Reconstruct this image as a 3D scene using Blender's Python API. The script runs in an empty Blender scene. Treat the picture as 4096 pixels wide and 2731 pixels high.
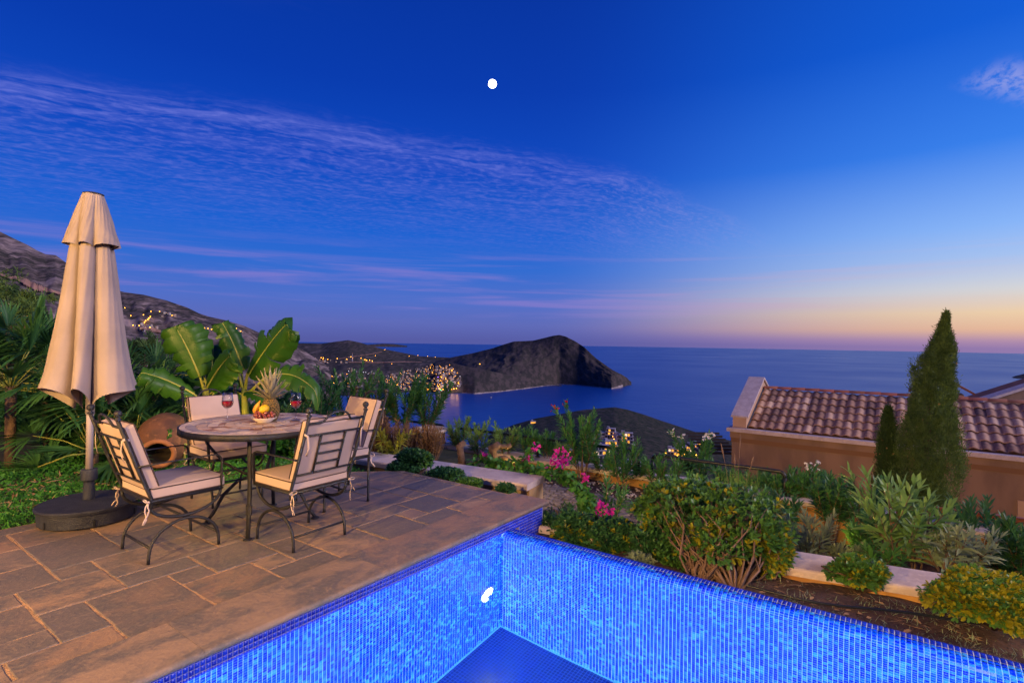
import bpy, math, random
import numpy as np
from mathutils import Vector, Matrix

random.seed(11)
rng = np.random.default_rng(11)
sc = bpy.context.scene
COL = sc.collection
PI = math.pi

# ------------------------------------------------------------------ camera
HEAD = math.radians(35.8)          # heading of the lens, from the pool wall's direction (+X) towards +Y
ROLL = math.radians(0.84)
CAM_Z = 1.45
FPX = 2150.0                        # focal length in pixels of the 4096 px wide photograph
V_F = Vector((math.cos(HEAD), math.sin(HEAD), 0))
V_R0 = Vector((math.sin(HEAD), -math.cos(HEAD), 0))
V_R = V_R0 * math.cos(ROLL) + Vector((0, 0, 1)) * math.sin(ROLL)
V_U = -V_R0 * math.sin(ROLL) + Vector((0, 0, 1)) * math.cos(ROLL)
cam = bpy.data.cameras.new('camera')
camo = bpy.data.objects.new('camera', cam)
COL.objects.link(camo)
camo.matrix_world = Matrix(((V_R.x, V_U.x, -V_F.x, 0), (V_R.y, V_U.y, -V_F.y, 0), (V_R.z, V_U.z, -V_F.z, CAM_Z), (0, 0, 0, 1)))
cam.sensor_width = 36.0
cam.lens = 36.0 * FPX / 4096.0
cam.clip_start = 0.05
cam.clip_end = 90000.0
sc.camera = camo
sc.render.resolution_x = 1024
sc.render.resolution_y = 682

# ------------------------------------------------------------------ view, sampling
sc.view_settings.view_transform = 'Standard'
sc.view_settings.look = 'None'
sc.view_settings.exposure = 0.0
sc.view_settings.gamma = 1.0
sc.view_settings.use_curve_mapping = False
sc.render.engine = 'CYCLES'
sc.cycles.use_denoising = True
sc.cycles.max_bounces = 8
sc.cycles.transparent_max_bounces = 8
sc.cycles.transmission_bounces = 6
sc.cycles.diffuse_bounces = 3
sc.cycles.glossy_bounces = 3
sc.cycles.caustics_reflective = False
sc.cycles.caustics_refractive = False
sc.cycles.sample_clamp_indirect = 4.0
try:
    sc.cycles.use_light_tree = True
except Exception:
    pass


def srgb(r, g, b):
    def f(c):
        c /= 255.0
        return c / 12.92 if c <= 0.04045 else ((c + 0.055) / 1.055) ** 2.4
    return (f(r), f(g), f(b), 1.0)


class NT:
    """short hand for building node trees"""
    def __init__(self, tree):
        self.t = tree

    def n(self, typ, **kw):
        nd = self.t.nodes.new(typ)
        for k_, v in kw.items():
            setattr(nd, k_, v)
        return nd

    def put(self, sock, v):
        if isinstance(v, bpy.types.NodeSocket):
            self.t.links.new(v, sock)
        elif v is not None:
            sock.default_value = v

    def m(self, op, a, b=0.0, c=0.0, clamp=False):
        nd = self.n('ShaderNodeMath', operation=op, use_clamp=clamp)
        self.put(nd.inputs[0], a); self.put(nd.inputs[1], b)
        if len(nd.inputs) > 2:
            self.put(nd.inputs[2], c)
        return nd.outputs[0]

    def dot(self, a, b):
        nd = self.n('ShaderNodeVectorMath', operation='DOT_PRODUCT')
        self.put(nd.inputs[0], a); self.put(nd.inputs[1], b)
        return nd.outputs['Value']

    def sstep(self, v, lo, hi, a=0.0, b=1.0):
        nd = self.n('ShaderNodeMapRange', interpolation_type='SMOOTHSTEP')
        self.put(nd.inputs[0], v)
        nd.inputs[1].default_value = lo; nd.inputs[2].default_value = hi
        nd.inputs[3].default_value = a; nd.inputs[4].default_value = b
        return nd.outputs[0]

    def ramp(self, v, stops, interp='LINEAR'):
        nd = self.n('ShaderNodeValToRGB')
        cr = nd.color_ramp
        cr.interpolation = interp
        while len(cr.elements) < len(stops):
            cr.elements.new(0.5)
        for e, (p, c) in zip(cr.elements, stops):
            e.position = p; e.color = c
        self.put(nd.inputs[0], v)
        return nd.outputs[0]

    def mix(self, f, a, b, mode='MIX'):
        nd = self.n('ShaderNodeMix', data_type='RGBA', blend_type=mode, clamp_factor=True)
        self.put(nd.inputs[0], f); self.put(nd.inputs[6], a); self.put(nd.inputs[7], b)
        return nd.outputs[2]

    def noise(self, vec, scale, detail=4.0, rough=0.55, dist=0.0):
        nd = self.n('ShaderNodeTexNoise')
        self.put(nd.inputs['Vector'], vec)
        nd.inputs['Scale'].default_value = scale; nd.inputs['Detail'].default_value = detail
        nd.inputs['Roughness'].default_value = rough; nd.inputs['Distortion'].default_value = dist
        return nd.outputs[0]

    def comb(self, x, y, z):
        nd = self.n('ShaderNodeCombineXYZ')
        self.put(nd.inputs[0], x); self.put(nd.inputs[1], y); self.put(nd.inputs[2], z)
        return nd.outputs[0]


# ------------------------------------------------------------------ sky at dusk: afterglow low in the west (to the right), deep blue above, cirrus
world = bpy.data.worlds.new('World')
sc.world = world
world.use_nodes = True
wt = NT(world.node_tree)
world.node_tree.nodes.clear()
tc = wt.n('ShaderNodeTexCoord')
DIR = tc.outputs['Generated']
SUN_AZ = math.radians(63.0)         # of the sunken sun, right of the lens axis
s_dir = V_F * math.cos(SUN_AZ) + V_R0 * math.sin(SUN_AZ)
dF = wt.dot(DIR, tuple(V_F)); dR = wt.dot(DIR, tuple(V_R0)); dZ = wt.dot(DIR, (0, 0, 1))
dS = wt.dot(DIR, tuple(s_dir))
hor = wt.m('SQRT', wt.m('MAXIMUM', wt.m('SUBTRACT', 1.0, wt.m('MULTIPLY', dZ, dZ)), 1e-4))
cosaz = wt.m('DIVIDE', dS, hor)
el = wt.m('MAXIMUM', dZ, 0.0)
east = wt.ramp(el, [(0.0, srgb(86, 92, 164)), (0.03, srgb(92, 106, 184)), (0.07, srgb(78, 110, 200)), (0.13, srgb(44, 106, 208)), (0.19, srgb(18, 96, 208)),
                    (0.30, srgb(4, 72, 192)), (0.42, srgb(0, 58, 174)), (0.56, srgb(0, 50, 158)), (1.0, srgb(0, 36, 120))])
west = wt.ramp(el, [(0.0, srgb(150, 124, 172)), (0.010, srgb(178, 142, 172)), (0.026, srgb(234, 186, 150)), (0.050, srgb(242, 210, 166)), (0.083, srgb(216, 216, 216)),
                    (0.12, srgb(174, 200, 240)), (0.17, srgb(138, 184, 250)), (0.28, srgb(54, 130, 238)), (0.42, srgb(8, 94, 216)),
                    (0.62, srgb(6, 74, 190)), (1.0, srgb(2, 42, 134))])
glow = wt.sstep(cosaz, 0.46, 1.03)
glow = wt.m('POWER', glow, 1.3)
sky = wt.mix(glow, east, west)
# cirrus: a flat sheet far above (plane coordinates right / ahead)
zc = wt.m('MAXIMUM', dZ, 0.02)
cx = wt.m('DIVIDE', dR, zc); cy = wt.m('DIVIDE', dF, zc)
base = wt.m('ADD', wt.m('ADD', wt.m('MULTIPLY', cx, 0.42), 2.86), wt.m('MULTIPLY', wt.m('MAXIMUM', wt.m('SUBTRACT', cx, 0.6), 0.0), 0.62))
wob = wt.noise(wt.comb(cx, cy, 0.0), 1.3, 3.0)
t_ = wt.m('ADD', wt.m('SUBTRACT', cy, base), wt.m('MULTIPLY', wt.m('SUBTRACT', wob, 0.5), 0.35))
along = wt.m('ADD', wt.m('MULTIPLY', cx, 0.92), wt.m('MULTIPLY', cy, 0.39))
streak = wt.noise(wt.comb(wt.m('MULTIPLY', along, 0.9), wt.m('MULTIPLY', t_, 3.6), 1.7), 2.2, 7.0, 0.66, 0.5)
puff = wt.noise(wt.comb(wt.m('MULTIPLY', along, 3.4), wt.m('MULTIPLY', t_, 4.6), 4.1), 4.6, 4.0, 0.6)
m_edge = wt.sstep(t_, -0.22, 0.30)
m_far = wt.sstep(t_, 0.3, 4.6, 1.0, 0.0)
m_side = wt.sstep(cx, 0.3, 3.2, 1.0, 0.0)
core = wt.m('MULTIPLY', wt.sstep(t_, -0.08, 0.07), wt.sstep(t_, 0.10, 0.5, 1.0, 0.0))
field = wt.m('MULTIPLY', wt.m('MULTIPLY', m_edge, m_far), wt.m('ADD', wt.m('MULTIPLY', wt.sstep(streak, 0.40, 0.74), 0.50), wt.m('MULTIPLY', wt.sstep(puff, 0.44, 0.68), 0.50)))
field = wt.m('ADD', wt.m('MULTIPLY', field, 0.60), wt.m('MULTIPLY', wt.m('MULTIPLY', core, wt.sstep(streak, 0.34, 0.66)), wt.sstep(cx, -1.2, 0.6, 0.36, 0.10)))
field = wt.m('MULTIPLY', field, m_side)
# thin second streak high on the left, a wisp right of the moon and a small cloud far right
t2 = wt.m('SUBTRACT', wt.m('SUBTRACT', cy, 1.62), wt.m('MULTIPLY', cx, 0.30))
hi = wt.m('MULTIPLY', wt.m('MULTIPLY', wt.sstep(t2, -0.25, 0.0), wt.sstep(t2, 0.02, 0.3, 1.0, 0.0)), wt.sstep(cx, -1.4, -0.4, 1.0, 0.0))
hi = wt.m('MULTIPLY', wt.m('MULTIPLY', hi, wt.sstep(streak, 0.4, 0.75)), 0.35)
t3 = wt.m('SUBTRACT', wt.m('SUBTRACT', cy, 1.36), wt.m('MULTIPLY', cx, 0.35))
sm = wt.m('MULTIPLY', wt.m('MULTIPLY', wt.sstep(t3, -0.16, -0.02), wt.sstep(t3, 0.0, 0.16, 1.0, 0.0)), wt.m('MULTIPLY', wt.sstep(cx, 1.62, 1.80), wt.sstep(cx, 2.2, 2.6, 1.0, 0.0)))
sm = wt.m('MULTIPLY', wt.m('MULTIPLY', sm, wt.sstep(puff, 0.30, 0.6)), 0.7)
# level bands near the horizon
lb = wt.noise(wt.comb(wt.m('MULTIPLY', cosaz, 2.2), wt.m('MULTIPLY', el, 46.0), 0.3), 1.0, 5.0, 0.6, 0.5)
low = wt.m('MULTIPLY', wt.m('MULTIPLY', wt.sstep(el, 0.02, 0.07), wt.sstep(el, 0.12, 0.19, 1.0, 0.0)), wt.m('MULTIPLY', wt.sstep(lb, 0.46, 0.70), 0.48))
low = wt.m('MULTIPLY', low, wt.sstep(cosaz, 0.72, 0.95, 1.0, 0.25))
cl = wt.m('ADD', wt.m('ADD', field, hi), wt.m('MULTIPLY', sm, 0.6), clamp=True)
ccol = wt.mix(glow, srgb(112, 122, 218), srgb(196, 190, 232))
sky = wt.mix(cl, sky, ccol)
sky = wt.mix(low, sky, wt.mix(glow, srgb(150, 128, 204), srgb(224, 186, 184)))
# a share of the physical sky, its sun just under the horizon
nish = wt.n('ShaderNodeTexSky')
nish.sky_type = 'NISHITA'
nish.sun_disc = False
nish.sun_elevation = math.radians(-1.5)
nish.sun_rotation = math.atan2(s_dir.x, s_dir.y)
nish.altitude = 200.0
both = wt.mix(0.02, sky, nish.outputs[0], 'ADD')
bg = wt.n('ShaderNodeBackground')
wt.put(bg.inputs[0], both)
bg.inputs[1].default_value = 1.0
world.cycles.sampling_method = 'MANUAL'
world.cycles.sample_map_resolution = 512
wo = wt.n('ShaderNodeOutputWorld')
world.node_tree.links.new(bg.outputs[0], wo.inputs[0])

# the afterglow: one broad, weak, pinkish sun lamp low in the west
sun = bpy.data.lights.new('afterglow', 'SUN')
sun.energy = 2.6
sun.angle = math.radians(26)
sun.color = (1.0, 0.80, 0.86)
suno = bpy.data.objects.new('afterglow', sun)
COL.objects.link(suno)
SL = V_F * math.cos(math.radians(112)) + V_R0 * math.sin(math.radians(112))
SE = math.radians(24)
suno.rotation_euler = (-(SL * math.cos(SE) + Vector((0, 0, math.sin(SE))))).to_track_quat('-Z', 'Y').to_euler()


# ------------------------------------------------------------------ placing helpers (photo pixels are those of a 2352 px wide view)
KPX = 4096.0 / 2352.0


def ray(px, py):
    return V_R * ((px * KPX - 2048.0) / FPX) + V_U * ((1365.5 - py * KPX) / FPX) + V_F


def P(px, py, z=0.0):
    d = ray(px, py)
    return Vector((0, 0, CAM_Z)) + d * ((z - CAM_Z) / d.z)


def PD(px, py, depth):
    return Vector((0, 0, CAM_Z)) + ray(px, py) * depth


# ------------------------------------------------------------------ mesh helpers
def fast_mesh(name, verts, tris=None, quads=None, smooth=False, mi=None):
    me = bpy.data.meshes.new(name)
    verts = np.asarray(verts, dtype=np.float32).reshape(-1, 3)
    nt = 0 if tris is None else len(tris)
    nq = 0 if quads is None else len(quads)
    me.vertices.add(len(verts))
    me.vertices.foreach_set('co', verts.ravel())
    me.loops.add(nt * 3 + nq * 4)
    me.polygons.add(nt + nq)
    parts = []
    if nt:
        parts.append(np.asarray(tris, dtype=np.int32).ravel())
    if nq:
        parts.append(np.asarray(quads, dtype=np.int32).ravel())
    me.loops.foreach_set('vertex_index', np.concatenate(parts))
    st = np.concatenate([np.arange(nt, dtype=np.int32) * 3, nt * 3 + np.arange(nq, dtype=np.int32) * 4])
    me.polygons.foreach_set('loop_start', st)
    if smooth:
        me.polygons.foreach_set('use_smooth', np.ones(nt + nq, dtype=bool))
    if mi is not None:
        me.polygons.foreach_set('material_index', np.asarray(mi, dtype=np.int32))
    me.update(calc_edges=True)
    me.validate()
    return me


def link(name, me, mats=None, parent=None, loc=None):
    o = bpy.data.objects.new(name, me)
    COL.objects.link(o)
    if mats is not None and me is not None and len(me.materials) == 0:
        for m_ in (mats if isinstance(mats, (list, tuple)) else [mats]):
            me.materials.append(m_)
    if parent is not None:
        o.parent = parent
    if loc is not None:
        o.location = loc
    return o


def tag(o, label=None, cat=None, group=None, kind=None):
    if label: o['label'] = label
    if cat: o['category'] = cat
    if group: o['group'] = group
    if kind: o['kind'] = kind
    return o


def empty(name, loc, rz=0.0, label=None, cat=None, group=None):
    o = bpy.data.objects.new(name, None)
    COL.objects.link(o)
    o.location = loc
    o.rotation_euler = (0, 0, rz)
    o.empty_display_size = 0.1
    return tag(o, label, cat, group)


def frames(pts):
    n = len(pts)
    T = []
    for i in range(n):
        a = pts[max(i - 1, 0)]; b = pts[min(i + 1, n - 1)]
        d = (b - a)
        T.append(d.normalized() if d.length > 1e-9 else Vector((0, 0, 1)))
    up = Vector((0, 0, 1)) if abs(T[0].z) < 0.9 else Vector((1, 0, 0))
    nrm = (up - T[0] * up.dot(T[0])).normalized()
    out = []
    for i in range(n):
        nrm = nrm - T[i] * nrm.dot(T[i])
        nrm = nrm.normalized() if nrm.length > 1e-6 else T[i].orthogonal().normalized()
        out.append((nrm, T[i].cross(nrm)))
    return out


class MB:
    def __init__(self):
        self.v = []; self.f = []; self.mi = []

    def add(self, vs, fs, mi=0):
        b = len(self.v)
        self.v.extend([tuple(q) for q in vs])
        self.f.extend([tuple(i + b for i in f) for f in fs])
        self.mi.extend([mi] * len(fs))
        return self

    def box(self, x0, x1, y0, y1, z0, z1, mi=0, ch=0.0):
        if ch <= 0:
            vs = [(x0, y0, z0), (x1, y0, z0), (x1, y1, z0), (x0, y1, z0), (x0, y0, z1), (x1, y0, z1), (x1, y1, z1), (x0, y1, z1)]
            return self.add(vs, [(3, 2, 1, 0), (4, 5, 6, 7), (0, 1, 5, 4), (1, 2, 6, 5), (2, 3, 7, 6), (3, 0, 4, 7)], mi)
        vs = [(x0, y0, z0), (x1, y0, z0), (x1, y1, z0), (x0, y1, z0), (x0, y0, z1 - ch), (x1, y0, z1 - ch), (x1, y1, z1 - ch), (x0, y1, z1 - ch),
              (x0 + ch, y0 + ch, z1), (x1 - ch, y0 + ch, z1), (x1 - ch, y1 - ch, z1), (x0 + ch, y1 - ch, z1)]
        fs = [(3, 2, 1, 0), (8, 9, 10, 11)]
        for i in range(4):
            j = (i + 1) % 4
            fs += [(i, j, 4 + j, 4 + i), (4 + i, 4 + j, 8 + j, 8 + i)]
        return self.add(vs, fs, mi)

    def prism(self, poly, z0, z1, ch=0.0, mi=0):
        n = len(poly)
        cx = sum(p[0] for p in poly) / n; cy = sum(p[1] for p in poly) / n
        ins = []
        for p in poly:
            d = math.hypot(p[0] - cx, p[1] - cy) or 1.0
            s = max(0.0, 1 - ch * 1.3 / d)
            ins.append((cx + (p[0] - cx) * s, cy + (p[1] - cy) * s))
        vs = [(p[0], p[1], z0) for p in poly] + [(p[0], p[1], z1 - ch) for p in poly]
        fs = [tuple(range(n - 1, -1, -1))]
        for i in range(n):
            j = (i + 1) % n
            fs.append((i, j, n + j, n + i))
        if ch > 0:
            vs += [(p[0], p[1], z1) for p in ins]
            for i in range(n):
                j = (i + 1) % n
                fs.append((n + i, n + j, 2 * n + j, 2 * n + i))
            fs.append(tuple(range(2 * n, 3 * n)))
        else:
            fs.append(tuple(range(n, 2 * n)))
        return self.add(vs, fs, mi)

    def tube(self, pts, r, n=8, mi=0, flat=None, caps=True, closed=False):
        pts = [Vector(p) for p in pts]
        if closed:
            pts = pts + [pts[0]]
        fr = frames(pts)
        m_ = len(pts)
        rr = r if isinstance(r, (list, tuple)) else [r] * m_
        vs = []
        for p, (a, b), q in zip(pts, fr, rr):
            for i in range(n):
                t = 2 * PI * i / n
                ra, rb = (q, q) if flat is None else (q * flat[0], q * flat[1])
                vs.append(p + a * (ra * math.cos(t)) + b * (rb * math.sin(t)))
        fs = []
        for i in range(m_ - 1):
            for j in range(n):
                k_ = (j + 1) % n
                fs.append((i * n + j, i * n + k_, (i + 1) * n + k_, (i + 1) * n + j))
        if caps and not closed:
            fs.append(tuple(range(n - 1, -1, -1)))
            fs.append(tuple((m_ - 1) * n + j for j in range(n)))
        return self.add(vs, fs, mi)

    def lathe(self, prof, n=24, c=(0, 0, 0), mi=0, mat=None):
        vs = []; fs = []
        for (r, z) in prof:
            for i in range(n):
                t = 2 * PI * i / n
                q = Vector((r * math.cos(t), r * math.sin(t), z))
                if mat is not None:
                    q = mat @ q
                vs.append((q[0] + c[0], q[1] + c[1], q[2] + c[2]))
        for i in range(len(prof) - 1):
            for j in range(n):
                k_ = (j + 1) % n
                fs.append((i * n + j, i * n + k_, (i + 1) * n + k_, (i + 1) * n + j))
        return self.add(vs, fs, mi)

    def ball(self, c, r, nu=10, nv=6, mi=0, sq=(1, 1, 1)):
        vs = [(c[0], c[1], c[2] - r * sq[2])]
        for i in range(1, nv):
            p = PI * i / nv - PI / 2
            for j in range(nu):
                t = 2 * PI * j / nu
                vs.append((c[0] + r * sq[0] * math.cos(p) * math.cos(t), c[1] + r * sq[1] * math.cos(p) * math.sin(t), c[2] + r * sq[2] * math.sin(p)))
        vs.append((c[0], c[1], c[2] + r * sq[2]))
        fs = []
        for j in range(nu):
            fs.append((0, 1 + (j + 1) % nu, 1 + j))
        for i in range(nv - 2):
            for j in range(nu):
                k_ = (j + 1) % nu
                fs.append((1 + i * nu + j, 1 + i * nu + k_, 1 + (i + 1) * nu + k_, 1 + (i + 1) * nu + j))
        top = len(vs) - 1
        for j in range(nu):
            fs.append((1 + (nv - 2) * nu + j, 1 + (nv - 2) * nu + (j + 1) % nu, top))
        return self.add(vs, fs, mi)

    def mesh(self, name, smooth=False):
        me = bpy.data.meshes.new(name)
        me.from_pydata(self.v, [], self.f)
        if any(self.mi):
            me.polygons.foreach_set('material_index', self.mi)
        if smooth:
            me.polygons.foreach_set('use_smooth', [True] * len(me.polygons))
        me.update()
        return me

    def build(self, name, mats, parent=None, smooth=False, loc=None):
        return link(name, self.mesh(name, smooth), mats, parent, loc)


def smooth_by_angle(o, deg=40):
    me = o.data
    me.polygons.foreach_set('use_smooth', [True] * len(me.polygons))
    try:
        me.set_sharp_from_angle(angle=math.radians(deg))
    except Exception:
        pass
    return o


def copy_tree(o, parent=None):
    c = o.copy()
    COL.objects.link(c)
    c.parent = parent
    for ch in list(o.children):
        copy_tree(ch, c)
    return c


# ------------------------------------------------------------------ materials
def M(name, c1, c2=None, scale=6.0, rough=0.7, bump=0.0, bscale=30.0, metal=0.0, spec=0.4, c3=None, coord='Object', lo=0.35, hi=0.65,
      detail=5.0, rnd=0.0, trans=0.0, emis=None, estr=0.0, stretch=None, sub=0.0):
    m_ = bpy.data.materials.new(name)
    m_.use_nodes = True
    t = NT(m_.node_tree)
    b = m_.node_tree.nodes['Principled BSDF']
    co = t.n('ShaderNodeTexCoord').outputs[coord]
    if stretch:
        mp = t.n('ShaderNodeMapping')
        mp.inputs['Scale'].default_value = stretch
        t.put(mp.inputs[0], co)
        co = mp.outputs[0]
    col = (*c1[:3], 1.0)
    if c2 is not None:
        nz = t.noise(co, scale, detail)
        col = t.mix(t.sstep(nz, lo, hi), col, (*c2[:3], 1.0))
    if c3 is not None:
        nz2 = t.noise(co, scale * 3.7, 4.0)
        col = t.mix(t.sstep(nz2, 0.52, 0.68), col, (*c3[:3], 1.0))
    if rnd > 0:
        oi = t.n('ShaderNodeObjectInfo').outputs['Random']
        hs = t.n('ShaderNodeHueSaturation')
        t.put(hs.inputs['Value'], t.m('ADD', t.m('MULTIPLY', oi, rnd * 2), 1 - rnd))
        t.put(hs.inputs['Hue'], t.m('ADD', t.m('MULTIPLY', t.m('FRACT', t.m('MULTIPLY', oi, 7.3)), 0.03 * min(1, rnd * 3)), 0.5 - 0.015 * min(1, rnd * 3)))
        t.put(hs.inputs['Color'], col)
        col = hs.outputs[0]
    t.put(b.inputs['Base Color'], col)
    b.inputs['Roughness'].default_value = rough
    b.inputs['Metallic'].default_value = metal
    b.inputs['Specular IOR Level'].default_value = spec
    b.inputs['Transmission Weight'].default_value = trans
    if bump > 0:
        bp = t.n('ShaderNodeBump')
        bp.inputs['Strength'].default_value = min(1.0, bump)
        bp.inputs['Distance'].default_value = 0.02 if bump <= 1 else 0.02 * bump
        t.put(bp.inputs['Height'], t.noise(co, bscale, 6.0, 0.6))
        t.put(b.inputs['Normal'], bp.outputs[0])
    if emis is not None:
        b.inputs['Emission Color'].default_value = (*emis[:3], 1)
        b.inputs['Emission Strength'].default_value = estr
    return m_


def leafmat(name, c1, c2, rough=0.5, scale=9.0, trans=0.35, tcol=None, spec=0.35):
    """leaf: diffuse with light coming through, colour varied over the plant"""
    m_ = bpy.data.materials.new(name)
    m_.use_nodes = True
    t = NT(m_.node_tree)
    m_.node_tree.nodes.clear()
    co = t.n('ShaderNodeTexCoord').outputs['Object']
    geo = t.n('ShaderNodeNewGeometry')
    nz = t.noise(co, scale, 3.0)
    fac = t.m('ADD', t.m('MULTIPLY', t.sstep(nz, 0.3, 0.7), 0.6), t.m('MULTIPLY', geo.outputs['Random Per Island'], 0.4))
    col = t.mix(fac, (*c1[:3], 1), (*c2[:3], 1))
    b = t.n('ShaderNodeBsdfPrincipled')
    t.put(b.inputs['Base Color'], col)
    b.inputs['Roughness'].default_value = rough
    b.inputs['Specular IOR Level'].default_value = spec
    tr = t.n('ShaderNodeBsdfTranslucent')
    t.put(tr.inputs[0], t.mix(0.5, col, (*(tcol or c2)[:3], 1)))
    mx = t.n('ShaderNodeMixShader')
    mx.inputs[0].default_value = trans
    t.t.links.new(b.outputs[0], mx.inputs[1]); t.t.links.new(tr.outputs[0], mx.inputs[2])
    out = t.n('ShaderNodeOutputMaterial')
    t.t.links.new(mx.outputs[0], out.inputs[0])
    return m_


def emit(name, col, strength):
    m_ = bpy.data.materials.new(name)
    m_.use_nodes = True
    t = NT(m_.node_tree)
    m_.node_tree.nodes.clear()
    e = t.n('ShaderNodeEmission')
    e.inputs[0].default_value = (*col[:3], 1)
    e.inputs[1].default_value = strength
    out = t.n('ShaderNodeOutputMaterial')
    t.t.links.new(e.outputs[0], out.inputs[0])
    return m_


def lamp(name, loc, power, col, radius=0.05, parent=None):
    l = bpy.data.lights.new(name, 'POINT')
    l.energy = power; l.color = col; l.shadow_soft_size = radius
    o = bpy.data.objects.new(name, l)
    COL.objects.link(o)
    o.location = loc
    if parent is not None:
        o.parent = parent
    return o

# ================================================================== far setting
SEA_Z = -180.0


def hash2(ix, iy, seed):
    h = (ix * 374761393 + iy * 668265263 + seed * 974634721) & 0xFFFFFFFF
    h = ((h ^ (h >> 13)) * 1274126177) & 0xFFFFFFFF
    return ((h ^ (h >> 16)) & 0xFFFF) / 65535.0


def vnoise(x, y, seed=0):
    ix = np.floor(x).astype(np.int64); iy = np.floor(y).astype(np.int64)
    fx = x - ix; fy = y - iy
    fx = fx * fx * (3 - 2 * fx); fy = fy * fy * (3 - 2 * fy)
    a = hash2(ix, iy, seed); b = hash2(ix + 1, iy, seed); c = hash2(ix, iy + 1, seed); d = hash2(ix + 1, iy + 1, seed)
    return (a * (1 - fx) + b * fx) * (1 - fy) + (c * (1 - fx) + d * fx) * fy


def fbm(x, y, octv=5, seed=0):
    s = 0.0; amp = 0.5
    for i in range(octv):
        s = s + amp * vnoise(x * 2 ** i, y * 2 ** i, seed + i * 17)
        amp *= 0.5
    return s * 2 - 1


def interp(pl, px, col):
    return np.interp(px, [p[0] for p in pl], [p[col] for p in pl])


HILL_BVH = []
from mathutils.bvhtree import BVHTree


def hill(name, sil, front, nx, nt, mat, label, amp=10.0, feat=120.0, back=0.5, gexp=1.0, seed=3, ridge_amp=0.3, floor_z=None, hump=None, gully=45.0, gamp=0.45):
    """a hill between a front foot line and a crest line, both given as (pixel x, pixel y, depth in m), falling away again behind the crest"""
    x0, x1 = sil[0][0], sil[-1][0]
    px = np.linspace(x0, x1, nx)
    yc = interp(sil, px, 1); dc = interp(sil, px, 2)
    yf = interp(front, px, 1); df = interp(front, px, 2)
    dc = np.maximum(dc, df * 1.05)
    F_ = np.array(V_F); R_ = np.array(V_R); U_ = np.array(V_U)
    rows = []
    ts = np.linspace(0, 1, nt)

    def at(y, d):
        r = R_[None] * ((px * KPX - 2048.0) / FPX)[:, None] + U_[None] * ((1365.5 - y * KPX) / FPX)[:, None] + F_[None]
        return np.array([0, 0, CAM_Z])[None] + r * d[:, None]
    for t in ts:
        d = df * (dc / df) ** t
        g = t ** gexp
        y = yf + (yc - yf) * g
        p = at(y, d)
        n = fbm(p[:, 0] / feat, p[:, 1] / feat, 5, seed)
        n2 = 1 - 2 * np.abs(fbm(p[:, 0] / feat * 0.6 + 7, p[:, 1] / feat * 0.6, 4, seed + 5))
        gul = 1 - 2 * np.abs(fbm(px / gully + 0.35 * n, np.full(nx, t * 3.0 + seed), 5, seed + 9))
        w = math.sin(PI * min(t, 1.0)) ** 0.7 * (1 - ridge_amp) + ridge_amp * t * 0.25
        p[:, 2] += amp * (d / np.median(dc)) * (0.5 * n + 0.4 * (n2 - 0.4) + gamp * (gul - 0.45)) * w
        if hump:
            hx, ht, hw, hh = hump
            p[:, 2] += hh * np.exp(-((px - hx) / hw) ** 2) * math.exp(-((t - ht) / 0.18) ** 2)
        rows.append(p)
    foot = rows[0].copy(); foot[:, :2] *= 0.93; foot[:, 2] -= 70.0
    rows.insert(0, foot)
    crest = rows[-1]
    fz = SEA_Z - 12 if floor_z is None else floor_z
    for i in range(1, 7):
        s = i / 6.0
        p = crest.copy()
        out = np.stack([p[:, 0], p[:, 1]], 1)
        out = out * (1 + back * s)
        zz = crest[:, 2] + (fz - crest[:, 2]) * (s ** 0.8)
        nn = fbm(out[:, 0] / feat, out[:, 1] / feat, 4, seed)
        rows.append(np.stack([out[:, 0], out[:, 1], np.minimum(crest[:, 2] - 1, zz + nn * amp * 0.4 * (1 - s))], 1))
    V = np.concatenate(rows)
    nr = len(rows)
    idx = np.arange(nr * nx).reshape(nr, nx)
    q = np.stack([idx[:-1, :-1], idx[:-1, 1:], idx[1:, 1:], idx[1:, :-1]], -1).reshape(-1, 4)
    me = fast_mesh(name, V, quads=q, smooth=True)
    o = link(name, me, mat)
    tag(o, label, None, None, 'structure')
    HILL_BVH.append((o, BVHTree.FromPolygons([tuple(v) for v in V], [tuple(f) for f in q])))
    return o


def on_hill(px, py, only=None):
    d = ray(px, py)
    best = None
    for o, b in HILL_BVH:
        if only is not None and o not in only:
            continue
        h = b.ray_cast(Vector((0, 0, CAM_Z)), d.normalized(), 30000)
        if h[0] is not None and (best is None or h[3] < best[1]):
            best = (h[0], h[3])
    return None if best is None else best[0]


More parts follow.
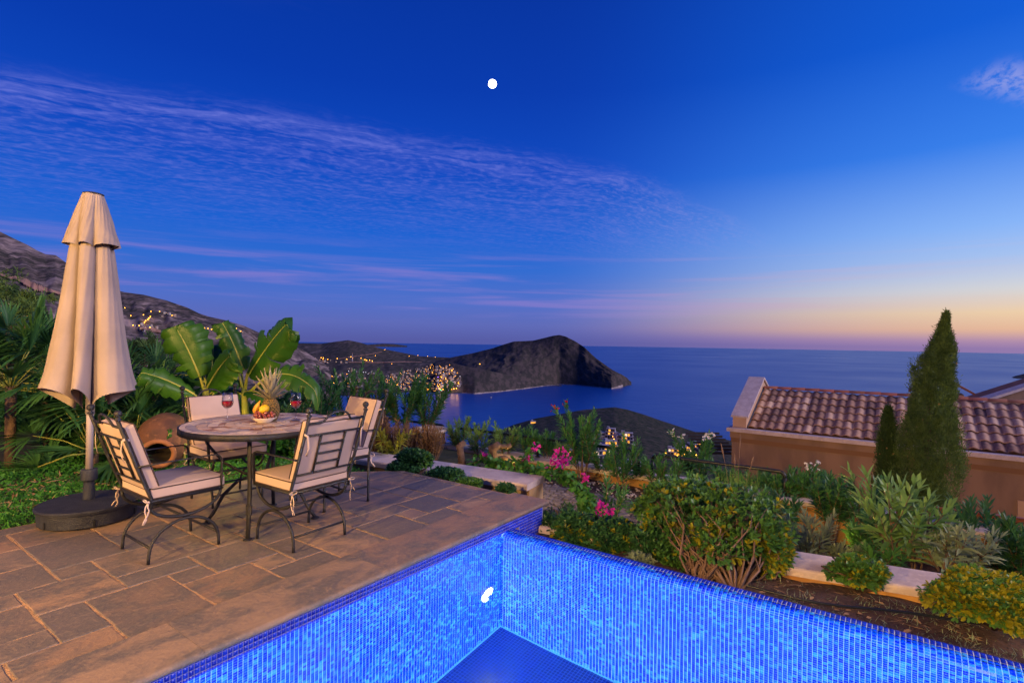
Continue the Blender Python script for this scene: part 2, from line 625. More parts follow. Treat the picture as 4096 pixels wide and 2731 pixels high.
def hillmat(name, green, rock, dry, sc_rock=0.006, sc_bush=0.09, rock_lo=0.52, rock_hi=0.6, zs=0.36):
    m_ = bpy.data.materials.new(name)
    m_.use_nodes = True
    t = NT(m_.node_tree)
    b = m_.node_tree.nodes['Principled BSDF']
    oc = t.n('ShaderNodeTexCoord').outputs['Object']      # gullies and scrub bands run down towards the bay
    co = t.comb(t.dot(oc, tuple(V_R0)), t.m('MULTIPLY', t.dot(oc, tuple(V_F)), zs), t.m('MULTIPLY', t.dot(oc, (0, 0, 1)), 0.7))
    bush = t.noise(co, sc_bush, 4.0, 0.7)
    big = t.noise(co, sc_rock, 6.0, 0.65)
    mid = t.noise(co, sc_rock * 6, 5.0, 0.65)
    ground = t.mix(t.sstep(mid, 0.4, 0.65), (*dry, 1), (*rock, 1))
    f = t.m('ADD', t.m('MULTIPLY', big, 0.55), t.m('MULTIPLY', mid, 0.45))
    cover = t.m('MULTIPLY', t.sstep(bush, 0.42, 0.56), t.sstep(f, rock_lo, rock_hi, 1.0, 0.45))
    base_ = t.mix(t.sstep(f, rock_lo - 0.06, rock_hi, 0.0, 1.0), (*dry, 1), ground)
    col = t.mix(cover, base_, (*green, 1))
    t.put(b.inputs['Base Color'], col)
    b.inputs['Roughness'].default_value = 0.95
    b.inputs['Specular IOR Level'].default_value = 0.1
    bp = t.n('ShaderNodeBump')
    bp.inputs['Strength'].default_value = 0.45
    bp.inputs['Distance'].default_value = 0.7
    t.put(bp.inputs['Height'], t.m('ADD', bush, t.m('MULTIPLY', mid, 2.0)))
    t.put(b.inputs['Normal'], bp.outputs[0])
    return m_


# sea: one flat sheet out to the horizon
seam = bpy.data.materials.new('sea_water')
seam.use_nodes = True
t = NT(seam.node_tree)
b = seam.node_tree.nodes['Principled BSDF']
co = t.n('ShaderNodeTexCoord').outputs['Object']
b.inputs['Base Color'].default_value = (0.006, 0.060, 0.300, 1)
big = t.noise(co, 0.0012, 4.0)
t.put(b.inputs['Roughness'], t.m('ADD', t.m('MULTIPLY', big, 0.18), 0.22))
b.inputs['IOR'].default_value = 1.33
b.inputs['Specular IOR Level'].default_value = 0.16
bp = t.n('ShaderNodeBump')
bp.inputs['Strength'].default_value = 0.55
bp.inputs['Distance'].default_value = 1.0
t.put(bp.inputs['Height'], t.m('ADD', t.noise(co, 0.12, 4.0), t.m('MULTIPLY', t.noise(co, 0.02, 3.0), 3.0)))
t.put(b.inputs['Normal'], bp.outputs[0])
mb = MB()
NS = 96
radii = [200, 900, 2500, 6000, 14000, 29000]
vs = [(0, 0, SEA_Z)]
for r in radii:
    vs += [(r * math.cos(2 * PI * i / NS), r * math.sin(2 * PI * i / NS), SEA_Z) for i in range(NS)]
fs = [(0, 1 + i, 1 + (i + 1) % NS) for i in range(NS)]
for k_ in range(len(radii) - 1):
    for i in range(NS):
        j = (i + 1) % NS
        fs.append((1 + k_ * NS + i, 1 + (k_ + 1) * NS + i, 1 + (k_ + 1) * NS + j, 1 + k_ * NS + j))
mb.add(vs, fs)
tag(mb.build('sea', seam), 'deep blue evening sea reaching to the horizon', None, None, 'structure')


def shore(pts):
    out = []
    for (x, y) in pts:
        p = P(x, y, SEA_Z - 1.5)
        out.append((x, y, p.dot(V_F)))
    return out


hm_mount = hillmat('mountain_ground', (0.048, 0.046, 0.034), (0.38, 0.29, 0.25), (0.13, 0.10, 0.085), 0.0026, 0.045, 0.47, 0.55)
hm_town = hillmat('scrub_ground', (0.050, 0.050, 0.036), (0.19, 0.15, 0.125), (0.095, 0.078, 0.065), 0.004, 0.045, 0.52, 0.60)
hm_head = hillmat('headland_ground', (0.044, 0.042, 0.038), (0.115, 0.092, 0.092), (0.082, 0.066, 0.062), 0.005, 0.06, 0.56, 0.70)
hm_near = hillmat('near_scrub', (0.020, 0.030, 0.014), (0.15, 0.12, 0.10), (0.065, 0.055, 0.04), 0.012, 0.16, 0.56, 0.66, 0.6)

mountain = hill('mountain', [(-420, 380, 2900), (0, 532, 2700), (30, 547, 2700), (62, 562, 2650), (85, 575, 2640), (105, 584, 2620), (128, 586, 2600), (152, 604, 2550), (200, 640, 2450), (260, 664, 2350), (285, 671, 2300), (330, 677, 2300),
                            (382, 690, 2300), (430, 706, 2300), (458, 720, 2300), (480, 727, 2300), (520, 736, 2350), (560, 748, 2400), (600, 766, 2500), (640, 782, 2600), (690, 800, 2650), (760, 845, 2500)],
                [(-420, 900, 900), (300, 905, 950), (500, 905, 1050), (640, 905, 1250), (760, 905, 1500)], 300, 130, hm_mount,
                'rocky mountain slope rising on the left with a scrub covered shoulder', 80, 420, 0.5, 0.92, 3, 0.06, floor_z=-200)
townland = hill('coastal_land', [(560, 800, 3600), (640, 786, 3550), (690, 788, 3500), (740, 789, 3450), (775, 784, 3400), (800, 781, 3400), (825, 786, 3350), (870, 799, 3300), (930, 811, 3250), (965, 818, 3150), (1030, 821, 3000), (1062, 826, 2700), (1075, 850, 2400)],
                shore([(560, 915), (800, 912), (870, 908), (960, 905), (1030, 904), (1060, 902), (1075, 902)]), 170, 90, hm_town,
                'low scrub land behind the lit town with a dark hilltop', 26, 330, 0.35, 1.0, 9, 0.12)
headland = hill('headland', [(1000, 829, 2750), (1040, 820, 2700), (1085, 811, 2650), (1130, 800, 2600), (1160, 790, 2560), (1180, 784, 2540), (1205, 783, 2520), (1225, 782, 2500), (1250, 776, 2480), (1270, 771, 2460), (1285, 769, 2450),
                             (1300, 773, 2430), (1320, 783, 2400), (1342, 797, 2370), (1368, 822, 2340), (1400, 845, 2280), (1425, 861, 2220), (1440, 870, 2150), (1450, 884, 2100)],
                shore([(1000, 904), (1060, 903), (1090, 904), (1150, 899), (1200, 893), (1250, 886), (1285, 883), (1330, 885), (1370, 890), (1405, 894), (1428, 891), (1440, 886), (1450, 885)]), 190, 90, hm_head,
                'dark steep headland with a humped peak jutting into the bay', 40, 300, 0.2, 0.85, 21, 0.05)
spur = hill('headland_spur', [(1000, 836, 2050), (1040, 834, 2030), (1060, 839, 2010), (1120, 850, 1990), (1180, 864, 1990), (1240, 877, 2000), (1275, 885, 2030), (1290, 887, 2040)],
            shore([(1000, 906), (1062, 903.5), (1090, 906), (1150, 900.5), (1200, 894.5), (1250, 887.5), (1275, 887), (1290, 888)]), 110, 50, hm_head,
            'lower scrub spur of the headland with a pale shoreline', 14, 160, 0.12, 0.8, 33, 0.1)
nearhill = hill('near_hill', [(1120, 1000, 800), (1180, 975, 850), (1230, 961, 880), (1290, 950, 900), (1340, 941, 910), (1385, 937, 915), (1412, 935, 915), (1440, 940, 910), (1480, 952, 900), (1520, 966, 890), (1560, 979, 880),
                             (1610, 996, 860), (1660, 1010, 840), (1720, 1030, 800), (1800, 1060, 760)],
                [(1120, 1220, 130), (1800, 1220, 130)], 190, 130, hm_near,
                'dark bushy hill below the garden with white villas on its flank', 10, 90, 0.35, 1.0, 41, 0.12)
farcape = hill('far_cape', [(2316, 869, 3300), (2335, 863, 3400), (2360, 856, 3400), (2450, 846, 3500), (2600, 850, 3600)],
               shore([(2316, 870), (2335, 870.5), (2360, 871), (2450, 873), (2600, 876)]), 40, 14, hm_head, 'low dark cape at the right edge of the sea', 12, 300, 0.2)
islet = hill('far_island', [(810, 795, 9500), (850, 791, 9500), (880, 789, 9500), (905, 790, 9500), (935, 794, 9500)],
             shore([(810, 796.5), (850, 796.7), (880, 796.8), (905, 797), (935, 797.2)]), 30, 8, hm_town, 'faint flat island on the horizon', 8, 500, 0.1)

# pale bare rock along the waterline and the lit quarry road cut on the mountain
shore_m = M('shore_rock', (0.34, 0.28, 0.26), (0.18, 0.15, 0.14), 0.05, 0.95)


def strip(name, pix, width, mat, hills, lift, label, rough=0.35):
    """a narrow band draped over a hillside along a line of photo pixels"""
    L = []
    for i in range(len(pix) - 1):
        n = max(2, int(math.hypot(pix[i + 1][0] - pix[i][0], pix[i + 1][1] - pix[i][1]) / 1.2))
        for j in range(n):
            s = j / n
            L.append((pix[i][0] + (pix[i + 1][0] - pix[i][0]) * s, pix[i][1] + (pix[i + 1][1] - pix[i][1]) * s, i + s))
    vs = []; fs = []
    rows = []
    for (x, y, s) in L:
        w = np.interp(s, range(len(width)), width) * random.uniform(1 - rough, 1 + rough)
        r_ = [on_hill(x, y + w * (k2 / 6 - 0.5), hills) for k2 in range(7)]
        if any(q is None for q in r_):
            continue
        rows.append(r_)
    for r in rows:
        for q in r:
            d = (Vector((0, 0, CAM_Z)) - q)
            vs.append(q + d.normalized() * lift + Vector((0, 0, lift * 0.25)))
    for i in range(len(rows) - 1):
        fs += [(7 * i + k2, 7 * i + k2 + 1, 7 * i + k2 + 8, 7 * i + k2 + 7) for k2 in range(6)]
    if len(fs) < 2:
        return None
    m2 = MB(); m2.add(vs, fs)
    o = m2.build(name, mat, None, True)
    tag(o, label, None, None, 'structure')
    return o


road_m = M('road_cut', (0.50, 0.27, 0.16), (0.32, 0.18, 0.11), 0.02, 0.95)
strip('road', [(-40, 625), (0, 632), (22, 640), (40, 641), (60, 650), (82, 662), (105, 667), (130, 674), (150, 679)], [4, 4, 5, 9, 16, 15, 9, 6, 4], road_m, [mountain], 16, 'bare orange road cut across the mountain above the parasol')
strip('road', [(318, 752), (340, 757), (360, 760), (376, 764)], [4, 9, 8, 4], road_m, [mountain], 8, 'bare earth bank round the hillside houses beside the parasol')
strip('road', [(770, 826), (800, 821), (850, 814), (878, 808)], [1.2, 1.2, 1.2, 1.0], road_m, [townland], 5, 'thin road climbing the hilltop behind the town')
strip('road', [(800, 832), (870, 833), (930, 831), (970, 832)], [1.6, 1.8, 1.6, 1.2], road_m, [townland], 5, 'level road crossing the scrub behind the town')
strip('shoreline', [(1062, 902.5), (1090, 904.5), (1150, 899.3), (1200, 893.2), (1250, 886.3), (1285, 883.5)], [1.6, 3.0, 2.2, 2.0, 1.6, 1.4], shore_m, [spur, headland], 4, 'pale rocky shoreline under the headland spur', 0.5)
strip('shoreline', [(1285, 883), (1330, 884.5), (1370, 889.3), (1405, 893), (1420, 890), (1432, 886)], [1.4, 1.6, 2.0, 3.4, 5, 6], shore_m, [headland], 4, 'pale rocky shoreline at the tip of the headland', 0.5)

# ------------------------------------------------------------------ the town: houses, street lamps
def nosamp(m_):
    try:
        m_.cycles.emission_sampling = 'NONE'
    except Exception:
        pass
    return m_


house_w = M('white_render', (0.36, 0.34, 0.36), (0.26, 0.25, 0.27), 0.2, 0.9, rnd=0.15)
house_c = M('cream_render', (0.36, 0.28, 0.22), (0.28, 0.22, 0.18), 0.2, 0.9, rnd=0.15)
roof_far = M('far_roof', (0.30, 0.17, 0.12), None, 1, 0.9)
dark_win = M('dark_window', (0.03, 0.04, 0.06), None, 1, 0.2)
glow_w = nosamp(emit('lit_window', (1.0, 0.42, 0.05), 1.5))
glow_white = nosamp(emit('lit_window_white', (1.0, 0.74, 0.46), 1.6))
globe_w = nosamp(emit('street_lamp_glow', (1.0, 0.38, 0.03), 11.0))
globe_c = nosamp(emit('cool_lamp_glow', (0.9, 0.86, 1.0), 5.0))
globe_g = nosamp(emit('green_lamp_glow', (0.1, 1.0, 0.3), 8.0))
globe_v = nosamp(emit('violet_lamp_glow', (0.35, 0.12, 1.0), 9.0))
metal_far = M('far_metal', (0.08, 0.08, 0.08), None, 1, 0.6)


def far_house_mesh(kind):
    r = random.Random(kind * 31 + 5)
    m2 = MB()
    w = r.uniform(8, 12); d = r.uniform(8, 11); st = r.choice([2, 2, 3])
    h = st * 3.1
    m2.box(-w / 2, w / 2, -d / 2, d / 2, -6, h, 0)
    m2.box(-w / 2 + r.uniform(1, 3), w / 2 - 0.5, -d / 2 + r.uniform(2, 4), d / 2 - 0.3, h, h + r.uniform(1.8, 3.0), 0)
    m2.box(-w / 2 - 0.4, w / 2 + 0.4, -d / 2 - 1.3, -d / 2, 2.8, 3.3, 0)
    if kind % 3 == 0:
        m2.add([(-w / 2 - .5, -d / 2 - .5, h + 0.05), (w / 2 + .5, -d / 2 - .5, h + 0.05), (w / 2 + .5, d / 2 + .5, h + 0.05), (-w / 2 - .5, d / 2 + .5, h + 0.05), (-w / 5, 0, h + 2.4), (w / 5, 0, h + 2.4)],
               [(0, 1, 5, 4), (1, 2, 5), (2, 3, 4, 5), (3, 0, 4)], 1)
    for sgn, ax in ((-1, 'y'), (1, 'x'), (-1, 'x'), (1, 'y')):
        n = 3
        for s in range(st):
            for i in range(n):
                u = (-0.5 + (i + 0.5) / n)
                lit = r.random()
                mi = 3 if lit < 0.20 else (4 if lit < 0.27 else 2)
                z0 = s * 3.1 + 0.7; z1 = z0 + 1.7
                e = 0.06
                if ax == 'y':
                    x = u * w; y = sgn * (d / 2 + e)
                    q = [(x - .7, y, z0), (x + .7, y, z0), (x + .7, y, z1), (x - .7, y, z1)]
                else:
                    y = u * d; x = sgn * (w / 2 + e)
                    q = [(x, y - .7, z0), (x, y + .7, z0), (x, y + .7, z1), (x, y - .7, z1)]
                m2.add(q, [(0, 1, 2, 3)], mi)
    me = m2.mesh('town_house')
    for x in ((house_c if kind % 4 == 1 else house_w), roof_far, dark_win, glow_w, glow_white):
        me.materials.append(x)
    return me


HM = [far_house_mesh(i) for i in range(9)]


def street_lamp_mesh(gm, r=0.9, h=7.0):
    m2 = MB()
    m2.tube([(0, 0, -1), (0, 0, h)], [0.14, 0.10], 5, 0)
    m2.tube([(0, 0, h), (0.9, 0, h + 0.3)], 0.09, 5, 0)
    m2.ball((1.0, 0, h + 0.1), r, 8, 5, 1)
    me = m2.mesh('street_lamp')
    me.materials.append(metal_far); me.materials.append(gm)
    return me


LM = {'w': street_lamp_mesh(globe_w, 1.5), 'c': street_lamp_mesh(globe_c, 1.1), 'g': street_lamp_mesh(globe_g, 1.3), 'v': street_lamp_mesh(globe_v, 1.3)}


def inpoly(x, y, poly):
    c = False
    j = len(poly) - 1
    for i in range(len(poly)):
        if (poly[i][1] > y) != (poly[j][1] > y) and x < (poly[j][0] - poly[i][0]) * (y - poly[i][1]) / (poly[j][1] - poly[i][1] + 1e-9) + poly[i][0]:
            c = not c
        j = i
    return c


def scatter_px(poly, n, dmin):
    xs = [p[0] for p in poly]; ys = [p[1] for p in poly]
    out = []
    tries = 0
    while len(out) < n and tries < n * 80:
        tries += 1
        x = random.uniform(min(xs), max(xs)); y = random.uniform(min(ys), max(ys))
        if inpoly(x, y, poly) and all(abs(x - a) + abs(y - b_) * 1.6 > dmin for a, b_ in out):
            out.append((x, y))
    return out


TOWN_LIGHTS = []


def put_houses(poly, n, dmin, label, group, scl=1.0, hills=None):
    for (x, y) in scatter_px(poly, n, dmin):
        p = on_hill(x, y, hills)
        if p is None or p.z < SEA_Z + 1.0:
            continue
        o = link('town_house', random.choice(HM), None, None, p)
        o.rotation_euler = (0, 0, HEAD - PI / 2 + random.uniform(-0.7, 0.7))
        s = scl * random.uniform(0.62, 1.0)
        o.scale = (s, s, s)
        tag(o, label(x, y) if callable(label) else label, 'house', group)


def put_lamps(pts, kind, label, group, hills=None, scl=1.0, power=0.0, jig=0.0):
    for i, (x, y) in enumerate(pts):
        p = on_hill(x + random.uniform(-jig, jig), y + random.uniform(-jig, jig) * 0.4, hills)
        if p is None:
            continue
        o = link('street_lamp', LM[kind], None, None, p)
        o.scale = (scl,) * 3
        o.rotation_euler = (0, 0, random.uniform(0, 6))
        tag(o, label(x, y) if callable(label) else label, 'street lamp', group)
        if power > 0:
            lamp('lamp_light', (1.0, -2.5, 8.5), power, (1.0, 0.47, 0.10), 0.8, o)


def town_zone(x, y):
    if y > 889: return 'on the waterfront of the town'
    v = 'upper' if y < 858 else ('middle' if y < 875 else 'lower')
    u = 'west end' if x < 925 else ('heart' if x < 990 else ('east part' if x < 1030 else 'far east end'))
    return 'in the %s rows at the %s of the town' % (v, u)


def conifer_zone(x, y):
    return ('high' if y < 735 else 'low') + ' among the lights ' + ('at the left edge behind the conifer' if x < 50 else 'between the conifer and the parasol')


def village_zone(x, y):
    return 'in the upper village row ' + ('beside the banana leaf' if x < 690 else ('in its middle' if x < 750 else 'near the minaret'))


TP = [(866, 872), (900, 862), (933, 851), (960, 846), (984, 840), (1015, 842), (1036, 838), (1048, 850), (1058, 867), (1057, 893), (1030, 899), (1004, 900), (945, 897), (898, 893), (872, 885)]
put_houses(TP, 150, 5.2, lambda x, y: 'small white house ' + town_zone(x, y), 'houses of the lit town by the bay', 1.0, [townland, spur])
UP = [(640, 820), (700, 822), (770, 824), (800, 827), (800, 834), (740, 834), (640, 833)]
put_houses(UP, 34, 6.0, lambda x, y: 'small pale house ' + village_zone(x, y), 'houses of the upper village', 1.0, [townland])
MP = [(756, 860), (800, 857), (856, 874), (858, 894), (800, 894), (740, 884)]
put_houses(MP, 34, 6.5, lambda x, y: 'small white house west of the town ' + ('on the upper slope' if y < 868 else ('near the shore' if y > 882 else 'half way down')) + (' behind the far chair' if x < 805 else ' beside the town'), 'houses west of the town', 1.0, [townland])
put_houses([(798, 847), (860, 855), (860, 860), (798, 853)], 8, 7, 'white house in the short row on the scrub above the town', 'houses in the row above the town', 0.9, [townland])
put_houses([(308, 745), (352, 748), (372, 760), (330, 764), (308, 752)], 12, 6, 'pale hillside house on the bare bank beside the parasol', 'houses on the bare hillside bank', 0.9, [mountain])
put_houses([(365, 718), (410, 722), (410, 730), (365, 728)], 4, 10, 'lone pale house high on the hill beside the parasol', 'lone hillside houses', 1.0, [mountain])
put_houses([(0, 700), (100, 705), (120, 745), (60, 765), (0, 765)], 40, 8, lambda x, y: 'small house ' + conifer_zone(x, y), 'houses behind the dark conifer', 0.85, [mountain])
put_houses([(540, 757), (560, 760), (556, 766), (540, 764)], 3, 6, 'small house high on the slope behind the banana leaves', 'houses behind the banana leaves', 0.9, [mountain])

put_lamps(scatter_px(TP, 120, 4), 'w', lambda x, y: 'amber street lamp ' + town_zone(x, y), 'amber lamps of the town by the bay', [townland, spur], 0.45, 0.0)
put_lamps(scatter_px(TP, 12, 12), 'w', lambda x, y: 'amber street lamp ' + town_zone(x, y), 'amber lamps of the town by the bay', [townland, spur], 0.8, 5000.0)
put_lamps(scatter_px(TP, 22, 9), 'c', lambda x, y: 'cool white street lamp ' + town_zone(x, y), 'white lamps of the town by the bay', [townland, spur], 0.6)
put_lamps([(644, 823), (660, 825), (676, 830), (681, 826), (684, 822), (690, 829), (737, 824), (742, 825), (752, 828), (775, 826), (795, 828), (806, 822), (810, 826), (830, 826), (838, 829), (842, 831), (850, 830), (856, 832), (665, 842)], 'w',
          lambda x, y: 'amber street lamp ' + village_zone(x, y), 'amber lamps of the upper village', [townland], 1.0, 0.0, 1.5)
put_lamps([(681, 828), (742, 828), (840, 829)], 'w', lambda x, y: 'amber street lamp ' + village_zone(x, y), 'amber lamps of the upper village', [townland], 1.0, 9000.0)
put_lamps([(884, 805), (900, 838), (862, 819), (940, 820), (960, 818), (982, 820), (1000, 822), (992, 840)], 'w', 'amber lamp alone on the dark scrub behind the town', 'lone amber lamps behind the town', [townland, spur, headland], 0.8)
put_lamps([(1102, 839)], 'w', 'amber lamp alone on the slope of the headland', 'lone lamp on the headland', [spur, headland], 0.9)
put_lamps([(1010, 897), (1018, 898), (1024, 897), (1036, 898), (1042, 897), (1048, 896)], 'w', 'amber lamp on the waterfront of the town', 'amber waterfront lamps', [townland, spur], 0.9, 4000.0)
put_lamps([(1012, 899), (1020, 899)], 'g', 'green lamp on the waterfront of the town', 'green waterfront lamps', [townland, spur], 0.8)
put_lamps([(1030, 900), (1006, 869)], 'v', 'violet lamp in the town by the bay', 'violet lamps of the town', [townland, spur], 0.8)
put_lamps([(331, 745), (335, 741), (339, 738), (342, 735), (346, 731)], 'w', 'amber street lamp in the steep line up the hillside', 'lamps up the steep hillside road', [mountain], 0.9, 6000.0)
put_lamps([(287, 711), (301, 729), (346, 719), (366, 719), (330, 727), (305, 751), (320, 752), (345, 756), (470, 757), (478, 758), (486, 760), (494, 761), (543, 757), (553, 764), (395, 728)], 'w',
          'amber street lamp scattered over the dark hillside', 'lamps over the dark hillside', [mountain], 0.85)
put_lamps(scatter_px([(0, 700), (100, 705), (120, 745), (60, 765), (0, 765)], 26, 7), 'w', lambda x, y: 'amber lamp ' + conifer_zone(x, y), 'amber lamps behind the dark conifer', [mountain], 0.85, 0.0)
put_lamps(scatter_px([(0, 700), (110, 715), (120, 745), (60, 765), (0, 765)], 12, 9), 'c', lambda x, y: 'white lamp ' + conifer_zone(x, y), 'white lamps behind the dark conifer', [mountain], 0.8)
put_lamps(scatter_px(MP, 16, 8), 'w', 'amber street lamp west of the town', 'amber lamps west of the town', [townland], 0.7)
put_lamps(scatter_px([(796, 851), (860, 858), (860, 863), (796, 855)], 7, 6), 'c', 'white lamp along the road above the town', 'white lamps above the town', [townland], 0.7)

# minaret of the upper village
p = on_hill(809, 829, [townland])
if p is not None:
    mn = empty('minaret', p, 0, 'thin white minaret standing in the upper village', 'minaret')
    MB().lathe([(3.2, -3), (3.2, 6), (2.2, 8), (2.0, 26)], 10).build('shaft', house_w, mn)
    MB().lathe([(2.0, 26), (3.4, 27), (3.4, 28.4), (1.8, 28.6), (1.7, 34)], 10).build('balcony', house_w, mn)
    MB().lathe([(2.0, 34), (0.05, 43)], 10).build('spire', roof_far, mn)

# ------------------------------------------------------------------ white villas on the near hill
villa_w = M('villa_white', (0.40, 0.37, 0.40), (0.31, 0.29, 0.31), 0.3, 0.85)
villa_terr = M('villa_terrace', (0.42, 0.33, 0.30), None, 1, 0.9)


def villa(px, py, rz, w, d, st, lit, label, s=1.0):
    p = on_hill(px, py, [nearhill])
    if p is None:
        return
    r = random.Random(int(px * 7 + py))
    e = empty('villa', p, HEAD - PI / 2 + rz, label, 'house', 'villas on the near hill')
    e.scale = (s, s, s)
    m2 = MB()
    for i in range(st):
        off = i * 1.6
        m2.box(-w / 2 + off * 0.4, w / 2 - off * 0.2, -d / 2 + off, d / 2, (i * 3.1 if i else -6), (i + 1) * 3.1)
    m2.build('wall', villa_w, e)
    for i in range(st):
        off = i * 1.6
        z = (i + 1) * 3.1
        MB().box(-w / 2 + off * 0.4 - 0.4, w / 2 - off * 0.2 + 0.4, -d / 2 + off - 1.1, d / 2 + 0.3, z + 0.004, z + 0.28).build('roof_slab', villa_w, e)
        n = 4
        for j in range(n):
            x = -w / 2 + off * 0.4 + (j + 0.5) * (w - off * 0.6) / n
            y = -d / 2 + off - 0.05
            zz = i * 3.1 + 0.35
            gl = glow_w if r.random() < lit else (glow_white if r.random() < lit * 0.5 else dark_win)
            MB().box(x - 0.95, x + 0.95, y - 0.06, y, zz, zz + 2.1).build('window', gl, e)
        for sx in (-1, 1):
            MB().box(sx * (w / 2 - 0.2 - off * 0.3) - 0.12, sx * (w / 2 - 0.2 - off * 0.3) + 0.12, -d / 2 + off - 1.0, -d / 2 + off - 0.75, i * 3.1 + 0.01, (i + 1) * 3.1).build('post', villa_w, e)
    MB().box(-w / 2 - 2, w / 2 + 2, -d / 2 - 5.5, -d / 2 - 0.01, -6, -0.4).build('terrace', villa_terr, e)
    MB().box(-w / 2 + r.uniform(0, 2), -w / 2 + 4, -1.2, 2.2, st * 3.1 + 0.29, st * 3.1 + 2.2).build('roof_hut', villa_w, e)
    return e


villa(1381, 1006, 0.5, 10, 9, 2, 0.1, 'white villa uppermost left in the cluster on the near hill')
villa(1402, 1004, -0.3, 11, 9, 3, 0.15, 'three storey white villa at the top of the cluster on the near hill')
villa(1423, 1012, 0.3, 11, 9, 2, 0.15, 'white villa in the middle of the cluster beside an amber lamp')
villa(1440, 1016, -0.2, 12, 9, 3, 0.35, 'white villa at the right end of the cluster with a lit corner')
villa(1400, 1028, 0.2, 12, 9, 2, 0.5, 'lower white villa with amber lit front in the cluster')
villa(1385, 1040, 0.1, 11, 9, 2, 0.4, 'white villa half hidden behind the red flowering oleander')
villa(1372, 1052, 0.2, 12, 9, 3, 0.3, 'lowest white villa of the cluster behind the oleander leaves')
villa(1310, 1041, 0.1, 11, 8, 1, 0.5, 'low white house behind the oleanders left of the villas')
villa(1224, 972, 0.1, 8, 6, 1, 0.9, 'small lit house alone at the left foot of the near hill')
villa(1455, 1072, 0.3, 12, 8, 1, 0.3, 'low white house below the villas behind the black railing')
for i, (x, y) in enumerate([(1548, 1043), (1562, 1039), (1576, 1035), (1590, 1031), (1604, 1027)]):
    villa(x, y, -0.35, 13, 9, 2, 0.75, ['leftmost', 'second', 'middle', 'fourth', 'rightmost'][i] + ' block of the amber lit terraced hotel on the near hill', 0.9)
put_lamps([(1408, 1008), (1410, 1014), (1440, 1003), (1368, 1010), (1352, 1026), (1530, 1046), (1556, 1051), (1566, 1052), (1572, 1048), (1580, 1054), (1590, 1046), (1600, 1050), (1612, 1046), (1584, 1060), (1568, 1060), (1618, 1038)], 'w',
          'amber garden lamp round the villas on the near hill', 'amber lamps on the near hill', [nearhill], 0.34, 1200.0)

# small boat on the bay, moon
p = P(1128, 914.5, SEA_Z)
bt = empty('boat', p + Vector((0, 0, 0)), 0.6, 'small white boat with a light anchored in the bay', 'boat')
m2 = MB()
prof = [(-5, 1.2), (-2, 1.7), (2, 1.5), (5, 0.1)]
vs = []
for (x, w) in prof:
    vs += [(x, -w, 1.3), (x, -w * 0.7, -0.3), (x, w * 0.7, -0.3), (x, w, 1.3)]
fs = [(0, 1, 2, 3)]
for i in range(3):
    for j in range(3):
        fs.append((i * 4 + j, (i + 1) * 4 + j, (i + 1) * 4 + j + 1, i * 4 + j + 1))
    fs.append((i * 4 + 3, (i + 1) * 4 + 3, (i + 1) * 4, i * 4))
m2.add(vs, fs)
m2.build('hull', house_w, bt)
MB().box(-3, 0.5, -1.1, 1.1, 1.31, 3.0, 0, 0.2).build('cabin', house_w, bt)
MB().ball((0, 0, 3.8), 0.6, 8, 5).build('deck_light', glow_white, bt)
moon = MB().ball((0, 0, 0), 1.0, 32, 16).build('moon', nosamp(emit('moonlight', (1.0, 0.97, 0.92), 14.0)), None, True)
moon.location = PD(1131, 193, 40000)
moon.scale = (300, 300, 300)
tag(moon, 'bright white moon high in the blue sky', 'moon')

# ================================================================== near setting: ground, terrace, pool, garden walls, path
soil_m = M('soil', (0.060, 0.036, 0.030), (0.105, 0.062, 0.050), 11, 0.95, 0.9, 40, c3=(0.030, 0.021, 0.018))
lawn_m = M('lawn_earth', (0.045, 0.050, 0.020), (0.03, 0.035, 0.015), 6, 0.95, 0.6, 30)
slope_m = M('slope_earth', (0.10, 0.085, 0.055), (0.05, 0.055, 0.03), 0.6, 0.95, 0.6, 4)


def gz(x, y):
    """lower hillside, well under the garden, falling away from the house towards the sea"""
    f = x * V_F.x + y * V_F.y
    r = math.hypot(x, y)
    if f <= 0:
        return -2.6
    return -2.6 - 0.30 * max(0.0, f - 10.5) - 0.02 * max(0, r - 40)


NA = 72
rad = [0.5, 2, 4, 6, 8, 10, 12, 15, 20, 28, 40, 60, 90, 130, 190, 260]
vs = []
for r in rad:
    for i in range(NA):
        a = 2 * PI * i / NA
        x, y = r * math.cos(a), r * math.sin(a)
        vs.append((x, y, gz(x, y) + (random.uniform(-0.02, 0.02) * r if r > 12 else 0)))
fs = [tuple(range(NA))]
for k_ in range(len(rad) - 1):
    for i in range(NA):
        j = (i + 1) % NA
        fs.append((k_ * NA + i, (k_ + 1) * NA + i, (k_ + 1) * NA + j, k_ * NA + j))
m2 = MB(); m2.add(vs, fs)
tag(m2.build('ground', slope_m, None, True), 'sloping ground falling away below the garden', None, None, 'structure')


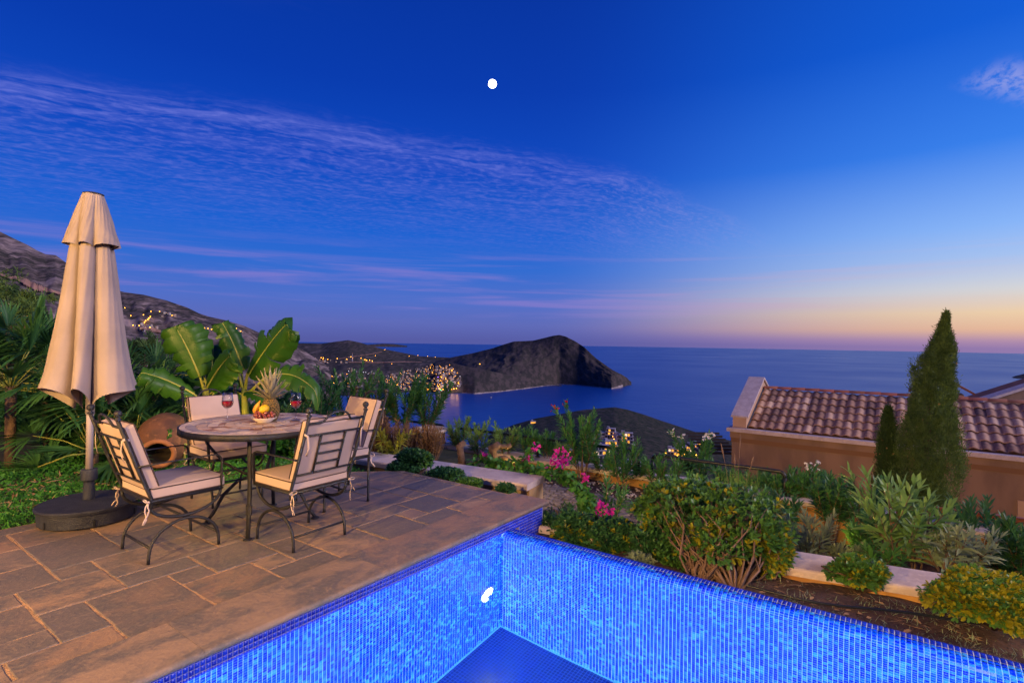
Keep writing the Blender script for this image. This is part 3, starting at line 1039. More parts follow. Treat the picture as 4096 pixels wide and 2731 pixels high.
def patch(name, outline, zf, mat, label, step=0.12, amp=0.0, kind='structure', fr=3.0):
    """a sheet over a polygon in plan, with heights zf(x, y) plus a little unevenness"""
    xs = [p[0] for p in outline]; ys = [p[1] for p in outline]
    nx = max(2, int((max(xs) - min(xs)) / step)); ny = max(2, int((max(ys) - min(ys)) / step))
    X = np.linspace(min(xs), max(xs), nx + 1); Y = np.linspace(min(ys), max(ys), ny + 1)
    gx, gy = np.meshgrid(X, Y)
    gzv = np.vectorize(zf)(gx, gy) + amp * fbm(gx * fr, gy * fr, 4, 5)
    V = np.stack([gx, gy, gzv], -1).reshape(-1, 3)
    idx = np.arange((nx + 1) * (ny + 1)).reshape(ny + 1, nx + 1)
    q = []
    for j in range(ny):
        for i in range(nx):
            if inpoly((X[i] + X[i + 1]) / 2, (Y[j] + Y[j + 1]) / 2, outline):
                q.append((idx[j, i], idx[j, i + 1], idx[j + 1, i + 1], idx[j + 1, i]))
    me = fast_mesh(name, V, quads=np.array(q), smooth=True)
    return tag(link(name, me, mat), label, None, None, kind)


def lawn_z(x, y):
    f = x * V_F.x + y * V_F.y
    return -0.05 - 0.12 * max(0, f - 8.2) - (0.17 if x > 4.12 else 0.17 * max(0.0, min(1.0, (x - 3.3 + (5.4 - y)) / 0.12 - 7.2)) if y < 5.4 else 0.0)


patch('lawn', [(-3, 5.38), (3.25, 5.38), (4.12, 4.48), (4.12, 3.2), (4.82, 3.25), (4.38, 6.55), (4.3, 8), (4.3, 13), (-3, 13)], lawn_z, lawn_m, 'dark planted garden soil behind the terrace', 0.12, 0.03)


patch('rear_bed', [(5.24, 3.55), (4.84, 6.4), (4.3, 8.0), (4.3, 13), (7.0, 13), (7.05, 6.6), (6.6, 5.2), (6.0, 4.4)], lambda x, y: -0.33 - 0.10 * max(0, x - 6.0), lawn_m, 'dark soil of the bed behind the low wall', 0.12, 0.03)


def bed_z(x, y):
    return -0.27 - 0.05 * max(0, x - 4.2) - 0.02 * max(0, 0.5 - y)


patch('planting_bed', [(3.72, 3.2), (4.6, 3.2), (5.0, 0.6), (5.6, -2.2), (6.2, -5), (3.72, -5)], bed_z, soil_m, 'strip of dark reddish soil behind the pool edge', 0.06, 0.05)


def path_z(x, y):
    return -0.60 - 0.30 * min(1, max(0, (3.0 - y) / 2.8)) - 0.06 * max(0, -y)


patch('lower_bed', [(4.5, 3.35), (5.3, 3.35), (5.15, 6.2), (7.3, 6.9), (7.6, 0), (8.1, -6), (5.0, -6), (4.6, 0.6)], path_z, soil_m, 'soil of the lower garden between the walls', 0.12, 0.03)

# ------------------------------------------------------------------ terrace of natural stone in a 20 cm module
stone_m = bpy.data.materials.new('sandstone_paving')
stone_m.use_nodes = True
t = NT(stone_m.node_tree)
b = stone_m.node_tree.nodes['Principled BSDF']
tcn = t.n('ShaderNodeTexCoord')
oi = t.n('ShaderNodeObjectInfo')
co = t.n('ShaderNodeNewGeometry').outputs['Position']
sh = t.n('ShaderNodeVectorMath', operation='ADD')
t.put(sh.inputs[0], co)
t.put(sh.inputs[1], t.comb(t.m('MULTIPLY', oi.outputs['Random'], 37.0), t.m('MULTIPLY', oi.outputs['Random'], 91.0), 0.0))
co = sh.outputs[0]
mpn = t.n('ShaderNodeMapping'); mpn.inputs['Scale'].default_value = (1.0, 1.55, 1.0); mpn.inputs['Rotation'].default_value = (0, 0, 0.35)
t.put(mpn.inputs[0], co)
vein = t.noise(mpn.outputs[0], 3.0, 10.0, 0.68, 0.4)
fine = t.noise(co, 38.0, 6.0, 0.65)
c_a = t.ramp(oi.outputs['Random'], [(0.0, (0.28, 0.170, 0.105, 1)), (0.25, (0.135, 0.112, 0.098, 1)), (0.5, (0.31, 0.205, 0.130, 1)), (0.7, (0.105, 0.100, 0.102, 1)), (0.85, (0.235, 0.150, 0.100, 1)), (1.0, (0.34, 0.220, 0.135, 1))])
c_b = t.mix(t.sstep(vein, 0.40, 0.62), c_a, (0.110, 0.098, 0.092, 1))
c_b = t.mix(t.sstep(vein, 0.62, 0.72), c_b, (0.31, 0.21, 0.13, 1))
c_b = t.mix(t.m('MULTIPLY', t.sstep(fine, 0.45, 0.7), 0.35), c_b, (0.33, 0.235, 0.16, 1))
t.put(b.inputs['Base Color'], c_b)
t.put(b.inputs['Roughness'], t.m('ADD', t.m('MULTIPLY', fine, 0.25), 0.45))
bp = t.n('ShaderNodeBump'); bp.inputs['Strength'].default_value = 0.75; bp.inputs['Distance'].default_value = 0.014
t.put(bp.inputs['Height'], t.m('ADD', t.m('MULTIPLY', vein, 1.2), t.m('MULTIPLY', fine, 0.5)))
t.put(b.inputs['Normal'], bp.outputs[0])
grout_m = M('sandy_joint', (0.46, 0.275, 0.15), (0.33, 0.20, 0.11), 14, 0.95, 0.8, 60)
edge_m = M('terrace_edge', (0.30, 0.22, 0.15), (0.22, 0.16, 0.11), 5, 0.9, 0.5, 20)

terrace = empty('terrace', (0, 0, 0))
tag(terrace, 'stone paved terrace beside the pool', None, None, 'structure')
MOD = 0.2035
A0, B0 = 0.62, 2.985
DECK = [(-3.0, 2.95), (4.15, 2.95), (4.15, 4.46), (3.25, 5.40), (-3.0, 5.40)]


def clip(poly, clipper):
    out = poly
    n = len(clipper)
    for i in range(n):
        ax, ay = clipper[i]; bx, by = clipper[(i + 1) % n]
        inp = out; out = []
        for j in range(len(inp)):
            p, q = inp[j], inp[(j + 1) % len(inp)]
            dp = (bx - ax) * (p[1] - ay) - (by - ay) * (p[0] - ax)
            dq = (bx - ax) * (q[1] - ay) - (by - ay) * (q[0] - ax)
            if dp >= 0: out.append(p)
            if dp * dq < 0:
                s = dp / (dp - dq)
                out.append((p[0] + (q[0] - p[0]) * s, p[1] + (q[1] - p[1]) * s))
        if not out:
            return []
    return out


m2 = MB()
m2.prism(DECK, -0.75, -0.0035)
m2.build('joint_bed', grout_m, terrace)
fixed = [(2, 4, 0, 3), (4, 6, 0, 2), (4, 5, 2, 3), (3, 5, 3, 4), (5, 7, 2, 4), (6, 7, 1, 2), (7, 8, 1, 3), (6, 8, 0, 1), (1, 3, 3, 5), (1, 2, 1, 3), (0, 2, 0, 1), (2, 3, 5, 6), (3, 6, 4, 6), (2, 4, 6, 9),
         (4, 6, 6, 8), (6, 7, 4, 5), (6, 8, 5, 7), (8, 10, 0, 3), (10, 12, 0, 2), (10, 13, 2, 3), (12, 13, 1, 2), (12, 14, 0, 1), (13, 15, 1, 3), (-2, 1, 2, 4), (-2, 1, 1, 2), (-1, 1, 4, 5), (-1, 2, 5, 7), (0, 2, 7, 9),
         (7, 9, 3, 5), (14, 16, 0, 1), (15, 17, 1, 3), (9, 11, 3, 6), (11, 14, 3, 5), (-3, 0, 0, 1)]
NI0, NI1, NJ = -10, 18, 12
occ = {}
stones = []
for s_ in fixed:
    for i in range(s_[0], s_[1]):
        for j in range(s_[2], s_[3]):
            occ[(i, j)] = 1
    stones.append(s_)
rr_ = random.Random(5)
for j in range(NJ):
    for i in range(NI0, NI1):
        if (i, j) in occ:
            continue
        opts = [(3, 2), (2, 3), (2, 2), (2, 1), (1, 2), (3, 2), (2, 2)]
        rr_.shuffle(opts)
        for (w, h) in opts + [(1, 1)]:
            if i + w > NI1 or j + h > NJ or any((i + a, j + b_) in occ for a in range(w) for b_ in range(h)):
                continue
            for a in range(w):
                for b_ in range(h):
                    occ[(i + a, j + b_)] = 1
            stones.append((i, i + w, j, j + h))
            break
GAP = 0.0052
for (i0, i1, j0, j1) in stones:
    x0, x1 = A0 + i0 * MOD + GAP, A0 + i1 * MOD - GAP
    y0, y1 = B0 + j0 * MOD + GAP, B0 + j1 * MOD - GAP
    pol = []
    for (ax, ay, bx, by) in ((x0, y0, x1, y0), (x1, y0, x1, y1), (x1, y1, x0, y1), (x0, y1, x0, y0)):
        n = max(2, int(math.hypot(bx - ax, by - ay) / 0.07))
        for q in range(n):
            s = q / n
            jx, jy = rr_.uniform(-0.0035, 0.0035), rr_.uniform(-0.0035, 0.0035)
            pol.append((ax + (bx - ax) * s + jx, ay + (by - ay) * s + jy))
    pol = clip(pol, [(-2.98, 2.96), (4.14, 2.96), (4.14, 4.45), (3.24, 5.385), (-2.98, 5.385)])
    if len(pol) < 3:
        continue
    ar = abs(sum(pol[i][0] * pol[(i + 1) % len(pol)][1] - pol[(i + 1) % len(pol)][0] * pol[i][1] for i in range(len(pol)))) / 2
    if ar < 0.003:
        continue
    m2 = MB()
    m2.prism(pol, -0.035, rr_.uniform(-0.002, 0.002), 0.004)
    o = m2.build('paving_stone', stone_m, terrace)

# coping along the pool with a rounded nose
def coping_stone(name, x0, x1, yn, yb, z1, th, parent, mat, flip=1, seg=6):
    """extruded along X; rounded nose at y = yn, back at y = yb"""
    r = th / 2
    sgn = 1 if yb > yn else -1
    prof = [(yb, z1 - th), (yn + sgn * r, z1 - th)]
    for i in range(1, seg + 1):
        a = PI * i / seg
        prof.append((yn + sgn * r - sgn * r * math.sin(a), z1 - r - r * math.cos(a)))
    prof.append((yb, z1))
    m2 = MB()
    n = len(prof)
    vs = [(x0, p[0], p[1]) for p in prof] + [(x1, p[0], p[1]) for p in prof]
    fs = [tuple(range(n)), tuple(range(2 * n - 1, n - 1, -1))]
    for i in range(n):
        j = (i + 1) % n
        fs.append((j, i, n + i, n + j))
    m2.add(vs, fs)
    o = m2.build(name, mat, parent)
    return smooth_by_angle(o, 50)


cx_ = [-3.0, -1.9, -0.9, 0.05, 1.18, 2.27, 3.38, 4.15]
for i in range(len(cx_) - 1):
    coping_stone('coping_stone', cx_[i] + 0.0008, cx_[i + 1] - 0.0008, 2.548, 2.948, 0.022, 0.040, terrace, stone_m)
MB().box(-3, 4.12, 2.606, 2.95, -2.0, -0.0185).build('pool_side', edge_m, terrace)
# near deck on which the photographer stands
MB().box(-3.0, 0.28, -5.0, 2.54, -2.0, -0.01).build('near_deck', edge_m, terrace)
for i in range(-3, 0):
    for j in range(-5, 3):
        MB().box(i + 1.28 - 1.0 + 0.005, i + 1.28 - 0.005, j * 0.93 - 0.3, j * 0.93 + 0.62, -0.03, 0.0, 0, 0.004).build('paving_stone', stone_m, terrace)

# ------------------------------------------------------------------ pool: mosaic walls, spill lip, floor, water, lamps
PITCH = 0.0252
WATER_Z = -0.106
PX0, PX1 = 0.30, 3.50      # inner faces near / spill wall
PY0, PY1 = -3.2, 2.60
FLOOR_Z = -1.70
pool = empty('pool', (0, 0, 0))
tag(pool, 'mosaic tiled swimming pool with a spill edge', None, None, 'structure')


def mosaic(name, dark, mid, light, per='island', pd=0.35, pl=0.8):
    m_ = bpy.data.materials.new(name)
    m_.use_nodes = True
    t = NT(m_.node_tree)
    b = m_.node_tree.nodes['Principled BSDF']
    g = t.n('ShaderNodeNewGeometry')
    rnd = g.outputs['Random Per Island'] if per == 'island' else t.n('ShaderNodeObjectInfo').outputs['Random']
    mp_ = t.n('ShaderNodeMapping'); mp_.inputs['Scale'].default_value = (30, 30, 8)
    t.put(mp_.inputs[0], g.outputs['Position'])
    v = t.noise(mp_.outputs[0], 1.5, 4.0, 0.6)
    pat = t.noise(t.n('ShaderNodeNewGeometry').outputs['Position'], 3.5, 4.0, 0.6)
    f = t.m('ADD', t.m('MULTIPLY', rnd, 0.55), t.m('ADD', t.m('MULTIPLY', v, 0.30), t.m('MULTIPLY', t.m('SUBTRACT', pat, 0.42), 0.28)))
    col = t.ramp(f, [(0.0, (*dark, 1)), (pd, (*dark, 1)), (pd + 0.12, (*mid, 1)), (pl, (*mid, 1)), (min(0.99, pl + 0.2), (*light, 1))])
    t.put(b.inputs['Base Color'], col)
    b.inputs['Roughness'].default_value = 0.12
    b.inputs['Specular IOR Level'].default_value = 0.5
    return m_


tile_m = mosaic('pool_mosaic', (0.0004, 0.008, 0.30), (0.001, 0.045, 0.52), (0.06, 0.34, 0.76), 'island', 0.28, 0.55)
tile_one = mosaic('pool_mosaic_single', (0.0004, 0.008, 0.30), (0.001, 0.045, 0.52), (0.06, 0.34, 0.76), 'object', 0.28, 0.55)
unlit_tile_m = mosaic('unlit_mosaic', (0.006, 0.022, 0.52), (0.010, 0.045, 0.72), (0.02, 0.085, 0.85), 'island', 0.4, 0.85)  # same tiles outside the lamp-lit water; unlit look put into the colour
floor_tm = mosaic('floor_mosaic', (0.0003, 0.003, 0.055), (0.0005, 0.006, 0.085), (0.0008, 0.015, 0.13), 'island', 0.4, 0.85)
pgrout = M('pool_grout', (0.80, 0.95, 0.99), (0.70, 0.92, 0.99), 9, 0.7)
M('floor_joint_grout', (0.03, 0.16, 0.34), None, 1, 0.8)
unlit_grout_m = M('unlit_grout', (0.24, 0.25, 0.46), (0.18, 0.19, 0.42), 9, 0.7)  # same grout, its colour darkened where no pool lamp shines


def tiles_mesh(C, U, V, N, name, mat, half=0.0110, proud=0.0022, parent=None, flat=False, hv=None):
    """C centres, U/V in-plane unit axes, N outward normal: all (n,3) arrays"""
    n = len(C)
    hv = half if hv is None else hv
    k_ = np.array([(-1, -1), (1, -1), (1, 1), (-1, 1)], float)
    top = C[:, None] + U[:, None] * (k_[None, :, :1] * (half - 0.0008)) + V[:, None] * (k_[None, :, 1:] * (hv - 0.0008)) + N[:, None] * proud
    if flat:
        verts = top.reshape(-1, 3)
        q = np.arange(n * 4).reshape(n, 4)
        return link(name, fast_mesh(name, verts, quads=q), mat, parent)
    bot = C[:, None] + U[:, None] * (k_[None, :, :1] * half) + V[:, None] * (k_[None, :, 1:] * hv)
    verts = np.concatenate([top, bot], 1).reshape(-1, 3)
    base = (np.arange(n) * 8)[:, None]
    fl = [np.array([0, 1, 2, 3])]
    for i in range(4):
        j = (i + 1) % 4
        fl.append(np.array([i, i + 4, j + 4, j]))
    q = np.concatenate([base + f[None] for f in fl])
    return link(name, fast_mesh(name, verts, quads=q), mat, parent)


def arr(v, n):
    return np.repeat(np.array(v, float)[None], n, 0)


# left wall (face y = PY1, looking -Y): rows from the coping down
rows_z = -0.032 - PITCH * np.arange(int((-0.032 - FLOOR_Z) / PITCH) + 1)
cols_x = np.arange(PX0 + PITCH / 2, 4.11, PITCH)
gx, gzz = np.meshgrid(cols_x, rows_z)
C_all = np.stack([gx.ravel(), np.full(gx.size, PY1), gzz.ravel()], 1)
keep = ~((C_all[:, 0] > PX1 - 0.005) & (C_all[:, 0] < PX1 + 0.24) & (C_all[:, 2] < WATER_Z - 0.02)) & ~((C_all[:, 0] > PX1 + 0.2) & (C_all[:, 2] < -0.5))
C_all = C_all[keep]
unlit_sel = (C_all[:, 2] > WATER_Z - 0.015) | (C_all[:, 0] > PX1)
Cl = C_all[~unlit_sel]; Cn = C_all[unlit_sel]
tiles_mesh(Cn, arr((1, 0, 0), len(Cn)), arr((0, 0, 1), len(Cn)), arr((0, -1, 0), len(Cn)), 'waterline_tile', unlit_tile_m, parent=pool)['kind'] = 'stuff'
MB().box(PX0, 4.12, PY1, PY1 + 0.005, WATER_Z - 0.012, -0.0185).build('waterline_grout', unlit_grout_m, pool)
MB().box(PX1 + 0.24, 4.12, PY1, PY1 + 0.005, -0.55, WATER_Z - 0.0125).build('waterline_grout', unlit_grout_m, pool)
MB().box(PX0, PX1 + 0.1, PY1, PY1 + 0.005, FLOOR_Z - 0.02, WATER_Z - 0.013).build('wall_grout', pgrout, pool)

# spill wall: profile rising along the inner face and rolling over the lip
RL = 0.115
LCX, LCZ = PX1 + RL, -0.102 - RL
prof = []
s = 0.0
z = FLOOR_Z + PITCH / 2
while z < LCZ:
    prof.append((PX1, z, (-1, 0), (0, 1), False)); z += PITCH
dth = PITCH / RL
th = (z - LCZ) / RL
while th < PI * 0.86:
    nx_, nz_ = -math.cos(th), math.sin(th)
    prof.append((LCX + RL * nx_, LCZ + RL * nz_, (nx_, nz_), (nz_, -nx_), th > 1.40)); th += dth
cols_y = np.arange(PY1 - PITCH / 2, PY0, -PITCH)
C, U, V, N, D = [], [], [], [], []
for (px_, pz_, n_, tv, dk) in prof:
    for y in cols_y:
        C.append((px_, y, pz_)); U.append((0, -1, 0)); V.append((tv[0], 0, tv[1])); N.append((n_[0], 0, n_[1])); D.append(dk)
C, U, V, N, D = map(np.array, (C, U, V, N, D))
C = C.astype(float); U = U.astype(float)
tiles_mesh(C[D], U[D], V[D], N[D], 'lip_tile', unlit_tile_m, parent=pool)['kind'] = 'stuff'
mb_ = MB()
gv = [(PX1 + 0.0, FLOOR_Z - 0.02)] + [(PX1, LCZ)] + [(LCX - RL * math.cos(q), LCZ + RL * math.sin(q)) for q in np.linspace(0.1, PI * 0.9, 16)] + [(LCX + RL * 0.97, -0.6)]
vs = [(g[0], PY1, g[1]) for g in gv] + [(g[0], PY0, g[1]) for g in gv]
n = len(gv)
mb_.add(vs, [(i, i + 1, n + i + 1, n + i) for i in range(n - 1)])
mb_.build('spill_wall', pgrout, pool, True)
C, U, V, N = C[~D], U[~D], V[~D], N[~D]

# the 300 mosaic tiles that show largest stand alone, the rest of each wall is one sheet of tiles
allC = np.concatenate([C, Cl])
allU = np.concatenate([U, arr((1, 0, 0), len(Cl))])
allV = np.concatenate([V, arr((0, 0, 1), len(Cl))])
allN = np.concatenate([N, arr((0, -1, 0), len(Cl))])
rel = allC - np.array([0, 0, CAM_Z])
dist = np.linalg.norm(rel, axis=1)
dep = rel @ np.array(V_F)
sx = (rel @ np.array(V_R)) / dep * FPX; sy = (rel @ np.array(V_U)) / dep * FPX
vis = (dep > 0.1) & (np.abs(sx) < 2048) & (np.abs(sy) < 1365) & (allC[:, 2] > -0.9)
area = np.where(vis, -(rel * allN).sum(1) / dist ** 3, -1)
order = np.argsort(-area)
top = order[:300]
mt = MB()
mt.add([(-.0110, -.0110, 0), (.0110, -.0110, 0), (.0110, .0110, 0), (-.0110, .0110, 0), (-.0102, -.0102, .0022), (.0102, -.0102, .0022), (.0102, .0102, .0022), (-.0102, .0102, .0022)],
       [(4, 5, 6, 7), (0, 1, 5, 4), (1, 2, 6, 5), (2, 3, 7, 6), (3, 0, 4, 7)])
tile_me = mt.mesh('tile'); tile_me.materials.append(tile_one)
for i in top:
    o = link('tile', tile_me, None, pool)
    u, v, nn, c = allU[i], allV[i], allN[i], allC[i]
    o.matrix_local = Matrix(((u[0], v[0], nn[0], c[0]), (u[1], v[1], nn[1], c[1]), (u[2], v[2], nn[2], c[2]), (0, 0, 0, 1)))
rest = np.ones(len(allC), bool); rest[top] = False
ia = rest[:len(C)]; ib = rest[len(C):]
tiles_mesh(C[ia], U[ia], V[ia], N[ia], 'spill_wall_tile', tile_m, parent=pool)['kind'] = 'stuff'
tiles_mesh(Cl[ib], arr((1, 0, 0), int(ib.sum())), arr((0, 0, 1), int(ib.sum())), arr((0, -1, 0), int(ib.sum())), 'side_wall_tile', tile_m, parent=pool)['kind'] = 'stuff'
# floor and the two walls behind the camera
fx = np.arange(PX0 + PITCH / 2, PX1, PITCH); fy = np.arange(PY1 - PITCH / 2, -1.2, -PITCH)
gx, gy = np.meshgrid(fx, fy)
Cf = np.stack([gx.ravel(), gy.ravel(), np.full(gx.size, FLOOR_Z)], 1)
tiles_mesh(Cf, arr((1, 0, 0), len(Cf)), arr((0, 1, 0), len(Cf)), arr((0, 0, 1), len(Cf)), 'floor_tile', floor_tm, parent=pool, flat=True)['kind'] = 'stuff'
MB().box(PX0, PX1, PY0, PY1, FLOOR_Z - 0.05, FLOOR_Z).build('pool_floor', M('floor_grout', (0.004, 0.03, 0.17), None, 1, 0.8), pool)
MB().box(PX0, PX1, PY1 - 0.012, PY1 - 0.0025, FLOOR_Z, FLOOR_Z + 0.012).build('floor_joint', bpy.data.materials['floor_joint_grout'], pool)
MB().box(PX1 - 0.012, PX1 - 0.0025, PY0, PY1 - 0.0125, FLOOR_Z, FLOOR_Z + 0.012).build('floor_joint', bpy.data.materials['floor_joint_grout'], pool)
MB().box(PX0 - 0.02, PX0, PY0, PY1, FLOOR_Z, -0.012).build('near_wall', M('pool_blue', (0.02, 0.10, 0.40), None, 1, 0.5), pool)
MB().box(PX0, PX1 + 0.2, PY0 - 0.02, PY0, FLOOR_Z, -0.06).build('end_wall', M('pool_blue_end', (0.02, 0.10, 0.40), None, 1, 0.5), pool)
wm = bpy.data.materials.new('pool_water')
wm.use_nodes = True
t = NT(wm.node_tree)
wm.node_tree.nodes.clear()
gl = t.n('ShaderNodeBsdfGlass'); gl.inputs['IOR'].default_value = 1.333; gl.inputs['Roughness'].default_value = 0.0
gl.inputs['Color'].default_value = (0.90, 0.97, 1.0, 1)
bp = t.n('ShaderNodeBump'); bp.inputs['Strength'].default_value = 0.045; bp.inputs['Distance'].default_value = 0.01
t.put(bp.inputs['Height'], t.noise(t.n('ShaderNodeTexCoord').outputs['Object'], 3.0, 2.0))
t.put(gl.inputs['Normal'], bp.outputs[0])
ow = t.n('ShaderNodeOutputMaterial')
wm.node_tree.links.new(gl.outputs[0], ow.inputs[0])
m2 = MB()
m2.add([(PX0, PY0, WATER_Z), (PX1 + RL * 0.8, PY0, WATER_Z), (PX1 + RL * 0.8, PY1, WATER_Z), (PX0, PY1, WATER_Z)], [(0, 1, 2, 3)])
tag(m2.build('pool_water', wm), 'still clear pool water level with the spill edge', None, None, 'structure')


def under(px, py):
    """where the sight line through a photo pixel, bent at the water, meets the left pool wall"""
    d = ray(px, py).normalized()
    q = Vector((0, 0, CAM_Z)) + d * ((WATER_Z - CAM_Z) / d.z)
    nrm = Vector((0, 0, 1)); eta = 1 / 1.333
    ci = -d.dot(nrm)
    tt = d * eta + nrm * (eta * ci - math.sqrt(1 - eta * eta * (1 - ci * ci)))
    return q + tt * ((PY1 - q.y) / tt.y)


lens_m = emit('pool_lamp_glass', (0.92, 0.97, 1.0), 30.0)
steel_m = M('steel', (0.6, 0.6, 0.62), None, 1, 0.3, metal=1.0)


def pool_lamp(loc, ax, power, label):
    e = empty('pool_lamp', loc, 0, label, 'pool lamp')
    rot = Vector(ax).to_track_quat('Z', 'Y').to_matrix() @ Matrix.Scale(0.85, 3)
    MB().lathe([(0.085, 0), (0.085, 0.012), (0.066, 0.016), (0.066, 0.0)], 24, mat=rot).build('rim', steel_m, e)
    MB().lathe([(0.064, 0.011), (0.045, 0.017), (0.001, 0.019)], 24, mat=rot).build('lens', nosamp(lens_m), e, True)
    lamp('lamp_light', Vector(ax) * 0.035, power, (0.72, 0.90, 1.0), 0.004, e)
    return e


lp = under(1118, 1358)
pool_lamp((lp.x, PY1 - 0.004, lp.z), (0, -1, 0), 120, 'glowing white underwater lamp in the left pool wall near the corner')
pool_lamp((PX0 + 0.004, 1.25, -0.75), (1, 0, 0), 1000, 'underwater lamp in the near pool wall beside the terrace side')
pool_lamp((PX0 + 0.004, -0.75, -0.75), (1, 0, 0), 4800, 'underwater lamp in the near pool wall away from the terrace')

# ------------------------------------------------------------------ garden walls with pale slab copings
slab_m = M('pale_limestone', (0.56, 0.48, 0.46), (0.46, 0.38, 0.36), 5, 0.85, 0.35, 45, c3=(0.60, 0.50, 0.44))
slab_edge = M('ochre_render', (0.47, 0.26, 0.09), (0.36, 0.18, 0.06), 3, 0.9, 0.5, 18)


def wall_run(name, pts, width, ztop, zbot, th, slab, over, label, gap=0.004, matw=None, side=1):
    """low wall along plan points (front top edge), slabs on top each their own piece"""
    e = empty(name, (0, 0, 0), 0, label, 'wall')
    P0, P1 = Vector((*pts[0], 0)), Vector((*pts[1], 0))
    d = (P1 - P0).normalized(); nrm = Vector((-d.y, d.x, 0)) * side
    L = (P1 - P0).length
    m2 = MB()
    q = [P0 + nrm * over, P1 + nrm * over, P1 + nrm * (width - over), P0 + nrm * (width - over)]
    def zt(s): return ztop[0] + (ztop[1] - ztop[0]) * s
    m2.add([(q[0].x, q[0].y, zbot), (q[1].x, q[1].y, zbot), (q[2].x, q[2].y, zbot), (q[3].x, q[3].y, zbot),
            (q[0].x, q[0].y, zt(0) - th), (q[1].x, q[1].y, zt(1) - th), (q[2].x, q[2].y, zt(1) - th), (q[3].x, q[3].y, zt(0) - th)],
           [(3, 2, 1, 0), (4, 5, 6, 7), (0, 1, 5, 4), (1, 2, 6, 5), (2, 3, 7, 6), (3, 0, 4, 7)] if side > 0 else
           [(0, 1, 2, 3), (7, 6, 5, 4), (4, 5, 1, 0), (5, 6, 2, 1), (6, 7, 3, 2), (7, 4, 0, 3)])
    m2.build('wall_face', matw or slab_edge, e)
    n = max(1, round(L / slab))
    for i in range(n):
        s0, s1 = i * L / n + gap, (i + 1) * L / n - gap
        o = empty_slab(P0, d, nrm, s0, s1, width, zt(s0 / L), zt(s1 / L), th, e)
    return e


def empty_slab(P0, d, nrm, s0, s1, width, z0, z1, th, parent):
    m2 = MB()
    r = th * 0.35
    prof = [(0.0, -th), (0.0, -r), (r * 0.3, -r * 0.3), (r, 0), (width - r, 0), (width - r * 0.3, -r * 0.3), (width, -r), (width, -th)]
    n = len(prof)
    vs = []
    for (s, z) in ((s0, z0), (s1, z1)):
        for (w, h) in prof:
            q = P0 + d * s + nrm * w
            vs.append((q.x, q.y, z + h + 0.003))
    fs = [tuple(range(n)), tuple(range(2 * n - 1, n - 1, -1))]
    for i in range(n):
        j = (i + 1) % n
        fs.append((j, i, n + i, n + j))
    m2.add(vs, fs)
    return m2.build('coping_slab', slab_m, parent)


wall_run('garden_wall', [(4.83, 3.25), (4.36, 6.60)], 0.46, (-0.10, -0.10), -1.1, 0.07, 1.7, 0.05, 'low garden wall with broad pale slab behind the terrace corner', side=-1, matw=M('pale_ochre_render', (0.46, 0.32, 0.18), (0.38, 0.24, 0.12), 4, 0.9, 0.6, 22))
wall_run('garden_wall', [(7.42, 0.0), (7.08, 6.5)], 0.34, (-0.44, -0.42), -2.2, 0.06, 1.1, 0.03, 'long ochre retaining wall with pale coping beyond the cobbled path', side=-1)
wall_run('garden_wall', [(7.66, -5.0), (7.424, -0.01)], 0.34, (-0.62, -0.45), -2.6, 0.06, 1.1, 0.03, 'ochre retaining wall running on towards the tiled house', side=-1)
wall_run('garden_wall', [(7.075, 6.51), (6.95, 10.5)], 0.34, (-0.42, -0.42), -2.2, 0.06, 1.1, 0.03, 'retaining wall with pale coping behind the brown shrubs', side=-1)
wall_run('garden_wall', [(5.20, -2.6), (4.02, 2.75)], 0.40, (-0.22, -0.20), -1.2, 0.06, 1.35, 0.03, 'low wall with wide pale slabs along the soil bed', side=-1)

# ------------------------------------------------------------------ cobbled path
sett_m = M('grey_sett', (0.20, 0.17, 0.18), (0.13, 0.11, 0.12), 12, 0.85, 0.4, 60, rnd=0.25)
path = patch('path', [(5.25, 1.6), (6.55, 1.2), (6.55, 7.2), (5.2, 7.0)], lambda x, y: path_z(x, y) + 0.02, M('path_joint', (0.13, 0.10, 0.09), (0.09, 0.07, 0.06), 20, 0.95), 'cobbled path laid in fan arcs between the garden walls', 0.15)
sm = MB()
sm.box(-0.042, 0.042, -0.042, 0.042, -0.03, 0.02, 0, 0.010)
sett_me = sm.mesh('cobble'); sett_me.materials.append(sett_m)
setts = []
R_F = 0.72
for fi in range(-1, 9):
    for fj in range(-1, 4):
        cxx = 5.1 + fj * R_F * 1.0 + (0.36 if fi % 2 else 0); cyy = 1.4 + fi * R_F * 0.72
        for kk in range(1, 7):
            r = kk * 0.105
            n = max(2, int(r * PI * 0.9 / 0.098))
            for q in range(n):
                a = -PI * 0.45 + (q + 0.5) * PI * 0.9 / n
                x, y = cxx + r * math.sin(a), cyy + r * math.cos(a)
                if kk >= 2 and abs(a) > 1.05 and kk < 6:
                    pass
                if inpoly(x, y, [(5.3, 1.6), (6.5, 1.3), (6.5, 7.1), (5.3, 6.9)]):
                    setts.append((x, y, -a))
cells = {}
for (x, y, a) in setts:
    k_ = (round(x / 0.092), round(y / 0.092))
    cells.setdefault(k_, (x, y, a))
setts = sorted(cells.values(), key=lambda q: math.hypot(q[0] - 5.6, q[1] - 3.4))
far_s = MB()
for i, (x, y, a) in enumerate(setts):
    z = path_z(x, y) + 0.02 + random.uniform(-0.004, 0.004)
    if i < 300:
        o = link('cobble', sett_me, None, path, (x, y, z))
        o.rotation_euler = (random.uniform(-.05, .05), random.uniform(-.05, .05), a)
    else:
        c, s = math.cos(a), math.sin(a)
        far_s.add([(x + (vx * c - vy * s), y + (vx * s + vy * c), z + vz) for (vx, vy, vz) in sm.v], sm.f)
if far_s.v:
    far_s.build('far_cobble', sett_m, path)['kind'] = 'stuff'
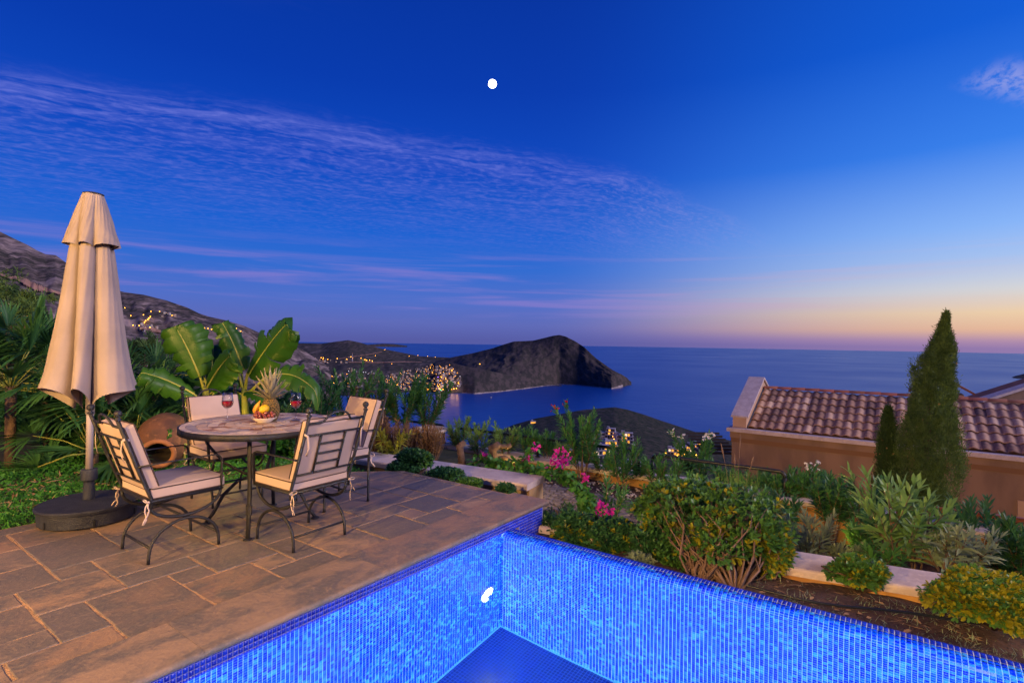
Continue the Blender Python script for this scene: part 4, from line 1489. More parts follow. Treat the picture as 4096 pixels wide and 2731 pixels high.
# white pebbles along the foot of the retaining wall
peb = MB()
for i in range(420):
    y = random.uniform(1.6, 5.2); x = 6.62 + random.uniform(0, 0.55)
    r = random.uniform(0.010, 0.024)
    peb.ball((x, y, path_z(x, y) + r * 0.5), r, 5, 4, 0, (1, random.uniform(.7, 1), .6))
tag(peb.build('gravel', M('white_pebble', (0.55, 0.47, 0.42), (0.34, 0.27, 0.24), 30, 0.8), None, True), 'pale pebbles strewn along the foot of the retaining wall', None, None, 'stuff')

# black tube railing on the retaining wall, hose on the soil
black_m = M('black_paint', (0.012, 0.016, 0.020), None, 1, 0.35)
def railing(x0, y0, x1, y1, z, h, label, bent):
    e = empty('railing', (0, 0, 0), 0, label, 'railing')
    p0 = Vector((x0, y0, z)); p1 = Vector((x1, y1, z))
    d = (p1 - p0).normalized()
    pts = []
    for i in range(7):
        a = PI / 2 * i / 6
        pts.append(p0 + d * (0.07 * (1 - math.cos(a))) + Vector((0, 0, h - 0.07 + 0.07 * math.sin(a))))
    q = []
    for i in range(7):
        a = PI / 2 * i / 6
        q.append(p1 - d * (0.07 * (1 - math.cos(a))) + Vector((0, 0, h - 0.07 + 0.07 * math.sin(a))))
    MB().tube(pts + q[::-1], 0.024, 8).build('top_rail', black_m, e, True)
    n = max(1, int((p1 - p0).length / 1.2))
    for i in range(n + 1):
        c = p0 + (p1 - p0) * (i / n)
        hh = h - 0.06 if i in (0, n) else h - 0.02
        MB().tube([c, c + Vector((0, 0, hh))], 0.022, 8).build('post', black_m, e, True)
        MB().lathe([(0.045, 0.0), (0.045, 0.012), (0.024, 0.016)], 12, (c.x, c.y, c.z)).build('foot_plate', black_m, e)
    return e
railing(7.42, 3.05, 7.27, 6.45, -0.415, 0.30, 'black tube railing on the retaining wall behind the oleanders', True)
railing(7.50, 1.15, 7.43, 2.85, -0.44, 0.30, 'black tube railing on the retaining wall running to the tiled house', True)
railing(7.22, 6.7, 7.06, 9.6, -0.415, 0.32, 'black tube railing behind the white planter', True)
hose = [(4.40 + 0.05 * math.sin(i * 0.9) + 0.10 * (-0.1 * i), 1.1 - i * 0.16, bed_z(4.3, 0) + 0.03) for i in range(-1, 14)]
hose = [(4.02 + 0.018 * i * i * 0.2 + 0.03 * math.sin(i), 1.15 - i * 0.15, -0.245) for i in range(12)]
tag(MB().tube(hose, 0.009, 6).build('hose', black_m, None, True), 'thin black drip hose lying on the soil bed', 'hose')

# ================================================================== the neighbouring house with the tiled roof
render_m = M('brown_render', (0.27, 0.172, 0.112), (0.195, 0.125, 0.083), 1.6, 0.9, 0.3, 60, stretch=(1, 1, 0.35))
band_m = M('brown_band', (0.20, 0.105, 0.05), None, 1, 0.9)
tile_rm = bpy.data.materials.new('clay_roof_tile')
tile_rm.use_nodes = True
t = NT(tile_rm.node_tree)
b = tile_rm.node_tree.nodes['Principled BSDF']
oi = t.n('ShaderNodeObjectInfo').outputs['Random']
co = t.n('ShaderNodeTexCoord').outputs['Object']
nz = t.noise(co, 7.0, 4.0)
f = t.m('ADD', t.m('MULTIPLY', oi, 0.75), t.m('MULTIPLY', t.sstep(nz, 0.3, 0.7), 0.35))
t.put(b.inputs['Base Color'], t.ramp(f, [(0.0, (0.085, 0.055, 0.055, 1)), (0.22, (0.15, 0.092, 0.072, 1)), (0.45, (0.32, 0.185, 0.12, 1)), (0.7, (0.48, 0.30, 0.19, 1)), (1.0, (0.64, 0.46, 0.31, 1))]))
b.inputs['Roughness'].default_value = 0.85
ridge_m = M('ridge_tile_clay', (0.26, 0.095, 0.065), (0.19, 0.075, 0.055), 4, 0.85, rnd=0.25)
lead_m = M('lead_flashing', (0.06, 0.06, 0.075), None, 1, 0.6)
house = empty('tiled_house', (16.36, 4.0, -4.0), 0, 'brown rendered house with a red tiled roof behind the cypress', 'house')
HX, HY, HZ = 16.36, 4.0, -4.0
HL = -9.0          # far end in Y (absolute)


def hb(name, x0, x1, y0, y1, z0, z1, mat, parent=None, ch=0.0):
    return MB().box(x0 - HX, x1 - HX, y0 - HY, y1 - HY, z0 - HZ, z1 - HZ, 0, ch).build(name, mat, parent or house)


hb('wall', 16.50, 24.5, HL, 3.94, -6.0, -1.06, render_m)
hb('ledge', 16.33, 16.80, HL, 4.05, -1.055, -0.955, slab_m)
hb('band', 16.44, 16.499, HL, 3.98, -1.24, -1.06, render_m)
hb('band', 16.46, 16.499, HL, 3.96, -1.36, -1.243, band_m)
roof = empty('roof', (0, 0, 0)); roof.parent = house
EX, EZ, RX, RZ = 16.62, -0.93, 18.80, 0.035
sl = Vector((RX - EX, 0, RZ - EZ)); SLN = sl.length; sd = sl.normalized(); sn = Vector((-sd.z, 0, sd.x))
ROOF_Y1 = 3.52
m2 = MB()
m2.add([(EX - HX, HL - HY, EZ - HZ - 0.03), (EX - HX, ROOF_Y1 - HY, EZ - HZ - 0.03), (RX - HX, ROOF_Y1 - HY, RZ - HZ - 0.03), (RX - HX, HL - HY, RZ - HZ - 0.03),
        (RX + 2.2 - HX, HL - HY, EZ - HZ - 0.03), (RX + 2.2 - HX, ROOF_Y1 - HY, EZ - HZ - 0.03)], [(0, 3, 2, 1), (3, 4, 5, 2)])
m2.build('roof_deck', band_m, roof)
# one S-shaped clay tile, laid in rows and columns
TW, TL = 0.232, 0.345
prof = []
NPF = 11
for i in range(NPF):
    u = i / (NPF - 1)
    h = 0.048 * (0.5 + 0.5 * math.cos(2 * PI * (u - 0.34))) ** 0.8
    prof.append((u * TW * 1.04, h))
m2 = MB()
vs = []
for (s, lift) in ((0.0, 0.016), (0.05, 0.017), (TL * 1.12, 0.0)):
    for (u, h) in prof:
        q = sd * s + sn * (h * (1.0 if s < 0.3 else 0.9) + lift)
        vs.append((q.x, -u, q.z))
for (u, h) in prof:      # lower lip thickness
    q = sn * (h + 0.004) + sd * 0.002
    vs.append((q.x, -u, q.z))
fs = []
for r in range(2):
    for i in range(NPF - 1):
        fs.append((r * NPF + i, r * NPF + i + 1, (r + 1) * NPF + i + 1, (r + 1) * NPF + i))
for i in range(NPF - 1):
    fs.append((3 * NPF + i, 3 * NPF + i + 1, i + 1, i))
m2.add(vs, fs)
rt_me = m2.mesh('roof_tile', True)
rt_me.materials.append(tile_rm)
rows_n = int(SLN / TL)
TL2 = SLN / rows_n
far_t = MB()
cnt = 0
for c in range(int((ROOF_Y1 + 4.2) / TW)):
    for r in range(rows_n):
        y = ROOF_Y1 - c * TW
        q = Vector((EX, y, EZ)) + sd * (r * TL2 - 0.02)
        if cnt < 300:
            o = link('roof_tile', rt_me, None, roof, (q.x - HX, q.y - HY, q.z - HZ))
            o.rotation_euler = (random.uniform(-.045, .045), random.uniform(-.025, .025), random.uniform(-.03, .03))
            cnt += 1
        else:
            far_t.add([(v[0] + q.x - HX, v[1] + q.y - HY, v[2] + q.z - HZ) for v in m2.v], m2.f)
if far_t.v:
    tm2 = mosaic('clay_tile_sheet', (0.12, 0.07, 0.06), (0.27, 0.13, 0.085), (0.48, 0.28, 0.16), 'island', 0.3, 0.7)
    tm2.node_tree.nodes['Principled BSDF'].inputs['Roughness'].default_value = 0.85
    o = far_t.build('far_roof_tile', tm2, roof, True); o['kind'] = 'stuff'
# ridge tiles
m3 = MB()
vs = []
for k_, (yy, rr) in enumerate(((0.0, 0.075), (0.40, 0.088), (0.40, 0.075))):
    for i in range(9):
        a = PI * i / 8
        vs.append((rr * 1.15 * math.cos(a), -yy, rr * math.sin(a) * 0.95))
fs = []
for k_ in range(2):
    for i in range(8):
        fs.append((k_ * 9 + i + 1, k_ * 9 + i, (k_ + 1) * 9 + i, (k_ + 1) * 9 + i + 1))
m3.add(vs, fs)
rg_me = m3.mesh('ridge_tile', True); rg_me.materials.append(ridge_m)
for i in range(int((ROOF_Y1 - HL) / 0.385)):
    o = link('ridge_tile', rg_me, None, roof, (RX - HX, ROOF_Y1 - i * 0.385 - HY, RZ + 0.035 - HZ))
    o.rotation_euler = (random.uniform(-.015, .015), 0, 0)
# gable parapet with its pale slab
def gable(y0, y1, lift, name, mat, th=None):
    pts = [(16.50, -1.0), (16.50, -0.72 + lift), (17.0, -0.50 + lift), (18.92, 0.36 + lift), (20.9, -0.50 + lift), (20.9, -1.0)]
    if th:
        pts = [(16.46, -0.78), (16.46, -0.74 + th), (18.92, 0.36 + th), (20.95, -0.53 + th), (20.95, -0.53), (18.92, 0.362), (16.50, -0.72)]
    m2 = MB()
    n = len(pts)
    vs = [(x - HX, y0 - HY, z - HZ) for x, z in pts] + [(x - HX, y1 - HY, z - HZ) for x, z in pts]
    fs = [tuple(range(n)), tuple(range(2 * n - 1, n - 1, -1))] + [((i + 1) % n, i, n + i, n + (i + 1) % n) for i in range(n)]
    m2.add(vs, fs)
    return m2.build(name, mat, house)


pts = [(16.50, -0.985), (16.50, -0.62), (18.75, 0.36), (20.95, -0.62), (20.95, -1.06)]
m2 = MB(); n = len(pts)
vs = [(x - HX, 3.55 - HY, z - HZ) for x, z in pts] + [(x - HX, 3.92 - HY, z - HZ) for x, z in pts]
m2.add(vs, [tuple(range(n)), tuple(range(2 * n - 1, n - 1, -1))] + [((i + 1) % n, i, n + i, n + (i + 1) % n) for i in range(n)])
m2.build('gable_parapet', M('pale_render', (0.50, 0.34, 0.22), (0.44, 0.29, 0.19), 2, 0.9), house)
pts = [(16.46, -0.70), (16.46, -0.615), (18.75, 0.42), (21.0, -0.60), (21.0, -0.655), (18.75, 0.363), (16.50, -0.617), (16.50, -0.70)]
pts = [(16.465, -0.652), (16.465, -0.604), (18.75, 0.425), (20.99, -0.604), (20.99, -0.640), (18.75, 0.364)]
m2 = MB(); n = len(pts)
vs = [(x - HX, 3.50 - HY, z - HZ) for x, z in pts] + [(x - HX, 3.97 - HY, z - HZ) for x, z in pts]
m2.add(vs, [(0, 1, 2, 5), (5, 2, 3, 4), (n + 5, n + 2, n + 1, n), (n + 4, n + 3, n + 2, n + 5)] + [((i + 1) % n, i, n + i, n + (i + 1) % n) for i in range(n)])
m2.build('parapet_slab', slab_m, house)
MB().tube([Vector((EX - HX, 3.535 - HY, EZ - HZ + 0.03)), Vector((RX - HX, 3.535 - HY, RZ - HZ + 0.03))], 0.03, 6).build('flashing', lead_m, house)
# little tiled chimney behind the cypress
chx, chy = 19.6, -0.95
hb('chimney_stack', chx - 0.42, chx + 0.42, chy - 0.50, chy + 0.50, -0.8, 0.16, M('chimney_render', (0.46, 0.31, 0.21), None, 1, 0.9))
m2 = MB()
for sgn in (-1, 1):
    m2.add([(chx - 0.55 - HX, chy + sgn * 0.72 - HY, 0.17 - HZ), (chx + 0.55 - HX, chy + sgn * 0.72 - HY, 0.17 - HZ), (chx + 0.55 - HX, chy - HY, 0.62 - HZ), (chx - 0.55 - HX, chy - HY, 0.62 - HZ),
            (chx - 0.55 - HX, chy + sgn * 0.72 - HY, 0.23 - HZ), (chx + 0.55 - HX, chy + sgn * 0.72 - HY, 0.23 - HZ), (chx + 0.55 - HX, chy - HY, 0.68 - HZ), (chx - 0.55 - HX, chy - HY, 0.68 - HZ)],
           [(0, 1, 2, 3), (7, 6, 5, 4), (0, 4, 5, 1), (1, 5, 6, 2), (3, 7, 4, 0)])
m2.build('chimney_cap', ridge_m, house)
# window surround with louvred timber shutter, low in the wall on the right
fr_m = M('pale_surround', (0.40, 0.27, 0.18), None, 1, 0.9)
teak_m = M('teak', (0.34, 0.10, 0.028), (0.24, 0.07, 0.02), 8, 0.5, stretch=(1, 12, 12))
WY0, WY1 = -2.35, -4.4
for (y0, y1, z0, z1) in ((WY0 + 0.16, WY0, -3.6, -2.10), (WY1, WY1 - 0.16, -3.6, -2.10), (WY0 + 0.16, WY1 - 0.16, -2.10, -1.94)):
    hb('window_surround', 16.44, 16.499, y1, y0, z0, z1, fr_m)
sh_ = empty('shutter', (0, 0, 0)); sh_.parent = house
hb('shutter_frame', 16.46, 16.498, WY0 - 0.10, WY0, -3.6, -2.10, teak_m, sh_)
hb('shutter_frame', 16.46, 16.498, WY1, WY1 + 0.10, -3.6, -2.10, teak_m, sh_)
hb('shutter_frame', 16.46, 16.498, WY1 + 0.101, WY0 - 0.101, -2.20, -2.10, teak_m, sh_)
for i in range(24):
    z = -2.235 - i * 0.055
    o = MB().box(-0.018, 0.018, -(WY0 - WY1 - 0.2) / 2, (WY0 - WY1 - 0.2) / 2, -0.004, 0.004).build('slat', teak_m, sh_)
    o.location = (16.475 - HX, (WY0 + WY1) / 2 - HY, z - HZ); o.rotation_euler = (0, 0.7, 0)

# second roof at the right edge of the picture, behind
h2 = empty('far_house', PD(2258, 924, 19.5), HEAD - PI / 2, 'house with a sloping gable slab at the right edge', 'house')
m2 = MB()
m2.add([(0.25, 0.2, -4), (6, 0.2, -4), (6, 0.2, 0.2), (3.6, 0.2, 1.12), (0.25, 0.2, -0.02), (0.25, 1, -4), (6, 1, -4), (6, 1, 0.2), (3.6, 1, 1.12), (0.25, 1, -0.02)],
       [(0, 1, 2, 3, 4), (9, 8, 7, 6, 5), (0, 5, 6, 1), (1, 6, 7, 2), (4, 9, 5, 0)])
m2.build('wall', render_m, h2)
for (xa, za, xb, zb) in ((0.0, -0.02, 3.6, 1.18), (3.6, 1.18, 6.3, 0.16)):
    m2 = MB()
    m2.add([(xa, 0, za), (xb, 0, zb), (xb, 0.4, zb), (xa, 0.4, za), (xa, 0, za + 0.10), (xb, 0, zb + 0.10), (xb, 0.4, zb + 0.10), (xa, 0.4, za + 0.10)],
           [(3, 2, 1, 0), (4, 5, 6, 7), (0, 1, 5, 4), (1, 2, 6, 5), (2, 3, 7, 6), (3, 0, 4, 7)])
    m2.build('gable_slab', slab_m, h2)
    m2 = MB(); m2.add([(xa, 0.401, za + 0.02), (xb, 0.401, zb + 0.02), (xb, 1.1, zb + 0.02), (xa, 1.1, za + 0.02)], [(0, 1, 2, 3)])
    m2.build('roof', ridge_m, h2)

# dark timber pergola roof peeping out left of the house, teak bench rails in the lower garden on the right
pg = empty('pergola', PD(1655, 1040, 22.0), HEAD - PI / 2, 'dark slatted pergola roof at the left end of the tiled house', 'pergola')
dark_wood = M('dark_wood', (0.035, 0.030, 0.035), None, 1, 0.7)
for i in range(7):
    o = MB().box(-0.75, 0.75, -0.03, 0.03, -0.05, 0.05).build('slat', dark_wood, pg)
    o.location = (0.0 - i * 0.0, i * 0.35, 0.0 + i * 0.075)
for sx in (-0.6, 0.6):
    MB().box(sx - 0.04, sx + 0.04, -0.2, 2.4, -0.14, -0.055).build('beam', dark_wood, pg)
    MB().box(sx - 0.05, sx + 0.05, 0.0, 0.1, -3.5, -0.15).build('post', dark_wood, pg)

bn = empty('garden_bench', P(2270, 1243, -1.15), -PI / 2 + 0.12, 'teak garden bench half hidden behind the oleander on the right', 'bench')
for zz in (0.33, 0.10):
    MB().box(-0.95, 1.1, -0.03, 0.03, zz - 0.045, zz + 0.045).build('back_rail', teak_m, bn)
for i in range(5):
    MB().box(-1.1, 1.1, 0.05 + i * 0.10, 0.13 + i * 0.10, -0.06, -0.035).build('seat_slat', teak_m, bn)
for sx in (-1.0, 1.0):
    for yy, hh in ((0.0, 0.34), (0.5, -0.06)):
        MB().box(sx - 0.03, sx + 0.03, yy - 0.028, yy + 0.028, -0.3, hh - 0.06 if yy == 0 else hh - 0.002).build('leg', teak_m, bn)

# ================================================================== terrace furniture
import bmesh
iron_m = M('black_iron', (0.016, 0.016, 0.020), (0.028, 0.027, 0.030), 20, 0.55, 0.3, 90, metal=0.3, spec=0.5)
cush_m = M('cream_canvas', (0.50, 0.385, 0.335), (0.455, 0.345, 0.30), 3, 0.92, 0.25, 160, spec=0.15)
pipe_m = M('brown_piping', (0.055, 0.035, 0.03), None, 1, 0.8)
tie_m = M('cream_tie', (0.52, 0.41, 0.36), None, 1, 0.9)


def rbox(sx, sy, sz, r, seg=3, puff=0.0, mat=None):
    bm = bmesh.new()
    bmesh.ops.create_cube(bm, size=1.0)
    for v in bm.verts:
        v.co = Vector((v.co.x * sx, v.co.y * sy, v.co.z * sz))
    bmesh.ops.bevel(bm, geom=list(bm.edges), offset=r, segments=seg, affect='EDGES', profile=0.6)
    if puff:
        bmesh.ops.subdivide_edges(bm, edges=[e for e in bm.edges if e.calc_length() > 0.1], cuts=4, use_grid_fill=True)
        for v in bm.verts:
            u = max(0, 1 - (2 * v.co.x / sx) ** 2); w = max(0, 1 - (2 * v.co.y / sy) ** 2)
            v.co.z += puff * (u * w) ** 0.6 * (1 if v.co.z > 0 else -0.4)
    me = bpy.data.meshes.new('cushion')
    bm.to_mesh(me); bm.free()
    me.polygons.foreach_set('use_smooth', [True] * len(me.polygons))
    try:
        me.set_sharp_from_angle(angle=math.radians(60))
    except Exception:
        pass
    if mat is not None:
        me.transform(mat)
    return me


def round_rect(sx, sy, r, z, n=4):
    pts = []
    for (cx, cy, a0) in ((sx / 2 - r, sy / 2 - r, 0), (-sx / 2 + r, sy / 2 - r, 90), (-sx / 2 + r, -sy / 2 + r, 180), (sx / 2 - r, -sy / 2 + r, 270)):
        for i in range(n + 1):
            a = math.radians(a0 + 90 * i / n)
            pts.append(Vector((cx + r * math.cos(a), cy + r * math.sin(a), z)))
    return pts


def cushion(parent, name, sx, sy, sz, mat4):
    o = link(name, rbox(sx, sy, sz, 0.014, 3, 0.012, mat4), cush_m, parent)
    for z in (sz / 2 - 0.006, -sz / 2 + 0.006):
        pts = [mat4 @ p for p in round_rect(sx + 0.001, sy + 0.001, 0.018, z)]
        MB().tube(pts, 0.0045, 6, closed=True).build('piping', pipe_m, o, True)
    return o


def ribbon(parent, pts, w=0.008):
    return MB().tube(pts, w, 6, flat=(1.0, 0.25)).build('tie', tie_m, parent, True)


W2 = 0.235


def make_chair(arched, label, seed):
    r = random.Random(seed)
    e = empty('chair', (0, 0, 0), 0, label, 'chair', 'chairs round the table')

    def post_at(z):
        return -0.215 - 0.185 * max(0, (z - 0.40)) / 0.53
    for s in (-1, 1):
        y = s * W2
        top = Vector((post_at(0.93), y, 0.93))
        p = MB().tube([(-0.215, y, 0.36), (-0.215, y, 0.42), (post_at(0.6), y, 0.6), top], 0.0115, 8).build('back_post', iron_m, e, True)
        MB().lathe([(0.0115, 0.0), (0.018, 0.005), (0.018, 0.012), (0.010, 0.018), (0.010, 0.026)], 10, tuple(top)).build('collar', iron_m, p, True)
        MB().ball(top + Vector((0, 0, 0.044)), 0.0225, 12, 8).build('finial', iron_m, p, True)
        # arm: flat bar from the post, bent down to the seat
        za = 0.635
        arm = [Vector((post_at(za) + 0.0, y + s * 0.012, za)), Vector((-0.10, y + s * 0.02, za + 0.006)), Vector((0.16, y + s * 0.02, za + 0.006))]
        for i in range(1, 6):
            a = PI / 2 * i / 5
            arm.append(Vector((0.16 + 0.05 * math.sin(a), y + s * 0.02, za + 0.006 - 0.05 * (1 - math.cos(a)))))
        arm += [Vector((0.212, y + s * 0.015, 0.48)), Vector((0.215, y, 0.40))]
        MB().tube(arm, 0.011, 6, flat=(0.45, 1.25)).build('armrest', iron_m, e, True)
        if arched:
            yl = s * 0.212
            arch = [Vector((-0.218, yl, 0.0)), Vector((-0.216, yl, 0.04))]
            for i in range(1, 16):
                a = PI * i / 16
                arch.append(Vector((-0.215 * math.cos(a), yl, 0.05 + 0.19 * math.sin(a))))
            arch += [Vector((0.216, yl, 0.04)), Vector((0.218, yl, 0.0))]
            MB().tube(arch, 0.0105, 8).build('leg', iron_m, e, True)
            u = []
            for i in range(0, 17):
                a = PI * i / 16
                u.append(Vector((-0.225 * math.cos(a), yl, 0.395 - 0.135 * math.sin(a) ** 0.9)))
            MB().tube(u, 0.0105, 8).build('under_frame', iron_m, e, True)
        else:
            for x in (-0.215, 0.215):
                MB().tube([(x, y, 0.40), (x, y, 0.03), (x, y, 0.0)], [0.0105, 0.0105, 0.014], 8).build('leg', iron_m, e, True)
    if arched:
        for x, z in ((0.0, 0.246), (-0.205, 0.095), (0.205, 0.095)):
            MB().tube([(x, -0.212, z), (x, 0.212, z)], 0.0085, 8).build('stretcher', iron_m, e, True)
    else:
        for s in (-1, 1):
            MB().tube([(-0.215, s * W2, 0.13), (0.215, s * W2, 0.13)], 0.0085, 8).build('stretcher', iron_m, e, True)
        MB().tube([(0.0, -W2, 0.13), (0, W2, 0.13)], 0.0085, 8).build('stretcher', iron_m, e, True)
        MB().tube([(-0.215, -W2, 0.25), (0.215, -W2 + 0.001, 0.36)], 0.006, 8).build('brace', iron_m, e, True)
    fr_ = [Vector((-0.222, -W2, 0.40)), Vector((0.222, -W2, 0.40)), Vector((0.222, W2, 0.40)), Vector((-0.222, W2, 0.40))]
    MB().tube(fr_, 0.012, 6, closed=True).build('seat_frame', iron_m, e, True)
    for i in range(7):
        x = -0.18 + i * 0.06
        MB().box(x - 0.012, x + 0.012, -W2 + 0.01, W2 - 0.01, 0.402, 0.408).build('seat_slat', iron_m, e)
    # back lattice
    def bp(y, z, off=0.0):
        return Vector((post_at(z) + off, y, z))
    top = [bp(-W2, 0.885), bp(-0.115, 0.885)]
    for i in range(1, 10):
        a = PI * i / 10
        top.append(bp(-0.10 * math.cos(a), 0.888 + 0.062 * math.sin(a)))
    top += [bp(0.115, 0.885), bp(W2, 0.885)]
    MB().tube(top, 0.008, 8).build('top_rail', iron_m, e, True)
    for z in (0.80, 0.525):
        MB().tube([bp(-W2, z), bp(W2, z)], 0.0075, 6).build('back_rail', iron_m, e, True)
    for y in (-0.10, 0.10):
        MB().tube([bp(y, 0.525), bp(y, 0.80)], 0.0075, 6).build('back_bar', iron_m, e, True)
    for z in (0.59, 0.66, 0.73):
        MB().tube([bp(-0.10, z), bp(0.10, z)], 0.0075, 6).build('back_rung', iron_m, e, True)
    # cushions
    cushion(e, 'seat_cushion', 0.46, 0.475, 0.074, Matrix.Translation((0.012, 0, 0.447)))
    tilt = math.atan2(0.185, 0.53)
    mc = Matrix.Translation((post_at(0.675) + 0.048, 0, 0.682)) @ Matrix.Rotation(-tilt, 4, 'Y') @ Matrix.Rotation(PI / 2, 4, 'Y')
    cushion(e, 'back_cushion', 0.44, 0.435, 0.068, mc)
    # ties
    for s in (-1, 1):
        y = s * W2
        x = post_at(0.80)
        ribbon(e, [Vector((x + 0.03, y - s * 0.02, 0.80)), Vector((x - 0.016, y + s * 0.012, 0.815)), Vector((x - 0.02, y - s * 0.012, 0.80)), Vector((x - 0.022, y - s * 0.02, 0.74 + r.uniform(-.02, .02))), Vector((x - 0.006, y - s * 0.012, 0.67))])
        xb = -0.232
        kn = Vector((xb, y + s * 0.006, 0.40))
        MB().ball(kn, 0.009, 8, 6).build('tie_knot', tie_m, e, True)
        for k_ in range(2):
            q = [kn.copy()]
            L = r.uniform(0.07, 0.15)
            for i in range(1, 6):
                q.append(kn + Vector((-0.012 * math.sin(i * 1.2 + k_ * 2) - 0.005 * i, s * 0.006 * i * (0.5 if k_ else -0.3), -L * i / 5)))
            ribbon(e, q, 0.005)
        lp_ = [kn + Vector((0.0, 0, 0))]
        for i in range(1, 9):
            a = 2 * PI * i / 8
            lp_.append(kn + Vector((-0.01 - 0.012 * math.sin(a * 0.5), s * 0.03 * math.sin(a), 0.012 * (1 - math.cos(a)))))
        ribbon(e, lp_, 0.004)
    return e


def put(o, x, y, rz):
    o.location = (x, y, 0.004); o.rotation_euler = (0, 0, rz)


put(make_chair(True, 'iron armchair nearest the parasol, its amber lit lattice back turned to it', 1), 1.645, 4.06, 0.0)
put(make_chair(True, 'iron armchair with its lattice back turned to the pool', 2), 2.30, 3.53, PI / 2 + 0.03)
put(make_chair(True, 'iron armchair facing the camera in front of the banana plants', 3), 2.44, 4.90, -PI / 2 - 0.05)
put(make_chair(False, 'straight legged iron chair turned sideways at the far side of the table', 4), 2.97, 4.10, PI - 0.08)

# ------------------------------------------------------------------ table
TX, TY, TZ = 2.305, 4.08, 0.775
table = empty('table', (TX, TY, 0.004), 0, 'round iron table with a stone mosaic top', 'table')
tt = empty('tabletop', (0, 0, 0)); tt.parent = table
MB().lathe([(0.001, TZ - 0.022), (0.572, TZ - 0.022), (0.572, TZ - 0.004), (0.001, TZ - 0.004)], 64).build('mortar_bed', M('mosaic_mortar', (0.34, 0.28, 0.25), None, 1, 0.9), tt)
MB().lathe([(0.573, TZ - 0.045), (0.580, TZ - 0.045), (0.580, TZ + 0.001), (0.573, TZ + 0.001), (0.573, TZ - 0.045)], 72).build('rim_band', iron_m, tt, True)
ms = [M('mosaic_' + n, c, d, 25, 0.45, 0.3, 60, rnd=0.12) for n, c, d in (('sand', (0.44, 0.32, 0.24), (0.36, 0.26, 0.20)), ('grey', (0.30, 0.26, 0.26), (0.24, 0.21, 0.21)), ('brown', (0.24, 0.12, 0.065), (0.18, 0.09, 0.05)), ('pale', (0.52, 0.42, 0.35), (0.44, 0.35, 0.29)))]
rings = [(0.0, 0.05, 1, 3), (0.05, 0.10, 8, 2), (0.10, 0.165, 12, 0), (0.165, 0.20, 26, 3), (0.20, 0.27, 18, 0), (0.27, 0.31, 30, 2), (0.31, 0.385, 24, 3), (0.385, 0.46, 28, 0), (0.46, 0.525, 32, 1), (0.525, 0.570, 46, 3)]
rm_ = random.Random(9)
for (r0, r1, n, ci) in rings:
    for i in range(n):
        if n == 1:
            pol = [(0.046 * math.cos(a), 0.046 * math.sin(a)) for a in np.linspace(0, 2 * PI, 12, endpoint=False)]
        else:
            da = 2 * PI / n
            a0, a1 = i * da + rm_.uniform(-.05, .05) * da, (i + 1) * da + rm_.uniform(-.05, .05) * da
            g = 0.0022
            ra, rb = r0 + g + rm_.uniform(0, .002), r1 - g - rm_.uniform(0, .002)
            k_ = 3
            aa = [a0 + g / max(ra, .03) + (a1 - a0 - 2 * g / max(ra, .03)) * q / k_ for q in range(k_ + 1)]
            pol = [(ra * math.cos(a), ra * math.sin(a)) for a in aa[::-1]] if False else [(rb * math.cos(a), rb * math.sin(a)) for a in aa] + [(ra * math.cos(a), ra * math.sin(a)) for a in aa[::-1]]
        c = ci if rm_.random() < 0.62 else rm_.choice([0, 1, 3, 3, 2])
        m2 = MB(); m2.prism(pol, TZ - 0.005, TZ + rm_.uniform(0.0, 0.0012))
        m2.build('mosaic_stone', ms[c], tt)
for ang in (228, 48):
    d = Vector((math.cos(math.radians(ang)), math.sin(math.radians(ang)), 0))
    q = [d * 0.405 + Vector((0, 0, 0.735)), d * 0.395 + Vector((0, 0, 0.55)), d * 0.375 + Vector((0, 0, 0.36)), d * 0.395 + Vector((0, 0, 0.16)), d * 0.415 + Vector((0, 0, 0.0))]
    lg = MB().tube(q, 0.021, 8, flat=(0.55, 1.15)).build('leg', iron_m, table, True)
    MB().tube([d * 0.388 + Vector((0, 0, 0.24)), d * 0.394 + Vector((0, 0, 0.17))], 0.028, 8, flat=(0.6, 1.1)).build('leg_collar', iron_m, lg)
    MB().lathe([(0.03, 0.0), (0.03, 0.006), (0.012, 0.012)], 12, (d.x * 0.415, d.y * 0.415, 0)).build('foot', iron_m, lg)
for ang in (-42, 139):
    d = Vector((math.cos(math.radians(ang)), math.sin(math.radians(ang)), 0))
    q = [d * 0.44 + Vector((0, 0, 0.745)), d * 0.40 + Vector((0, 0, 0.62)), d * 0.28 + Vector((0, 0, 0.47)), d * 0.13 + Vector((0, 0, 0.38)), d * 0.06 + Vector((0, 0, 0.36))]
    MB().tube(q, 0.013, 8, flat=(0.7, 1.2)).build('scroll', iron_m, table, True)
    q = [d * 0.06 + Vector((0, 0, 0.36)), d * 0.17 + Vector((0, 0, 0.33)), d * 0.28 + Vector((0, 0, 0.22)), d * 0.35 + Vector((0, 0, 0.08)), d * 0.40 + Vector((0, 0, 0.01))]
    lg = MB().tube(q, 0.013, 8).build('leg', iron_m, table, True)
    MB().lathe([(0.034, 0.0), (0.034, 0.006), (0.012, 0.016)], 14, (d.x * 0.40, d.y * 0.40, 0)).build('foot', iron_m, lg)
for ang in (228, 48):
    d = Vector((math.cos(math.radians(ang)), math.sin(math.radians(ang)), 0))
    q = [d * 0.38 + Vector((0, 0, 0.60)), d * 0.30 + Vector((0, 0, 0.46)), d * 0.16 + Vector((0, 0, 0.38)), d * 0.06 + Vector((0, 0, 0.36))]
    MB().tube(q, 0.012, 8, flat=(0.7, 1.2)).build('scroll', iron_m, table, True)
MB().tube([(0.06 * math.cos(a), 0.06 * math.sin(a), 0.36) for a in np.linspace(0, 2 * PI, 16, endpoint=False)], 0.010, 8, closed=True).build('ring', iron_m, table, True)
